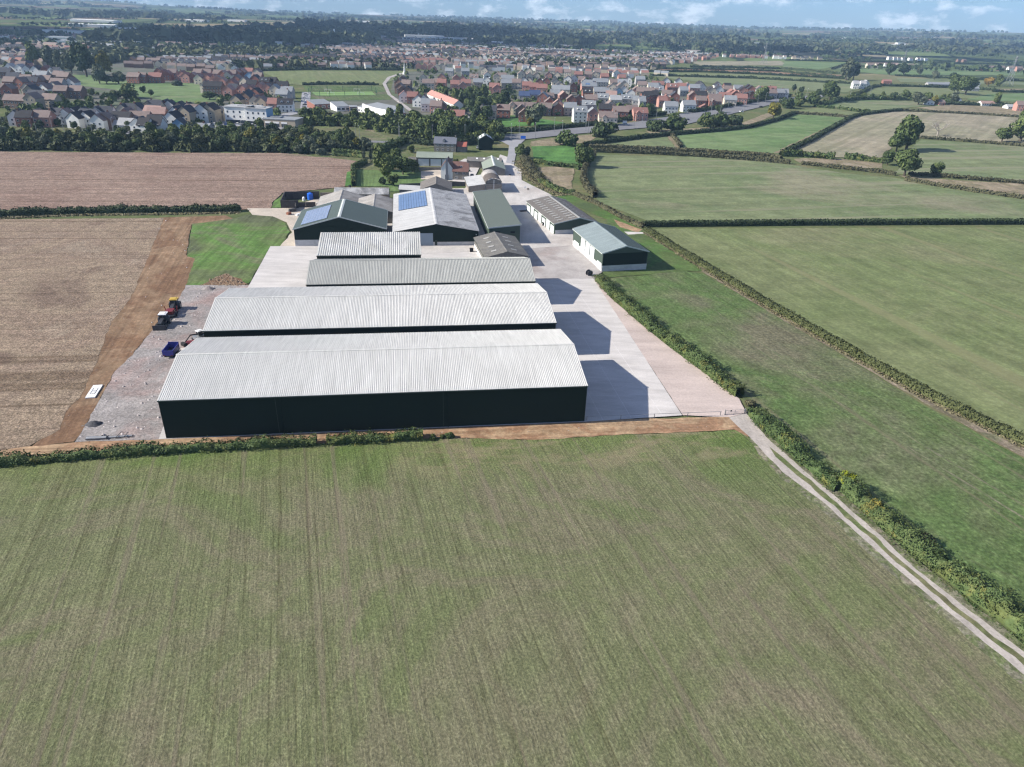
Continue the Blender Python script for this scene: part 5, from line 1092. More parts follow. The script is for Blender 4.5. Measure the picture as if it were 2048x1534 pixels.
# ================================================================= machines and yard things
BLACK = surf_mat('black_rubber', (.02, .02, .022), .8, .1, 1, 3, .1)
def paint(name, c, rough=.4): return surf_mat(name, c, rough, .05, .8, 3, .08, spec=.4)
BLUE = paint('blue_paint', (.045, .05, .27)); YELLOW = paint('yellow_paint', (.50, .34, .05)); REDP = paint('red_paint', (.16, .018, .018)); WHITEP = paint('white_paint', (.75, .75, .74)); DGREY = paint('dark_machine_paint', (.045, .047, .055)); PINKR = paint('pinkish_red_plastic', (.62, .12, .14)); CYANB = paint('bright_blue_paint', (.02, .13, .60)); GLASSC = surf_mat('cab_glass', (.03, .035, .04), .1, .1, 1, 1, .05, spec=.6)
def wheel(parent, x, y, r, w, name='wheel'):
    b = MB().tube((x, y - w / 2, r), (x, y + w / 2, r), r, n=16); o = b.build(name, BLACK, parent)
    MB().tube((x, y - w / 2 - .02, r), (x, y + w / 2 + .02, r), r * .5, n=12).build('rim', STEEL, o); return o
def cab(parent, x0, x1, w, z0, z1, roofmat, over=.12):
    MB().box(x0 + .05, x1 - .05, -w / 2 + .05, w / 2 - .05, z0, z1).build('cab_glass', GLASSC, parent)
    f = MB()
    for x in (x0, x1 - .09):
        for y in (-w / 2, w / 2 - .09): f.box(x, x + .09, y, y + .09, z0, z1)
    f.build('cab_frame', DGREY, parent)
    MB().box(x0 - over, x1 + over, -w / 2 - over, w / 2 + over, z1, z1 + .16).box(x0 + .2, x1 - .2, -w / 2 + .2, w / 2 - .2, z1 + .16, z1 + .24).build('cab_roof', roofmat, parent)
def tractor(p, rz, label, body, roof, blade=False):
    t = thing('tractor', label, 'tractor', (p.x, p.y, 0), rz)
    MB().extr([(1.3, 1.0), (3.9, .95), (4.0, 1.75), (3.6, 1.95), (1.3, 2.05)], 'y', -.42, .42).build('bonnet', body, t)
    MB().box(-.9, 4.0, -.35, .35, .7, 1.1).build('chassis', DGREY, t)
    cab(t, -.55, 1.3, 1.6, 1.25, 2.85, roof)
    for sy in (-1, 1):
        wheel(t, 0, sy * 1.0, .95, .6, 'rear_wheel'); wheel(t, 3.0, sy * .95, .68, .48, 'front_wheel')
        MB().extr([(-1.0, 1.3), (-.7, 1.95), (.7, 1.95), (1.0, 1.3), (.85, 1.3), (.6, 1.8), (-.6, 1.8), (-.85, 1.3)][::-1], 'y', sy * 1.0 - .3, sy * 1.0 + .3).build('mudguard', body, t)
    MB().tube((2.3, .5, 1.6), (2.3, .5, 2.9), .06, n=8).build('exhaust', DGREY, t)
    if blade:
        MB().box(4.6, 4.75, -1.5, 1.5, .25, 1.55).build('blade', DGREY, t); MB().bar((3.9, -.5, .9), (4.6, -.6, .8), .14).bar((3.9, .5, .9), (4.6, .6, .8), .14).build('blade_arm', STEEL, t)
    return t
def up(d, s, az): return None
mdir = (at(322, 652) - at(352, 612)); maz = math.atan2(mdir.y, mdir.x)
tractor(at(331, 648), maz, 'dark tractor with a white cab roof and front blade, nearest of the parked machines', DGREY, WHITEP, True)
tractor(at(352, 618), maz + .05, 'dark tractor with yellow roof, farthest of the parked machines', DGREY, YELLOW)
def seed_drill(p, rz):
    t = thing('cultivator', 'red and black cultivator parked between the two tractors', 'cultivator', (p.x, p.y, 0), rz)
    MB().box(-1.6, 1.6, -1.3, 1.3, .75, .92).build('frame', DGREY, t); MB().extr([(-.9, .95), (.9, .95), (1.2, 1.9), (-1.2, 1.9)], 'y', -.9, .9).build('hopper', REDP, t)
    for i in range(7):
        for x in (-1.3, 1.2): MB().bar((x, -1.2 + i * .4, .8), (x - .35, -1.2 + i * .4, .08), .08).build('tine', DGREY, t)
    for sy in (-1, 1): wheel(t, .1, sy * 1.5, .5, .3)
    MB().bar((1.6, 0, .8), (2.9, 0, .7), .14).build('drawbar', DGREY, t); MB().bar((-1.5, -1.3, .9), (-1.2, -1.5, 2.5), .14).bar((-1.5, 1.3, .9), (-1.2, 1.5, 2.5), .14).build('folding_wing', REDP, t)
seed_drill(at(342, 634), maz + .02)
def tipping_trailer(p, rz):
    t = thing('tipping_trailer', 'blue high-sided tipping trailer parked beside the nearest barn', 'trailer', (p.x, p.y, 0), rz)
    L, Wd, z0, z1 = 4.1, 2.1, .95, 2.15
    MB().box(0, L, -Wd / 2, Wd / 2, z0, z0 + .12).build('floor', DGREY, t)
    for nm, pl in (('side_board', ((0, L, -Wd / 2 - .1, -Wd / 2))), ('side_board', ((0, L, Wd / 2, Wd / 2 + .1))), ('tailgate', ((-.1, 0, -Wd / 2 - .1, Wd / 2 + .1))), ('headboard', ((L, L + .1, -Wd / 2 - .1, Wd / 2 + .1)))):
        MB().box(*pl, z0, z1 + (.3 if nm == 'headboard' else 0)).build(nm, BLUE, t)
    MB().box(.2, L - .2, -.5, .5, .7, 1.0).build('chassis', DGREY, t); MB().bar((L, 0, .75), (L + 1.6, 0, .55), .16).build('drawbar', DGREY, t)
    for x in (1.2, 2.4):
        for sy in (-1, 1): wheel(t, x, sy * .95, .52, .42)
    for sy in (-.8, .8): MB().box(-.16, -.1, sy - .18, sy + .18, .95, 1.1).build('tail_light', REDP, t)
tp = at(338, 719); td = at(352, 688) - at(336, 712); tipping_trailer(tp, math.atan2(td.y, td.x) - .05)
def excavator(p, rz):
    t = thing('mini_excavator', 'grey telehandler with black arm peeping round the second barn', 'loader', (p.x, p.y, 0), rz)
    MB().box(-1.3, 1.4, -.8, .8, .6, 1.3).build('body', STEEL, t); cab(t, -.6, .5, 1.0, 1.3, 2.3, WHITEP)
    for x in (-.9, 1.0):
        for sy in (-1, 1): wheel(t, x, sy * .95, .5, .35)
    MB().bar((-.9, .6, 1.6), (2.6, .6, 2.3), .24).build('boom', BLACK, t); MB().bar((2.6, .6, 2.3), (4.2, .6, 1.0), .18).build('arm', BLACK, t)
    MB().extr([(3.9, .3), (4.9, .3), (4.9, 1.0), (4.3, 1.1)], 'y', -.1, 1.3).build('bucket', BLACK, t)
ex = at(401, 680); excavator(ex, math.atan2(*(at(384, 686) - ex).yx))
p = at(381, 690); t = thing('plastic_hopper', 'pinkish-red plastic hopper on the hardcore by the barn', 'hopper', (p.x, p.y, 0), .4)
MB().extr([(-.5, 0), (.5, 0), (.85, .9), (-.85, .9)], 'y', -.7, .7).build('tub', PINKR, t); MB().box(-.75, .75, -.6, .6, .9, .93).build('contents', REDP, t)
p = at(372, 700); t = thing('sand_heap', 'small pale heap of sand beside the trailer', 'heap', (p.x, p.y, 0)); 
def heap(t, rx, ry, h, mat, seed=1, name='heap_mound'):
    rs = random.Random(seed); V = [(0, 0, h)]; n = 18; Fc = []
    for k in range(1, 5):
        for i in range(n): a = i * 2 * math.pi / n; r = k / 4 * rs.uniform(.88, 1.1); V.append((math.cos(a) * r * rx, math.sin(a) * r * ry, max(-.05, h * (1 - (k / 4) ** 1.3) * rs.uniform(.85, 1.1) - (.08 if k == 4 else 0))))
    for i in range(n): Fc.append((0, 1 + i, 1 + (i + 1) % n))
    for k in range(3):
        for i in range(n): j = (i + 1) % n; Fc.append((1 + k * n + i, 1 + (k + 1) * n + i, 1 + (k + 1) * n + j, 1 + k * n + j))
    ob(name, mesh(name, V, Fc, mat, True), t)
heap(t, 2.2, 1.3, .5, conc_pale_m)
for px, py, rx, ry, h, m, lab in ((417, 580, 2.4, 1.6, 1.1, gravel_m, 'dark grey spoil heap at the top of the hardcore yard'), (188, 851, 2.1, 1.5, 1.0, surf_mat('tarmac_rubble', (.07, .07, .075), .9, .3, 1, 3, .5), 'small heap of dark rubble at the lower left of the hardcore yard')):
    p = at(px, py); t = thing('rubble_heap', lab, 'heap', (p.x, p.y, 0)); heap(t, rx, ry, h, m, 4)
    for k in range(7):
        a = k * .9; s_ = rnd.uniform(.12, .3); MB().box(math.cos(a) * rx * .9 - s_, math.cos(a) * rx * .9 + s_, math.sin(a) * ry - s_ * .7, math.sin(a) * ry + s_ * .7, 0, s_ * 1.2).build('stone', STONE_M, t)
def panel_stack(p, rz):
    t = thing('white_panel_stack', 'white insulated panels lying flat on the yard edge with black brackets on top', 'panels', (p.x, p.y, 0), rz)
    for i in range(3): MB().box(0, 5.4, 0, 1.8, .05 + i * .14, .17 + i * .14).build('panel', WHITEP, t)
    for x in (1.6, 2.2, 2.8): MB().box(x, x + .05, .4, 1.1, .46, .50).build('bracket', BLACK, t)
    for y in (.45, 1.3): MB().box(1.4, 4.0, y, y + .04, .46, .50).build('bracket', BLACK, t)
a, b = at(191, 798), at(208, 771); panel_stack(a, math.atan2(b.y - a.y, b.x - a.x))
def roller(p, rz):
    t = thing('field_roller', 'grey steel field roller and folded frame lying by the lower hedge', 'roller', (p.x, p.y, 0), rz)
    MB().tube((0, 0, .38), (3.4, 0, .38), .38, n=16).build('drum', STEEL, t); MB().tube((3.7, .1, .3), (7.6, .35, .3), .26, n=14).build('drum', STEEL, t)
    MB().bar((0, -.5, .5), (7.8, -.1, .5), .1).bar((3.5, -.6, .5), (3.5, .6, .5), .12).bar((5, -.4, .5), (5.6, .9, .9), .07).bar((6.3, -.4, .5), (6.9, .8, .9), .07).bar((5.6, .9, .9), (6.9, .8, .9), .07).build('frame', DGREY, t)
    for x in (2.3, 2.8): wheel(t, x, .9, .22, .14)
a, b = at(174, 881), at(258, 877); roller(a, math.atan2(b.y - a.y, b.x - a.x))
def tyre_wheel(p):
    t = thing('hose_reel', 'dark irrigation hose reel standing at the yard corner by the hedge', 'hose reel', (p.x, p.y, 0), .5)
    MB().tube((0, -.5, 1.0), (0, .5, 1.0), .55, n=16).build('drum', BLACK, t)
    for y in (-.55, .47): MB().tube((0, y, 1.0), (0, y + .08, 1.0), .95, n=18).build('flange', DGREY, t)
    MB().bar((-.9, -.7, .2), (.9, -.7, .2), .12).bar((-.9, .7, .2), (.9, .7, .2), .12).bar((.9, 0, .2), (2.2, 0, .3), .12).bar((0, -.7, .2), (0, -.7, 1), .1).bar((0, .7, .2), (0, .7, 1), .1).build('stand', DGREY, t)
tyre_wheel(at(1178, 552))
for i, (x, y, w, d, h, m, nm, lab) in enumerate((
    (1089, 452, 1.6, 1.4, 1.3, BLACK, 'waste_bin', 'dark bin standing in front of the white doors of the brown-roofed shed'),
    (943, 505, 1.0, .9, 1.4, BLACK, 'waste_bin', 'dark bin beside the small grey gabled shed'),
    (1046, 424, 2.2, 1.2, .5, BLACK, 'tyre_pile', 'flat dark pile of sheeting at the shadow edge in the yard'),
    (1058, 422, 1.6, 1.2, .6, BLACK, 'tyre_pile', 'dark pile against the corner of the brown-roofed shed'),
    (700, 376, .8, .8, 1.2, BLACK, 'water_butt', 'small dark butt at the hedge end'),
    (848, 377, .7, .7, 1.6, DGREY, 'chimney_post', 'dark post standing on the lawn by the dark fence'))):
    p = at(x, y); t = thing(nm, lab, nm.split('_')[-1], (p.x, p.y, 0), .2 * i); MB().extr([(-w / 2, 0), (w / 2, 0), (w * .58, h), (-w * .58, h)], 'y', -d / 2, d / 2).build('body', m, t)
    MB().box(-w * .6, w * .6, -d * .55, d * .55, h, h + .08).build('lid', m, t)
def tank(p, lab, col, r=1.2, h=2.4):
    t = thing('water_tank', lab, 'tank', (p.x, p.y, 0)); MB().tube((0, 0, 0), (0, 0, h), r, n=20).tube((0, 0, h), (0, 0, h + .4), r, r * .4, 20).build('body', col, t); MB().tube((0, 0, h + .4), (0, 0, h + .5), r * .35, n=12).build('lid', col, t)
tank(at(621, 399), 'bright blue round water tank in the muck yard', CYANB)
tank(at(594, 398), 'small white container tank left of the blue tank', WHITEP, .7, 1.2)
tank(at(608, 402), 'grey-white container beside the blue tank', WHITEP, .6, 1.3)
for i, (x, y) in enumerate(((1050, 380), (1056, 383), (1036, 350))):
    p = at(x, y); t = thing('bollard_sign', ('short white sign board by the yard kerb', 'dark log beside the yard kerb', 'pale signpost by the lane')[i], 'sign', (p.x, p.y, 0)); MB().box(-.05, .05, -.05, .05, 0, 1.6).build('post', STEEL, t); MB().box(-.5, .5, -.1, -.055, .8, 1.6).build('board', WHITEP if i != 1 else TIMBER, t)
# ---------------------------------------------------------------- cars
def car_proto(body):
    t = thing('parked_car', 'car', 'car'); 
    MB().extr([(-2.1, .35), (2.1, .35), (2.15, .75), (1.3, .9), (-2.0, .95), (-2.15, .8)], 'y', -.87, .87).build('body', body, t)
    MB().extr([(-1.7, .94), (1.15, .92), (.45, 1.42), (-1.3, 1.44)], 'y', -.76, .76).build('windows', GLASSC, t); MB().box(-1.25, .42, -.72, .72, 1.43, 1.48).build('roof', body, t)
    for x in (-1.3, 1.35):
        for sy in (-1, 1): MB().tube((x, sy * .72, .32), (x, sy * .9, .32), .32, n=12).build('wheel', BLACK, t)
    for sy in (-.6, .6): MB().box(2.08, 2.17, sy - .18, sy + .18, .6, .74).build('headlight', WHITEP, t)
    return t
CARC = {'white': WHITEP, 'dark': paint('car_black', (.02, .02, .025)), 'silver': paint('car_silver', (.42, .43, .45)), 'blue': paint('car_blue', (.05, .10, .28)), 'red': REDP}
cp = {k: None for k in CARC}
def car(px, py, col, az, lab, group=None):
    p = at(px, py)
    if cp[col] is None: cp[col] = o = car_proto(CARC[col]); o.location = (p.x, p.y, .02); o.rotation_euler = (0, 0, az)
    else: o = copy_thing(cp[col], (p.x, p.y, .02), az)
    o['label'] = lab
    if group: o['group'] = group
    elif 'group' in o: del o['group']
car(944, 354, 'dark', 1.6, 'black car parked beside the farmhouse'); car(956, 297, 'silver', 1.6, 'silver car parked by the tall dark shed')
car(1374, 241, 'dark', 2.2, 'dark car waiting on the side road'); car(1483, 224, 'white', .6, 'white car driving on the main road'); car(1522, 215, 'dark', .6, 'dark car farther along the main road')
car(1251, 250, 'white', .35, 'white car on the main road left of the side road')
rs = random.Random(9); cs = ['white', 'silver', 'dark', 'blue', 'white', 'silver']
carpts = sorted([(430 + i * 7.5, 250 + (i % 3) * 2.2) for i in range(14)] + [(488, 254), (498, 256), (610, 249), (603, 251)])
for i, (x, y) in enumerate(carpts): c = cs[i % 6]; car(x, y, c, rs.uniform(1.3, 1.8), f'{c} car, {nth(i)} from the left in the car park below the white flats', 'cars in the flats car park')
for i in range(9):
    c = cs[(i * 5 + 1) % 6]; car(612 + rs.uniform(-6, 6), 190 + i * 4.2, c, rs.uniform(-.1, .1), f'{c} car, {nth(i)} from the far end of the rows beside the sports pitch', 'cars beside the sports pitch')
for i in range(8): c = cs[(i * 3 + 2) % 6]; car(20 + i * 8.5, 212.5 - i * .25, c, .1, f'{c} car, {nth(i)} from the left in front of the lower brick terrace', 'cars before the lower terrace')
# van
p = at(607, 246); t = thing('van', 'white and blue van at the right of the low shop', 'van', (p.x, p.y, 0), 1.4); MB().extr([(-2.4, .4), (2.6, .4), (2.6, 1.1), (1.9, 1.4), (1.4, 2.3), (-2.4, 2.3)], 'y', -.95, .95).build('body', WHITEP, t); MB().extr([(1.5, 1.4), (1.93, 1.42), (1.45, 2.2), (1.3, 2.2)], 'y', -.97, .97).build('windows', GLASSC, t)
for x in (-1.5, 1.6):
    for sy in (-1, 1): MB().tube((x, sy * .8, .36), (x, sy * .98, .36), .36, n=12).build('wheel', BLACK, t)
# ---------------------------------------------------------------- lamp posts along the main road
lp = thing('street_lamp', 'lamp', 'street lamp'); MB().tube((0, 0, 0), (0, 0, 9.6), .16, .09, 8).build('column', STEEL, lp); MB().bar((0, 0, 9.6), (1.2, 0, 9.8), .09).build('arm', STEEL, lp); MB().box(1.1, 1.9, -.15, .15, 9.72, 9.85).build('lantern', WHITEP, lp)
LP = [(1022, 281), (1038, 273), (1070, 278), (1108, 265), (1124, 273), (1171, 264), (1176, 267), (1228, 256), (1222, 251), (1268, 258), (1284, 249), (1312, 242), (1350, 238), (1372, 243), (1392, 223), (1422, 227), (1420, 220), (1440, 228), (1456, 217), (1470, 219), (1486, 226), (1496, 208), (1514, 212), (1530, 206), (1552, 204), (1566, 198), (1590, 200), (1612, 196), (930, 281), (865, 285), (800, 286), (798, 280), (712, 283), (720, 285), (570, 280), (485, 276), (228, 270), (238, 268), (186, 272), (176, 271), (130, 270), (108, 270), (75, 269), (1700, 192), (1664, 192), (1740, 188)]
LP.sort()
for i, (x, y) in enumerate(LP):
    p = at(x, y); o = lp if i == 0 else copy_thing(lp)
    o.location = (p.x, p.y, 0); o.rotation_euler = (0, 0, 1.6 if i % 2 else -1.5); o['label'] = f'tall thin street lamp, {nth(i)} from the left along the main road'; o['group'] = 'street lamps along the main road'
# road signs
for x, y, lab in ((1046, 283, 'blue direction sign behind the lane tree'), (1249, 251, 'small white sign on the road verge')):
    p = at(x, y); t = thing('road_sign', lab, 'sign', (p.x, p.y, 0)); MB().box(-1.1, -1.0, 0, .1, 0, 3).box(1.0, 1.1, 0, .1, 0, 3).build('post', STEEL, t); MB().box(-1.6, 1.6, -.06, -.01, 1.6, 3.4).build('board', CYANB if 'blue' in lab else WHITEP, t)
# ---------------------------------------------------------------- pylons
def pylon(p, h, lab):
    t = thing('electricity_pylon', lab, 'pylon', (p.x, p.y, ground_z(p.x, p.y)), .4); w0 = h * .11; th = h * .009; b = MB()
    lv = [0, .2, .38, .54, .68, .8, .9, 1.0]; wd = [w0 * (1 - .86 * min(1, v / .7)) if v < .7 else w0 * .14 for v in lv]
    for k in range(7):
        for sx, sy in ((-1, -1), (1, -1), (1, 1), (-1, 1)): b.bar((sx * wd[k], sy * wd[k], h * lv[k]), (sx * wd[k + 1], sy * wd[k + 1], h * lv[k + 1]), th)
        for (ax, ay), (bx, by) in (((-1, -1), (1, -1)), ((1, -1), (1, 1)), ((1, 1), (-1, 1)), ((-1, 1), (-1, -1))): b.bar((ax * wd[k], ay * wd[k], h * lv[k]), (bx * wd[k + 1], by * wd[k + 1], h * lv[k + 1]), th * .6)
    b.build('lattice_tower', STEEL, t)
    for z in (.7, .82, .94):
        MB().bar((-h * .14, 0, h * z), (h * .14, 0, h * z), th).bar((-h * .14, 0, h * z), (0, 0, h * (z + .04)), th * .6).bar((h * .14, 0, h * z), (0, 0, h * (z + .04)), th * .6).build('cross_arm', STEEL, t)
pylon(at(2016, 172), 40, 'nearest lattice pylon in the pastures at the far right'); pylon(at(1801, 150), 38, 'pylon in front of the far dark tree pair'); pylon(at(1527, 128), 38, 'faint distant pylon beyond the tan far field')

# ---------------------------------------------------------------- loose stone, spoil and yard clutter
def stones(label, poly, n, smin, smax, mat, seed):
    pts = poly_pts(poly, n, seed); rs = np.random.RandomState(seed); V = []; Fq = []
    for x, y in pts:
        s = rs.uniform(smin, smax) * (1 + 1.5 * (rs.random_sample() < .04)); k = len(V); a = rs.uniform(0, 3.14); c, d = math.cos(a) * s, math.sin(a) * s; h = s * rs.uniform(.5, 1.1)
        V += [(x - c, y - d, 0), (x + d * .8, y - c * .8, 0), (x + c, y + d, 0), (x - d * .8, y + c * .8, 0), (x - c * .3, y - d * .3, h), (x + c * .45, y + d * .2, h * .9)]
        Fq += [(k, k + 1, k + 4), (k + 1, k + 5, k + 4), (k + 1, k + 2, k + 5), (k + 2, k + 3, k + 5), (k + 3, k + 4, k + 5), (k + 3, k, k + 4)]
    o = ob('loose_stones', npmesh('loose_stones', V, Fq, mat), None, (0, 0, .3)); o.location.z = .12; o['kind'] = 'stuff'; o['label'] = label; o['category'] = 'stones'
STONEP = surf_mat('pale_rubble_stone', (.40, .36, .35), .95, .3, .5, 3, .4, island=.5)
stones('loose stones strewn over the hardcore yard', [(373, 574), (430, 576), (420, 600), (400, 690), (350, 760), (330, 878), (155, 885), (206, 792), (265, 714), (352, 610)], 5200, .06, .2, STONEP, 3)
stones('clods and roots below the grass plot', [(400, 572), (440, 552), (455, 548), (495, 570), (480, 574)], 900, .1, .35, surf_mat('brown_clods', (.22, .16, .11), .95, .3, .5, 3, .4, island=.5), 4)
stones('chalky fragments along the bare soil strip', [(325, 440), (400, 438), (370, 560), (300, 660), (200, 790), (140, 880), (80, 892), (170, 788), (270, 585)], 900, .05, .16, STONEP, 5)
stones('stones along the red soil strip in front of the barn', [(340, 884), (1168, 850), (1460, 840), (1480, 858), (1100, 876), (640, 884)], 900, .05, .14, STONEP, 6)
for i, (px, py, L_, Wd, H, m, lab) in enumerate(((706, 405, 2.4, 1.6, 1.5, TIMBER, 'stack of grey pallets behind the left solar shed'), (640, 410, 3.2, 1.8, 1.0, conc_pale_m, 'pale concrete block stack in the muck yard bay'), (585, 424, 2.8, 1.4, 1.3, DGREY, 'dark scrap machinery beside the left solar shed'), (578, 430, 1.6, 1.4, 1.1, RUST, 'rusty scrap drum stack beside the left solar shed'), (596, 432, 2.0, 1.0, .9, WHITEP, 'white bulk bags beside the left solar shed'), (772, 420, 2.2, 1.5, 1.4, DGREY, 'dark crate stack in the gap between the old sheds'), (962, 440, 2.2, 1.4, 1.4, DGREY, 'dark machine standing in the shaded alley'), (956, 425, 1.6, 1.6, 1.2, RUST, 'rusty trailer part in the shaded alley'), (905, 392, 3.0, 1.0, .9, TIMBER, 'timber pile behind the blue solar shed'), (975, 392, 1.6, 1.4, 1.2, WHITEP, 'white tank beside the open lean-to'), (1020, 352, 1.4, .8, .9, DGREY, 'dark kerbside bin in the upper yard'))):
    p = at(px, py); t = thing('yard_stack', lab, 'stack', (p.x, p.y, 0), .3 * i); n = 3
    for k in range(n): MB().box(-L_ / 2 + .07 * k, L_ / 2 - .05 * k, -Wd / 2, Wd / 2 - .06 * k, H * k / n + .02, H * (k + 1) / n).build('layer', m, t)
for i, (px, py) in enumerate(((1742, 968), (1748, 978))):
    p = at(px, py); t = thing('buried_slab', ('pale concrete slab lying in the paddock, farther one', 'pale concrete slab lying in the paddock, nearer one')[i], 'slab', (p.x, p.y, 0), -.05)
    for k in range(3 - i): MB().box(k * .95, k * .95 + .85, 0, .9, 0, .12).build('slab', conc_pale_m, t)
# ================================================================= houses
def wallm(n, c): return surf_mat(n, c, .9, .12, .3, 3, .12)
WALLS = {'white': wallm('white_house_wall', (.70, .70, .67)), 'cream': wallm('cream_house_wall', (.56, .50, .40)), 'brick': wallm('red_brick_wall', (.27, .125, .095)), 'pink': wallm('pink_brick_wall', (.42, .23, .19)), 'tan': wallm('tan_stone_wall', (.36, .31, .24)), 'brown': wallm('brown_brick_wall', (.20, .13, .10)), 'grey': wallm('grey_house_wall', (.36, .35, .34)), 'blue': wallm('pale_blue_wall', (.22, .36, .50))}
def roofm(n, c): return surf_mat(n, c, .85, .18, .3, 2, .25)
ROOFS = {'slate': roofm('dark_slate_roof', (.055, .058, .07)), 'grey': roofm('grey_slate_roof', (.23, .245, .26)), 'brown': roofm('brown_tile_roof', (.20, .155, .14)), 'red': roofm('red_tile_roof', (.25, .13, .11)), 'pinkish': roofm('pinkish_tile_roof', (.32, .215, .185)), 'black': roofm('near_black_roof', (.035, .034, .038)), 'pale': roofm('pale_grey_roof', (.34, .345, .35)), 'blue': roofm('solar_blue_roof', (.05, .075, .15))}
CHIM = surf_mat('chimney_brick', (.22, .12, .09), .9, .2, .5, 2, .2)
_hm = {}
def house_meshes(L, D, he, hr):
    k = (L, D, he, hr)
    if k not in _hm:
        w = MB(); w.box(0, L, 0, D, 0, he); w.extr([(0, he), (D, he), (D / 2, hr - .05)], 'x', 0, L)
        r = MB(); th = .2; g = (hr - he) / (D / 2); o = .35
        r.extr([(-o, he - g * o), (D / 2, hr), (D / 2, hr + th), (-o, he - g * o + th)], 'x', -.3, L + .3)
        r.extr([(D / 2, hr), (D + o, he - g * o), (D + o, he - g * o + th), (D / 2, hr + th)], 'x', -.3, L + .3)
        _hm[k] = (w.me('wall', WALLS['cream']), r.me('roof', ROOFS['brown']), MB().box(0, .8, D / 2 - .35, D / 2 + .35, he, hr + 1.1).me('chimney', CHIM))
    return _hm[k]
def recol(o, m):
    o.material_slots[0].link = 'OBJECT'; o.material_slots[0].material = m
def _winmesh():
    b = MB(); b.box(-.6, .6, -.05, .02, 0, 1.25); n = len(b.f); b.box(-.5, .5, -.07, .0, .1, 1.15)
    return mesh('window', b.v, b.f, mats=[WHITE_M, GLASS_D], mi=[0] * n + [1] * (len(b.f) - n))
WME = _winmesh(); DME = MB().box(-.5, .5, -.06, .02, 0, 2.1).me('door', surf_mat('front_door', (.10, .10, .13), .6, .05, 1, 1, .05))
HOUSES = []
def house(p, kind, L, wall, roof, estate, ang=None, D=None, he=5.0, hr=8.2, near=True, extra='', label=None, cat='house'):
    """p = ground point under the ridge's middle (kind 'a', ridge across the view) or under the near gable's peak (kind 'g')"""
    D = D or 8.6; rs = random.Random(int(p[0] * 7 + p[1] * 3)); lay = math.atan2(-p[0], p[1])
    ang = (ang if ang is not None else rs.uniform(-9, 9)); a = R(ang) + (0 if kind == 'a' else R(90)) 
    wm, rm, cm = house_meshes(L, D, he, hr); u = Vector((math.cos(a), math.sin(a))); v = Vector((-math.sin(a), math.cos(a)))
    base = Vector((p[0], p[1])) - v * D / 2 - (u * L / 2 if kind == 'a' else Vector((0, 0)))
    t = thing('house', '', cat, (base.x, base.y, ground_z(base.x, base.y) - .02), a, None); t['_e'] = estate
    recol(ob('wall', wm, t), WALLS[wall]); recol(ob('roof', rm, t), ROOFS[roof])
    if 'c' in extra or rs.random() < .35: ob('chimney', cm, t, (L * rs.choice((.02, .88)), 0, 0))
    if near:
        nf = 3 if hr > 9.5 else 2
        for fl in range(nf):
            z = 1.0 + fl * 2.45; 
            if z + 1.3 > he + .3 and fl: continue
            n = max(2, int(L / 2.6))
            for i in range(n):
                x = L * (i + .5) / n
                if fl == 0 and i == n // 2: ob('door', DME, t, (x, 0, 0)); continue
                ob('window', WME, t, (x, 0, z)) if kind == 'a' else ob('window', WME, t, (x, D, z), math.pi)
            if kind == 'g':
                for y in (D * .3, D * .7): ob('window', WME, t, (0, y, z), -math.pi / 2)
    if 'd' in extra:       # dormers on the camera-facing slope
        for i in range(2):
            x = L * (.3 + .4 * i); d = MB(); d.box(x - .7, x + .7, .9, 2.6, he + .3, he + 1.75).extr([(x - .8, he + 1.75), (x + .8, he + 1.75), (x, he + 2.3)], 'y', .8, 3); dd = d.build('dormer', WALLS['white'], t); ob('window', WME, dd, (x, .88, he + .35))
    if 'p' in extra:       # projecting gabled bay
        x = L * .28; d = MB(); d.box(x - 1.7, x + 1.7, -1.6, 0, 0, he - .2).extr([(x - 1.7, he - .2), (x + 1.7, he - .2), (x, he + 1.5)], 'y', -1.6, 2.0); d.build('gable_bay', WALLS[wall], t)
        d = MB()
        for sx in (-1, 1): d.bar((x, .2, he + 1.66), (x, .2, he + 1.66), .01) if False else d.extr(([(x, he + 1.55), (x + 2.0, he - .45), (x + 2.0, he - .3), (x, he + 1.72)] if sx > 0 else [(x - 2.0, he - .45), (x, he + 1.55), (x, he + 1.72), (x - 2.0, he - .3)]), 'y', -1.8, 2.0)
        recol(d.build('bay_roof', ROOFS[roof], t), ROOFS[roof]); ob('window', WME, t, (x, -1.6, 3.3)); ob('window', WME, t, (x, -1.6, .9))
    if 's' in extra:       # solar panels on the front slope
        g = (hr - he) / (D / 2)
        for i in range(3):
            x0 = L * .25 + i * 1.5; MB().extr([(1.2, he + g * 1.2 + .28), (2.9, he + g * 2.9 + .28), (2.9, he + g * 2.9 + .34), (1.2, he + g * 1.2 + .34)], 'x', x0, x0 + 1.35).build('solar_panel', SOLAR, t)
    t['_w'] = wall; t['_r'] = roof; t['_k'] = kind; t['_x'] = extra
    if label: t['label'] = label
    HOUSES.append((t, wall, roof, kind, extra, estate)); return t
WC = {'w': 'white', 'c': 'cream', 'b': 'brick', 'p': 'pink', 't': 'tan', 'n': 'brown', 'g': 'grey', 'u': 'blue'}
RC = {'s': 'slate', 'g': 'grey', 'n': 'brown', 'r': 'red', 'p': 'pinkish', 'k': 'black', 'l': 'pale', 'u': 'blue'}
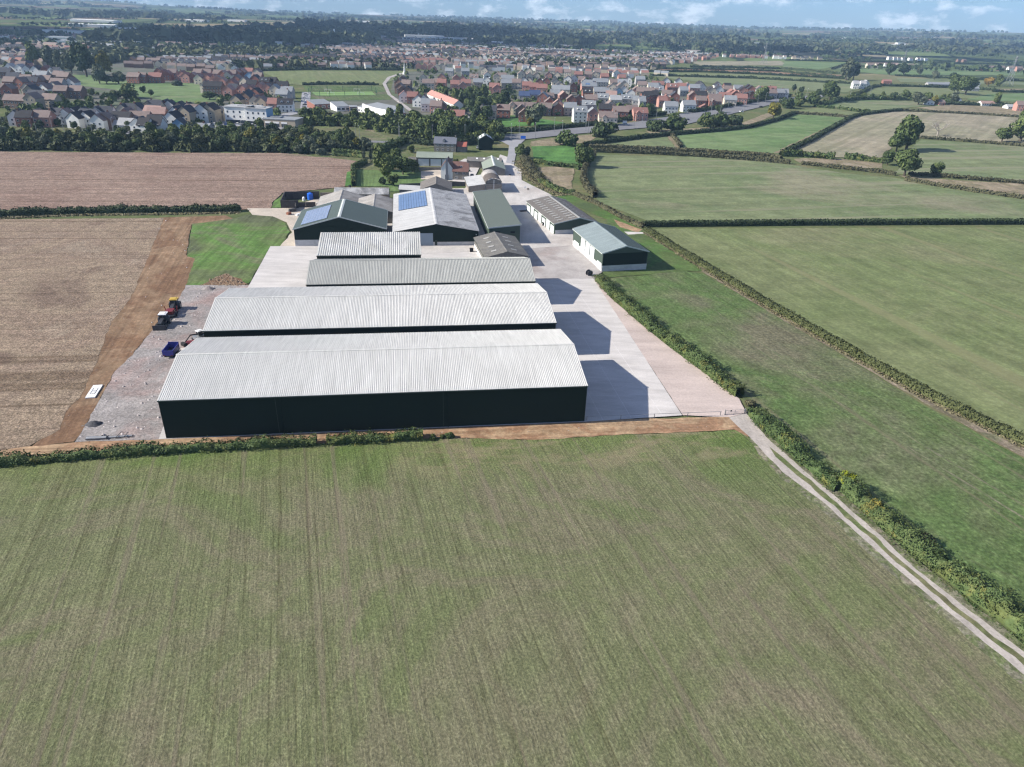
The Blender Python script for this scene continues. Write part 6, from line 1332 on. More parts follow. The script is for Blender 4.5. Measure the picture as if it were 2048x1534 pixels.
def batch(spec, ox, oy, sc, estate, ang=0.0, jit=7, **kw):
    """x,y of the ridge middle / gable peak in an enlarged crop, then kind+wall+roof(+extras) and length in m"""
    rs = random.Random(len(spec))
    for it in spec.split(';'):
        it = it.strip()
        if not it: continue
        f = it.split(); zx, zy, code, L = float(f[0]), float(f[1]), f[2], float(f[3]); hr = float(f[4]) if len(f) > 4 else 8.2
        hr = hr * (1.16 if hr > 7 else 1.05); L *= 1.12
        he = hr - 3.5 if hr > 7 else hr - 2.2
        p = at(ox + zx / sc, oy + zy / sc, hr)
        house((p.x, p.y), code[0], round(L, 1), WC[code[1]], RC[code[2]], estate, ang=ang + rs.uniform(-jit, jit), he=round(he, 1), hr=round(hr, 1), extra=code[3:], **kw)
# right-hand estate, read off from three crops
batch("""20 85 gcn 9 9.5;140 108 gcn 9;242 105 gcn 8;420 100 gpn 9;540 100 gcn 9;100 240 apr 8;200 258 apr 8;322 275 apr 10;60 178 gwk 8 9.5;290 195 gbkd 8;385 180 gbn 9;
530 200 gck 12 10;592 245 gcs 10;700 155 gwn 8;800 150 gws 9;905 165 abn 7;785 258 gbk 10;600 295 acg 16;515 355 angc 8;70 380 agu 9;215 365 agu 9;330 400 gbg 12 9.5;440 405 abn 6;
1010 250 apgs 14 10.5;990 340 abkd 9;1180 195 acg 15 9.5;1190 325 acg 13 9.5;1370 200 acn 8;650 390 gbp 10;760 440 gbn 8;870 440 gbkd 8;1040 430 apnc 10;1215 415 aggd 9;1010 515 acgd 10;
1400 440 acl 9;1340 375 app 9;1560 430 aggd 9;1745 450 aggc 10;1450 330 gus 9;1530 310 gws 8;1820 395 abk 5 9.5;1900 380 abk 5 9.5;1980 372 abk 5 9.5;1840 330 atn 16;1715 315 gpn 10;1630 350 gwn 6;1960 255 acn 12;1790 235 acn 9;1590 170 gwk 9 9.5;1505 205 acg 10;
1540 235 gck 9;1355 265 gcn 8;1480 265 gcn 8;860 90 apr 9;1000 90 apn 8;1100 90 gcn 8;1240 120 apr 9;1420 70 gwn 8;1490 135 apr 8;1760 160 aggc 10;1000 215 agg 9;960 190 gwn 9;1130 60 acn 8;700 60 acn 8;280 30 acn 8;130 40 gcn 8;470 40 acn 8""", 1040, 130, 7.314, 'right')
batch("""155 545 anncp 11;345 550 anncp 11;70 640 gbn 5;440 480 gbn 8;560 505 gpp 9;565 560 gbkc 9;735 545 acg 9;880 600 awgd 9 9.8;1045 585 aps 7;1080 630 gpg 8;1250 565 abk 9;1340 525 gcn 8 9.5;1290 680 acnp 12;1475 600 abn 11;1640 585 apn 8;1760 620 aprp 10;20 580 gnn 6""", 1040, 130, 7.314, 'right')
batch("""45 290 gwk 5;350 100 gwk 7;505 105 gwk 7;230 140 abr 12;250 165 gws 5;420 170 abrd 12 9.8;540 165 abr 8;170 165 acg 10;220 200 acgd 12;120 225 atn 16;350 255 awn 9;290 330 apr 7 ;340 320 gbr 9;460 280 gbs 10;560 210 agg 8;
620 165 gwn 7;700 180 apg 10;790 145 gck 9;810 175 gws 9;1010 155 gwk 8;1120 165 abk 7;930 220 gck 11;1030 205 gwk 10;1130 200 atn 9;1260 190 agg 9;1400 185 gbk 8;1330 215 gpk 8;1440 200 gbk 8;1540 205 gwn 7;1620 205 abr 9;1700 205 abr 7;1800 240 agg 8;1860 240 awg 6;
1240 260 gbr 9;1190 250 gpr 8;780 265 abk 11;690 280 gbn 9;960 305 abn 11;960 340 abnp 10;780 330 abn 9 ;1090 285 apr 10;1160 325 acg 10 ;1300 305 apr 10;1380 290 gbk 7;1440 270 gbk 7;400 400 awg 10;625 385 awgc 10;840 440 gbr 4 4.5;90 270 abk 5;30 340 agg 5;1690 245 agn 9""", 1280, 140, 6.4, 'right')
# between the terrace and the estate
batch("""1230 130 acnd 9;1290 195 atg 9;750 125 gpn 8;700 195 atn 6;560 205 acn 11;760 200 apr 8;480 130 gcn 5 ;970 140 gpn 7;1060 155 gpn 7;950 220 apr 8;1110 205 apr 9;1060 250 gpn 8;1425 100 gwn 8;1560 125 gcn 7;1410 165 gwkd 8;1720 145 acg 13;1700 205 atg 10;1920 75 gwn 9 9.5;1950 180 gwkd 9;1850 200 acn 9;1530 260 abr 9;1560 290 gpr 8;1640 110 acn 9;
1350 575 gcs 5 ;1470 590 acsp 8;1660 575 abn 9;1600 580 gbr 4;1790 545 gcn 5;1870 540 acnp 9;180 155 gnn 8;120 200 gnn 8;130 265 gnn 8;180 300 gnn 8;250 310 gnk 8;200 380 gwr 7;330 390 abr 8;240 215 ann 8;400 440 gwn 8;490 440 gwn 8;560 490 awg 10;680 520 apn 8;740 520 gnn 8;
990 655 awr 9 ;1080 700 gwk 6 6.5;730 660 acl 8 5.5;830 670 agg 7 5.5;2000 240 apr 8;2030 180 gcn 8;870 40 agg 9;1100 40 agg 9;1380 30 gcn 8""", 780, 130, 7.314, 'middle')
# white estate, lower left
batch("""160 260 gws 8;310 260 abk 8;420 250 gtn 7;540 258 apn 9;640 235 gtk 7;730 230 aws 6;800 240 gwn 6;905 225 gwk 7;1030 225 gws 6;900 285 gwk 9;1060 275 gwk 7;1130 240 aws 9;1210 310 gwn 9;1330 205 aws 10;1300 300 gnn 8;1215 215 gws 5;
1540 180 gcs 7;1640 170 acs 8;1580 235 gpn 8;1720 170 gws 6;1880 140 gts 8;1980 130 aws 9;1560 275 ank 10;1790 270 apn 11;1960 200 app 10;1620 360 awl 8 7;1730 355 gws 8;1850 355 awk 6 9;1980 350 awk 8 9;1480 385 awl 7 5;60 35 gts 5;200 55 ann 14 8;350 40 gtn 9 9.5;470 0 ans 12 9;640 45 atn 10""", 0, 180, 6.4, 'white')
batch("""60 130 acs 8;160 120 gbs 8;210 125 gws 6;330 145 gts 8;440 155 gwk 6;80 205 app 10;270 200 gws 9 9.5;380 195 gts 9 10;220 265 gwk 10;320 345 gus 6;510 170 apn 7;590 170 gwk 9 10.5;680 170 gtk 10 10.5;800 190 ats 9;60 300 awk 8 8;520 205 awg 7 8.5;560 400 agg 9 5.5;640 400 agg 8 5.5""", 300, 180, 6.02, 'white')
# brick estate beside the park
batch("""150 350 abn 11;230 350 abn 8;380 350 abr 11;400 300 gbn 8;450 320 gbr 8;490 330 gbr 8;560 310 apn 8;650 330 gpr 7;690 350 gpr 8;770 350 gbp 8;830 370 gcn 8;930 370 gpr 9;1000 380 gpp 8;1040 385 gpp 8;1080 400 gpp 8;1090 330 gbp 9;1240 310 gbp 8;1290 305 gbp 9;1240 380 gbn 9;1150 340 gcr 8;
1390 300 apr 8;1380 345 gug 7;1460 310 gcn 9;1440 375 gbs 8;1200 320 abn 9;840 310 apn 8;930 310 apn 9;1060 320 abn 9;1000 445 ank 14 10;900 440 gcp 7 9;1145 490 gpp 8;1220 470 ags 7;1300 480 gpp 9;1390 490 gpr 8;1420 430 abk 8 9.5;1320 400 gcn 8;1560 400 abkd 9;1640 400 ank 8;1500 460 gpp 9;1570 470 gpn 8;1650 480 gcg 8;1750 445 abk 9;1360 540 gns 9;1440 520 gbk 8;
1180 420 gbr 9;1750 530 agg 9;1800 500 agg 9;1230 590 gts 8;1440 600 gcn 9;1500 610 gtn 8;1660 625 apr 8 ;1780 630 awkd 10;1330 560 gns 8;1480 350 abn 9""", 240, 80, 5.39, 'brick')
# old brick streets left of the park
batch("""20 370 aws 9;70 380 ans 10;180 440 ags 10;100 320 gwl 8;230 330 gwl 9;340 345 gwn 6;450 350 gws 8;590 350 gbr 9;680 370 gws 7;760 370 aws 7;130 500 abn 9;220 510 gbn 9;350 470 apn 9;440 500 ans 9;560 420 agg 12;480 490 gnn 8;620 480 ann 9;780 520 agn 10;930 520 gwn 9;700 570 gcn 7;330 590 gcn 9;370 620 gts 10 9;500 590 gnn 10;560 600 gwn 9;1040 620 ann 9;830 620 ann 9;
30 590 ann 10;60 600 gbn 8;870 440 ann 10;800 420 ann 9;280 290 ann 9""", 0, 80, 6.827, 'old')
# scattered far farmhouses and bungalows
batch("""640 215 awlc 7;700 215 awl 6;735 212 gwl 6;900 205 abr 10 6;1740 385 awp 14 4.5;1960 415 awl 14 4;2030 385 apn 8;1270 375 gwn 5 5;1350 375 apn 6 5;1500 355 gwp 6 5.5;1600 235 awg 12 5;1640 225 awg 10 5;1600 262 agg 18 5.5;1560 180 atn 8 5;1350 230 agg 34 6;1450 230 agg 20 6;
910 65 awn 12;960 65 awn 12;1000 70 gwn 8;1100 75 awn 10;660 68 awn 6;760 66 acn 12;830 66 acn 10;1680 88 apn 12;1740 88 apn 14;1800 90 apn 12;1860 90 apn 12;1940 95 awn 10;2010 95 apn 12""", 1560, 110, 4.197, 'far')
# labels from look, estate and count from the left
EST = {'right': 'in the right-hand estate', 'middle': 'between school path and right estate', 'white': 'in the lower left estate', 'brick': 'in the park-side brick estate', 'old': 'in the old left-edge streets', 'far': 'in the far right pastures'}
GRP = {'right': 'houses of the right-hand estate', 'middle': 'houses near the white terrace', 'white': 'houses of the lower left estate', 'brick': 'houses of the brick estate', 'old': 'houses of the old left streets', 'far': 'houses in the far right pastures'}
bucket = {}
for t, wall, roof, kind, extra, est in HOUSES:
    key = (est, wall, roof, 'd' in extra, kind); bucket.setdefault(key, []).append(t)
for (est, wall, roof, dm, kind), L_ in bucket.items():
    L_.sort(key=lambda o: topx(o.location)[0])
    for i, t in enumerate(L_):
        lk = f"{'red brick' if wall == 'brick' else wall} {'dormered ' if dm else ''}house {'gable-on' if kind == 'g' else 'side-on'}, {roof} roof"
        t['label'] = f"{lk}, {nth(i)} such from left {EST[est]}" if len(L_) > 1 else f"{lk}, only such house {EST[est]}"
        t['group'] = GRP[est]
        for k_ in ('_e', '_w', '_r', '_k', '_x'): del t[k_]
for t, *_ in HOUSES:
    for k_ in ('_e', '_w', '_r', '_k', '_x'):
        if k_ in t: del t[k_]
# white terrace with pink roof and chimneys: one house per bay
A, B = at(863, 180, 8.5), at(917, 200.5, 8.5); d = B - A; az = math.atan2(d.y, d.x); n = 9; Lh = Vector((d.x, d.y)).length / n
for i in range(n):
    u = Vector((math.cos(az), math.sin(az))); v = Vector((-u.y, u.x)); base = Vector((A.x, A.y)) + u * i * Lh - v * 4
    t = thing('terraced_house', f'white terraced house with pink tiled roof, {nth(i)} from the far end of the terrace', 'house', (base.x, base.y, 0), az, 'white terraced houses with pink roofs')
    wm, rm, cm = house_meshes(round(Lh, 2) - .02, 8, 5.4, 8.5); recol(ob('wall', wm, t), WALLS['white']); recol(ob('roof', rm, t), roofm('pink_terrace_roof', (.40, .215, .18)) if i == 0 else MATS['pink_terrace_roof']); ob('chimney', cm, t, (0, 0, 0))
    for z in (.9, 3.4):
        for f in (.3, .7): ob('window', WME, t, (Lh * f, 0, z))
# ---------------------------------------------------------------- white flats and shop
def flats():
    p = at(452, 247); q = at(548, 251); rz = math.atan2(*(q - p).yx) 
    def block(lab, p, L, D, H, wmat, cols, rows, rz, endmat=None, name='apartment_block'):
        t = thing(name, lab, 'flats', (p.x, p.y, 0), rz); MB().box(0, L, 0, D, 0, H).build('wall', wmat, t); MB().box(-.5, L + .5, -.6, D + .5, H, H + .35).box(L * .35, L * .8, D * .35, D * .7, H + .35, H + .8).build('roof', ROOFS['pale'], t)
        for r in range(rows):
            for c in range(cols): o = ob('window', WME, t, (L * (c + .5) / cols, 0, 3.9 + r * 3.0)); o.scale = (1.0, 1, 1.25)
        MB().box(.4, L - .4, -.06, -.01, .4, 2.6).build('shop_front', GLASS_D, t)
        if endmat: MB().box(L + .01, L + .08, 0, D, 3.2, H).build('end_wall', endmat, t)
        return t
    block('left white three-storey block of flats with flat roof', p, 21.0, 13, 10.5, WALLS['white'], 5, 2, rz + R(-2)); q = at(493, 250); block('right white three-storey block of flats with pale blue end wall', q, 14.5, 11, 10.5, WALLS['white'], 4, 2, rz + R(-2), WALLS['blue'])
    p = at(527, 254); t = thing('shop', 'low tan brick shop with flat roof and white signs beside the flats', 'shop', (p.x, p.y, 0), rz + R(-4)); MB().box(0, 22, 0, 14, 0, 5).build('wall', WALLS['tan'], t); MB().box(-.3, 22.3, -.3, 14.3, 5, 5.4).box(3, 10, 5, 10, 5.4, 6.2).build('roof', ROOFS['grey'], t)
    for x in (1.5, 7.0, 12.5): MB().box(x, x + 4, -.09, -.01, 2.6, 3.7).build('fascia_sign', WHITE_M, t); MB().box(x, x + 4, -.07, -.01, .2, 2.4).build('shop_window', GLASS_D, t)
flats()
# ---------------------------------------------------------------- school
def school():
    def wing(lab, a, b, D, h0, h1, roof, wall, curve=0.0, seg=8, z=0.0, name='school_wing'):
        A, B = at(*a, z), at(*b, z); A.z = B.z = 0; t = thing(name, lab, 'school', (A.x, A.y, 0)); d = B - A; u = d.normalized(); v = Vector((-u.y, u.x, 0)); L = d.length; C = []
        for i in range(seg + 1): f = i / seg; C.append(u * L * f + v * curve * math.sin(math.pi * f) * L)
        for i in range(seg):
            p, q = C[i], C[i + 1]; n = (q - p).normalized(); n = Vector((-n.y, n.x, 0))
            def solid(nm, lo0, lo1, t0, t1, mat):    # lo = bottom z at front/back, t = top z
                V = []
                for s_ in (p, q):
                    for dd, zz in ((0, lo0), (D, lo1), (D, t1), (0, t0)): w = s_ + n * dd; V.append((w.x, w.y, zz))
                ob(nm, mesh(nm, V, [(0, 3, 2, 1), (4, 5, 6, 7), (0, 1, 5, 4), (1, 2, 6, 5), (2, 3, 7, 6), (3, 0, 4, 7)], mat), t)
            solid('wall', 0, 0, h0, h1, wall); solid('roof', h0 + .01, h1 + .01, h0 + .35, h1 + .35, roof)
            m_ = (p + q) / 2; o = ob('window', WME, t, (m_.x - n.x * .03, m_.y - n.y * .03, .9), math.atan2((q - p).y, (q - p).x)); o.scale = (2.4, 1, 1.4)
        return t
    wing('curved main school wing with striped pale metal roof', (716, 224), (776, 236), 17, 3.8, 6.2, ROOFS['grey'], WALLS['white'], -.05)
    wing('white curved clerestory band rising above the main school roof', (724, 207), (784, 222), 1.2, 7.6, 7.6, WHITE_M, WHITE_M, -.06, z=8, name='clerestory_wall')
    wing('low end pavilion of the school with shallow pale roof', (776, 237), (812, 235), 12, 3.2, 4.6, ROOFS['grey'], WALLS['brick'], 0, 3)
    wing('left school block with pale blue-grey roof and brick wall', (630, 219), (665, 217), 13, 3.4, 5.6, ROOFS['grey'], WALLS['brick'], 0, 3)
    wing('middle school block with blue-grey roof', (674, 223), (700, 222), 14, 3.2, 5.4, ROOFS['grey'], WALLS['white'], 0, 3)
    wing('dark entrance link of the school', (700, 224), (716, 224), 8, 3.4, 3.8, ROOFS['grey'], WALLS['brown'], 0, 2)
school()
# floodlit pitch
sheet('sports_pitch', [(624, 185), (744, 184), (752, 191), (632, 192)], surf_mat('lime_pitch', (.16, .26, .085), .9, .05, .1, 1, .05))
for i, (x, y) in enumerate(((656, 184.5), (714, 184), (662, 191), (722, 190.5))):
    p = at(x, y); t = thing('football_goal', f'white football goal, {("far left", "far right", "near left", "near right")[i]} on the lime pitch', 'goal', (p.x, p.y, 0)); MB().box(-3, -2.8, 0, .2, 0, 2.6).box(2.8, 3, 0, .2, 0, 2.6).build('post', WHITEP, t); MB().box(-3, 3, 0, .2, 2.6, 2.8).build('crossbar', WHITEP, t)
p = at(622, 192); t = thing('pitch_fence', 'tall green mesh fence posts round the lime sports pitch', 'fence', (p.x, p.y, 0))
GM = surf_mat('green_mesh', (.03, .09, .06), .8, .1, 1, 1, .1)
fp = [(622, 193), (640, 194), (660, 194), (690, 193.6), (720, 193), (754, 192.5), (752, 186), (744, 182.5), (715, 182), (686, 182.3), (655, 182.8), (624, 183.5), (618, 188)]
for x, y in fp: q = at(x, y) - p; MB().box(q.x - .15, q.x + .15, q.y - .15, q.y + .15, 0, 5).build('fence_post', GM, t)
for a, b in zip(fp, fp[1:] + fp[:1]):
    a, b = at(*a) - p, at(*b) - p
    for z in (1.2, 3.0, 4.8): MB().bar((a.x, a.y, z), (b.x, b.y, z), .1).build('rail', GM, t)
p = at(809, 149); t = thing('church_spire', 'small white pointed monument at the corner of the sports field', 'monument', (p.x, p.y, 0)); MB().tube((0, 0, 0), (0, 0, 3), 2.4, 2.0, 8).tube((0, 0, 3), (0, 0, 15), 1.2, .05, 8).build('spire', WHITE_M, t)
p = at(670, 84); t = thing('chimney_tower', 'tall pale factory chimney rising from the far town', 'chimney', (p.x, p.y, 0)); MB().tube((0, 0, 0), (0, 0, 28), 2.2, 1.7, 10).build('stack', WHITE_M, t); MB().box(3, 30, -6, 6, 0, 13).build('boiler_house', WALLS['grey'], t)

# ================================================================= the far town, woods and fields as masses
def boxes_mesh(name, items, mats):
    """items: x,y,z,ang,L,D,he,hr,wall,roof -> simple gabled houses in one mesh"""
    V = []; Fc = []; MI = []
    for x, y, z, a, L, D, he, hr, wi, ri in items:
        n = len(V); c, s = math.cos(a), math.sin(a)
        for lx, ly, lz in ((0, 0, 0), (L, 0, 0), (L, D, 0), (0, D, 0), (0, 0, he), (L, 0, he), (L, D, he), (0, D, he), (0, D / 2, hr), (L, D / 2, hr)):
            V.append((x + c * lx - s * ly, y + s * lx + c * ly, z + lz))
        Fc += [(n, n + 1, n + 5, n + 4), (n + 1, n + 2, n + 6, n + 9, n + 5), (n + 2, n + 3, n + 7, n + 6), (n + 3, n, n + 4, n + 8, n + 7), (n + 4, n + 5, n + 9, n + 8), (n + 7, n + 8, n + 9, n + 6)]; MI += [wi, wi, wi, wi, ri, ri]
    return mesh(name, V, Fc, mats=mats, mi=MI)
TM = [WALLS['white'], WALLS['cream'], WALLS['brown'], WALLS['pink'], WALLS['tan'], ROOFS['brown'], ROOFS['grey'], ROOFS['slate'], ROOFS['red'], ROOFS['black']]
rs = random.Random(21); items = []
def rows(poly, n_rows, seed, wall_w, roof_w, L=(7, 11), step=(9, 16), big=0.0):
    """streets of houses: rows across the view inside a photo polygon"""
    r_ = random.Random(seed); P = [at(*p) for p in poly]; q = [(p.x, p.y) for p in P]; y0, y1 = min(a[1] for a in q), max(a[1] for a in q); x0, x1 = min(a[0] for a in q), max(a[0] for a in q)
    def inside(x, y):
        c = False; j = len(q) - 1
        for i in range(len(q)):
            if (q[i][1] > y) != (q[j][1] > y) and x < (q[j][0] - q[i][0]) * (y - q[i][1]) / (q[j][1] - q[i][1]) + q[i][0]: c = not c
            j = i
        return c
    for k in range(n_rows):
        yy = y0 + (y1 - y0) * (k + .5) / n_rows; x = x0; ph = r_.uniform(0, 6); ang = r_.uniform(-.25, .25); mode = r_.random() < .6; rc = r_.choices(range(5), wall_w)[0]; rr = r_.choices(range(5, 10), roof_w)[0]
        while x < x1:
            y = yy + math.sin(x / 90 + ph) * 9 + r_.uniform(-1.5, 1.5)
            if r_.random() < .06: x += r_.uniform(15, 60); mode = r_.random() < .6; ang = r_.uniform(-.35, .35); rc = r_.choices(range(5), wall_w)[0]; rr = r_.choices(range(5, 10), roof_w)[0]
            if r_.random() < .25: rc = r_.choices(range(5), wall_w)[0]
            if r_.random() < .15: rr = r_.choices(range(5, 10), roof_w)[0]
            l = r_.uniform(*L)
            if inside(x, y):
                hr = r_.uniform(6.8, 8.6); a = ang + (0 if mode else math.pi / 2)
                if r_.random() < big: l *= 3.2
                items.append((x, y, ground_z(x, y), a, l, 7.5, hr - 2.9, hr, rc, rr))
            x += (l if mode else 7.5) + (r_.uniform(0, 4) if r_.random() < .7 else r_.uniform(6, 14))
rows([(230, 128), (420, 112), (700, 112), (830, 118), (830, 138), (560, 140), (420, 146), (250, 140)], 17, 1, (2, 2, 5, 1, 3), (5, 2, 3, .2, 2))
rows([(620, 96), (900, 92), (1100, 104), (1430, 110), (1430, 118), (1330, 132), (1300, 143), (1080, 138), (900, 138), (830, 128), (640, 112)], 30, 2, (3, 3, 4, 1, 3), (5, 2, 3, .5, 2))
rows([(-300, 100), (0, 98), (200, 100), (420, 106), (420, 116), (230, 126), (120, 128), (0, 130), (-300, 135)], 19, 3, (2, 2, 4, 1, 3), (5, 2, 3, .4, 1))
rows([(-300, 86), (200, 72), (600, 76), (900, 80), (1180, 92), (1100, 102), (900, 92), (600, 96), (200, 98), (-300, 98)], 20, 4, (4, 3, 2, 1, 2), (4, 3, 3, .5, 1), big=.1)
rows([(830, 138), (1000, 138), (1250, 144), (1330, 152), (1250, 156), (1050, 142), (830, 146)], 7, 5, (4, 4, 1, 3, 1), (4, 3, 2, 2, .5))
rows([(0, 128), (80, 128), (80, 142), (0, 144), (-200, 150), (-200, 130)], 4, 6, (3, 2, 3, 2, 2), (5, 2, 3, 1, 1))
rows([(1430, 110), (1560, 116), (1900, 122), (2200, 128), (2200, 131), (1900, 125), (1560, 120), (1430, 117)], 3, 7, (5, 3, 1, 1, 1), (4, 3, 2, .5, 0))
o = ob('distant_town_houses', boxes_mesh('distant_town_houses', items, TM)); o['kind'] = 'stuff'; o['label'] = 'rows of small far-off town houses filling the middle distance'; o['category'] = 'houses'
# big sheds and glasshouses in the far valley
it2 = []
for _ in range(70):
    px, py = rs.uniform(60, 1050), rs.uniform(46, 90); p = at(px, py)
    if p.y > 0 and p.length < 6500: it2.append((p.x, p.y, ground_z(p.x, p.y), rs.uniform(-.3, .3), rs.uniform(40, 150), rs.uniform(25, 60), 7, 8.5, 0, rs.choice((6, 0, 0))))
for _ in range(22):
    px, py = rs.uniform(1350, 2048), rs.uniform(84, 108); p = at(px, py); it2.append((p.x, p.y, ground_z(p.x, p.y), rs.uniform(-.3, .3), rs.uniform(20, 80), rs.uniform(14, 30), 6, 7.5, 0, rs.choice((6, 0, 5))))
o = ob('distant_sheds', boxes_mesh('distant_sheds', it2, TM)); o['kind'] = 'stuff'; o['label'] = 'pale far-off industrial roofs scattered in the valley'; o['category'] = 'sheds'

L_TOWN = leaf_mat('town_tree_leaves', (.06, .075, .035), (.10, .115, .055), (.15, .16, .08), scale=.05); L_TOWN2 = leaf_mat('town_tree_leaves_dark', (.035, .05, .026), (.06, .075, .038), (.10, .11, .06), scale=.05)
def blob_mass(name, pts, mat, seed, label, quads=10, squash=1.0):
    """many small leafy clumps in one mesh: pts = x,y,radius"""
    r_ = np.random.RandomState(seed); P = np.array(pts, float); n = len(P)
    if n == 0: return
    Z = np.array([ground_z(a, b) for a, b, _ in pts]); d = r_.normal(0, 1, (n, quads, 3)); d[:, :, 2] = np.abs(d[:, :, 2]) * 1.0; d /= np.linalg.norm(d, axis=2)[:, :, None]
    C = np.stack([P[:, 0], P[:, 1], Z + P[:, 2] * .62 * squash], 1)[:, None, :] + d * (P[:, 2] * 0.72)[:, None, None] * [1, 1, squash]
    C = C.reshape(-1, 3); N = d.reshape(-1, 3); rad = np.repeat(P[:, 2], quads)
    rs2 = np.random.RandomState(seed + 1); V = []; Nn = N + rs2.normal(0, .4, N.shape); Nn /= np.linalg.norm(Nn, axis=1)[:, None]; A = rs2.normal(0, 1, N.shape); T = np.cross(Nn, A); T /= np.linalg.norm(T, axis=1)[:, None]; B = np.cross(Nn, T); s = (rad * rs2.uniform(.4, .75, len(rad)))[:, None]
    V = np.stack([C - T * s - B * s, C + T * s - B * s * .6, C + T * s * .8 + B * s, C - T * s * .7 + B * s], 1).reshape(-1, 3)
    me = npmesh(name, V, np.arange(len(V)).reshape(-1, 4), mat); o = ob(name, me); o['kind'] = 'stuff'; o['label'] = label; o['category'] = 'trees'; return o
def in_poly(px_poly):
    def f(x, y):
        c = False; j = len(px_poly) - 1; q = px_poly
        for i in range(len(q)):
            if (q[i][1] > y) != (q[j][1] > y) and x < (q[j][0] - q[i][0]) * (y - q[i][1]) / (q[j][1] - q[i][1]) + q[i][0]: c = not c
            j = i
        return c
    return f
def mass_pts(poly, n, rr, seed, thresh=-9, freq=1 / 160):
    r_ = random.Random(seed); f = in_poly(poly); x0, x1 = min(p[0] for p in poly), max(p[0] for p in poly); y0, y1 = min(p[1] for p in poly), max(p[1] for p in poly); out = []; k = 0
    while len(out) < n and k < n * 60:
        k += 1; x, y = r_.uniform(x0, x1), r_.uniform(y0, y1)
        if not f(x, y): continue
        p = at(x, y)
        if mnoise.noise((p.x * freq, p.y * freq * .6, seed)) > thresh: out.append((p.x, p.y, r_.uniform(*rr)))
    return out
blob_mass('town_trees', mass_pts([(-200, 96), (200, 94), (420, 100), (700, 104), (800, 112), (800, 138), (420, 140), (280, 142), (240, 130), (-200, 142)], 800, (3.0, 7), 31, .05), L_TOWN, 5, 'leafy garden trees among the far town streets', 16)
blob_mass('town_trees', mass_pts([(-200, 88), (600, 90), (900, 92), (1400, 110), (1340, 140), (1080, 138), (800, 140), (300, 120), (-200, 100)], 1000, (2.6, 5.5), 32, -.05), L_TOWN2, 6, 'dark garden trees among the far town roofs', 16)
blob_mass('estate_garden_trees', mass_pts([(790, 145), (1000, 142), (1330, 160), (1480, 185), (1400, 205), (1180, 235), (1000, 228), (860, 225), (800, 190)], 420, (1.6, 3.4), 33), L_OAK, 7, 'small garden trees and shrubs between the estate houses', 22)
blob_mass('estate_garden_trees', mass_pts([(0, 130), (120, 140), (140, 180), (330, 215), (440, 215), (420, 165), (300, 150), (560, 170), (600, 200), (560, 250), (300, 260), (60, 235), (-100, 200)], 330, (1.4, 3.2), 34), L_OAK, 8, 'small garden trees and shrubs between the left estate houses', 22)
blob_mass('valley_woods', mass_pts([(-300, 62), (0, 62), (200, 66), (500, 66), (700, 62), (900, 78), (1200, 86), (1180, 96), (900, 92), (600, 92), (200, 92), (-300, 96)], 2000, (7, 15), 35, .02, 1 / 420), L_TOWN2, 9, 'dark wooded valley beyond the town', 9)
blob_mass('valley_woods', mass_pts([(1000, 74), (1300, 82), (1700, 92), (2300, 100), (2300, 124), (1700, 116), (1400, 112), (1100, 104), (900, 96)], 1500, (5, 11), 36, .05, 1 / 300), L_TOWN2, 10, 'dark belt of woods and hedgerow trees across the right distance', 9)
blob_mass('middle_woods', mass_pts([(600, 48), (1000, 56), (1400, 72), (2300, 90), (2300, 98), (1600, 92), (1200, 84), (900, 76), (600, 62)], 1200, (8, 18), 37, .2, 1 / 500), L_TOWN2, 11, 'scattered greener woods in the middle distance', 8)
blob_mass('belt_undergrowth', mass_pts([(-200, 280), (0, 281), (300, 282), (560, 276), (690, 290), (736, 303), (640, 307), (560, 305), (300, 304), (0, 301), (-200, 300)], 620, (1.5, 2.8), 51), L_BELT, 14, 'shrubby undergrowth filling the roadside tree belt', 26)
blob_mass('belt_undergrowth', mass_pts([(600, 244), (700, 240), (860, 244), (1000, 262), (1000, 282), (880, 284), (780, 268), (700, 254), (610, 252)], 420, (1.6, 3.4), 52), L_LIGHT, 15, 'scrubby undergrowth between school and main road', 26)
# woods and hedges out to the skyline
r_ = random.Random(40); hp = []
for _ in range(9000):
    a = r_.uniform(R(-42), R(42)); d = 2600 * (9300 / 2600) ** r_.random(); x, y = d * math.sin(a), d * math.cos(a)
    if mnoise.noise((x / 900, y / 520, 5.5)) > .22 or (d > 8600 and mnoise.noise((x / 500, 0, 2)) > -.25): hp.append((x, y, r_.uniform(8, 18) if d < 7000 else r_.uniform(9, 17)))
blob_mass('skyline_woods', hp, L_TOWN2, 12, 'hazy woods and copses running to the skyline', 8, .62)
hl = []
for k in range(240):
    a = r_.uniform(R(-42), R(42)); d = r_.uniform(1500, 7500); x, y = d * math.sin(a), d * math.cos(a); th = r_.choice((R(18), R(108))) + r_.uniform(-.15, .15); L_ = r_.uniform(150, 600)
    for i in range(int(L_ / 12)): hl.append((x + math.cos(th) * i * 12, y + math.sin(th) * i * 12, r_.uniform(3.5, 8)))
blob_mass('far_hedgerows', hl, L_DARK, 13, 'dark hedgerow lines ruling the far fields', 6)
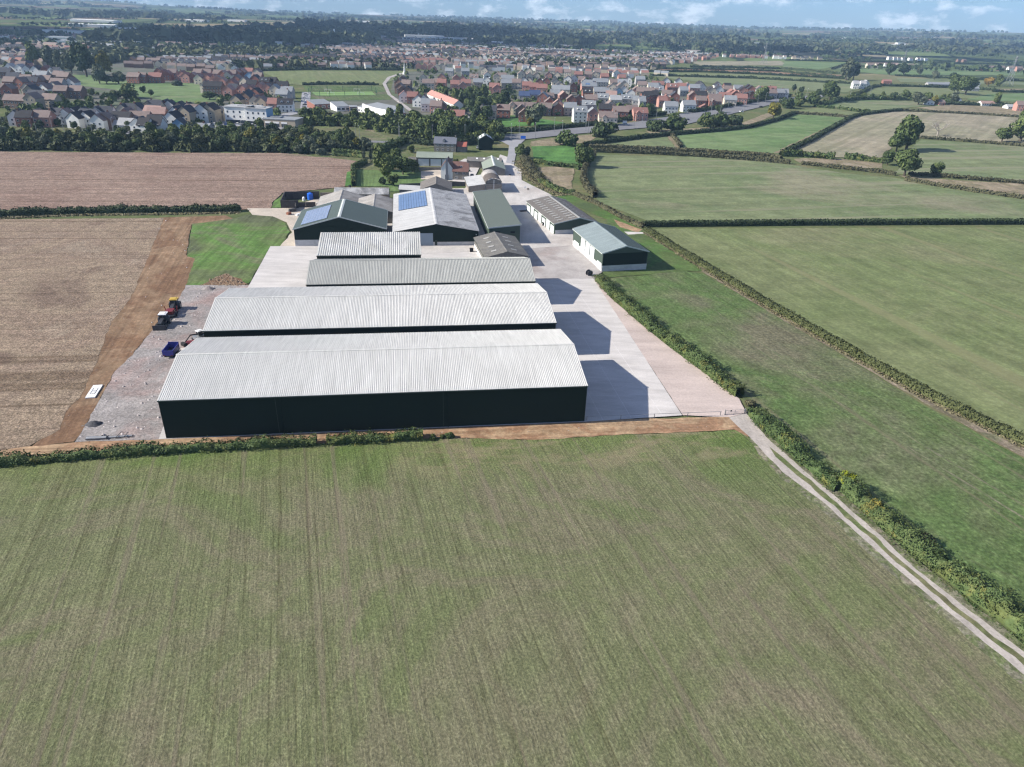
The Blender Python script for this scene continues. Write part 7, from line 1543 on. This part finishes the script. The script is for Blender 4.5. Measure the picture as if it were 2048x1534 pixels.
# ---------------------------------------------------------------- fair-weather clouds over the valley: they throw the dark bands seen beyond the town
CLOUD = surf_mat('cloud_white', (.9, .9, .9), 1, 0, 1, 1, 0)
def cloud(cx, cy, rx, ry, z, seed, lab):
    t = thing('cumulus_cloud', lab, 'cloud', (cx, cy, z)); rs = random.Random(seed); V = []; Fc = []
    import bmesh
    bm = bmesh.new()
    for i in range(26):
        a = rs.uniform(0, 6.28); q = rs.random() ** .6; x, y = math.cos(a) * q * rx, math.sin(a) * q * ry; r = rs.uniform(.25, .4) * min(rx, ry) * (1.2 - q * .5)
        bmesh.ops.create_icosphere(bm, subdivisions=2, radius=r, matrix=Matrix.Translation((x, y, r * .3)) @ Matrix.Diagonal((1.5, 1.2, .55, 1)))
    me = bpy.data.meshes.new('cloud_puffs'); bm.to_mesh(me); bm.free(); me.materials.append(CLOUD); me.polygons.foreach_set('use_smooth', [True] * len(me.polygons)); ob('cloud_puffs', me, t)
def cloud_for(px, py, rx, ry, lab, seed, z=900.0):
    g_ = at(px, py); c = g_ + tosun * (z / tosun.z); cloud(c.x, c.y, rx, ry, z, seed, lab)
cloud_for(250, 70, 900, 460, 'broad white cloud above the left of the valley, out of frame', 1)
cloud_for(720, 66, 560, 380, 'white cloud above the middle of the valley, out of frame', 2)
cloud_for(1560, 106, 620, 190, 'long white cloud above the right-hand woods, out of frame', 3)
cloud_for(2050, 106, 420, 180, 'white cloud above the right distance, out of frame', 4)
# ---------------------------------------------------------------- air
def haze():
    b = MB().box(-10800, 10800, -1000, 10400, -75, 330); m = bpy.data.materials.new('air'); m.use_nodes = True; nt = m.node_tree; nt.nodes.clear()
    out = nt.nodes.new('ShaderNodeOutputMaterial'); v = nt.nodes.new('ShaderNodeVolumePrincipled'); v.inputs['Color'].default_value = (.46, .70, 1.0, 1); v.inputs['Density'].default_value = 9.5e-5; v.inputs['Anisotropy'].default_value = 0.0
    nt.links.new(v.outputs[0], out.inputs['Volume']); o = b.build('haze', m); o['kind'] = 'stuff'
haze()

for _o in COL.objects:
    if 'label' in _o and len(_o['label'].split()) > 16: print('LONG', _o['label'])
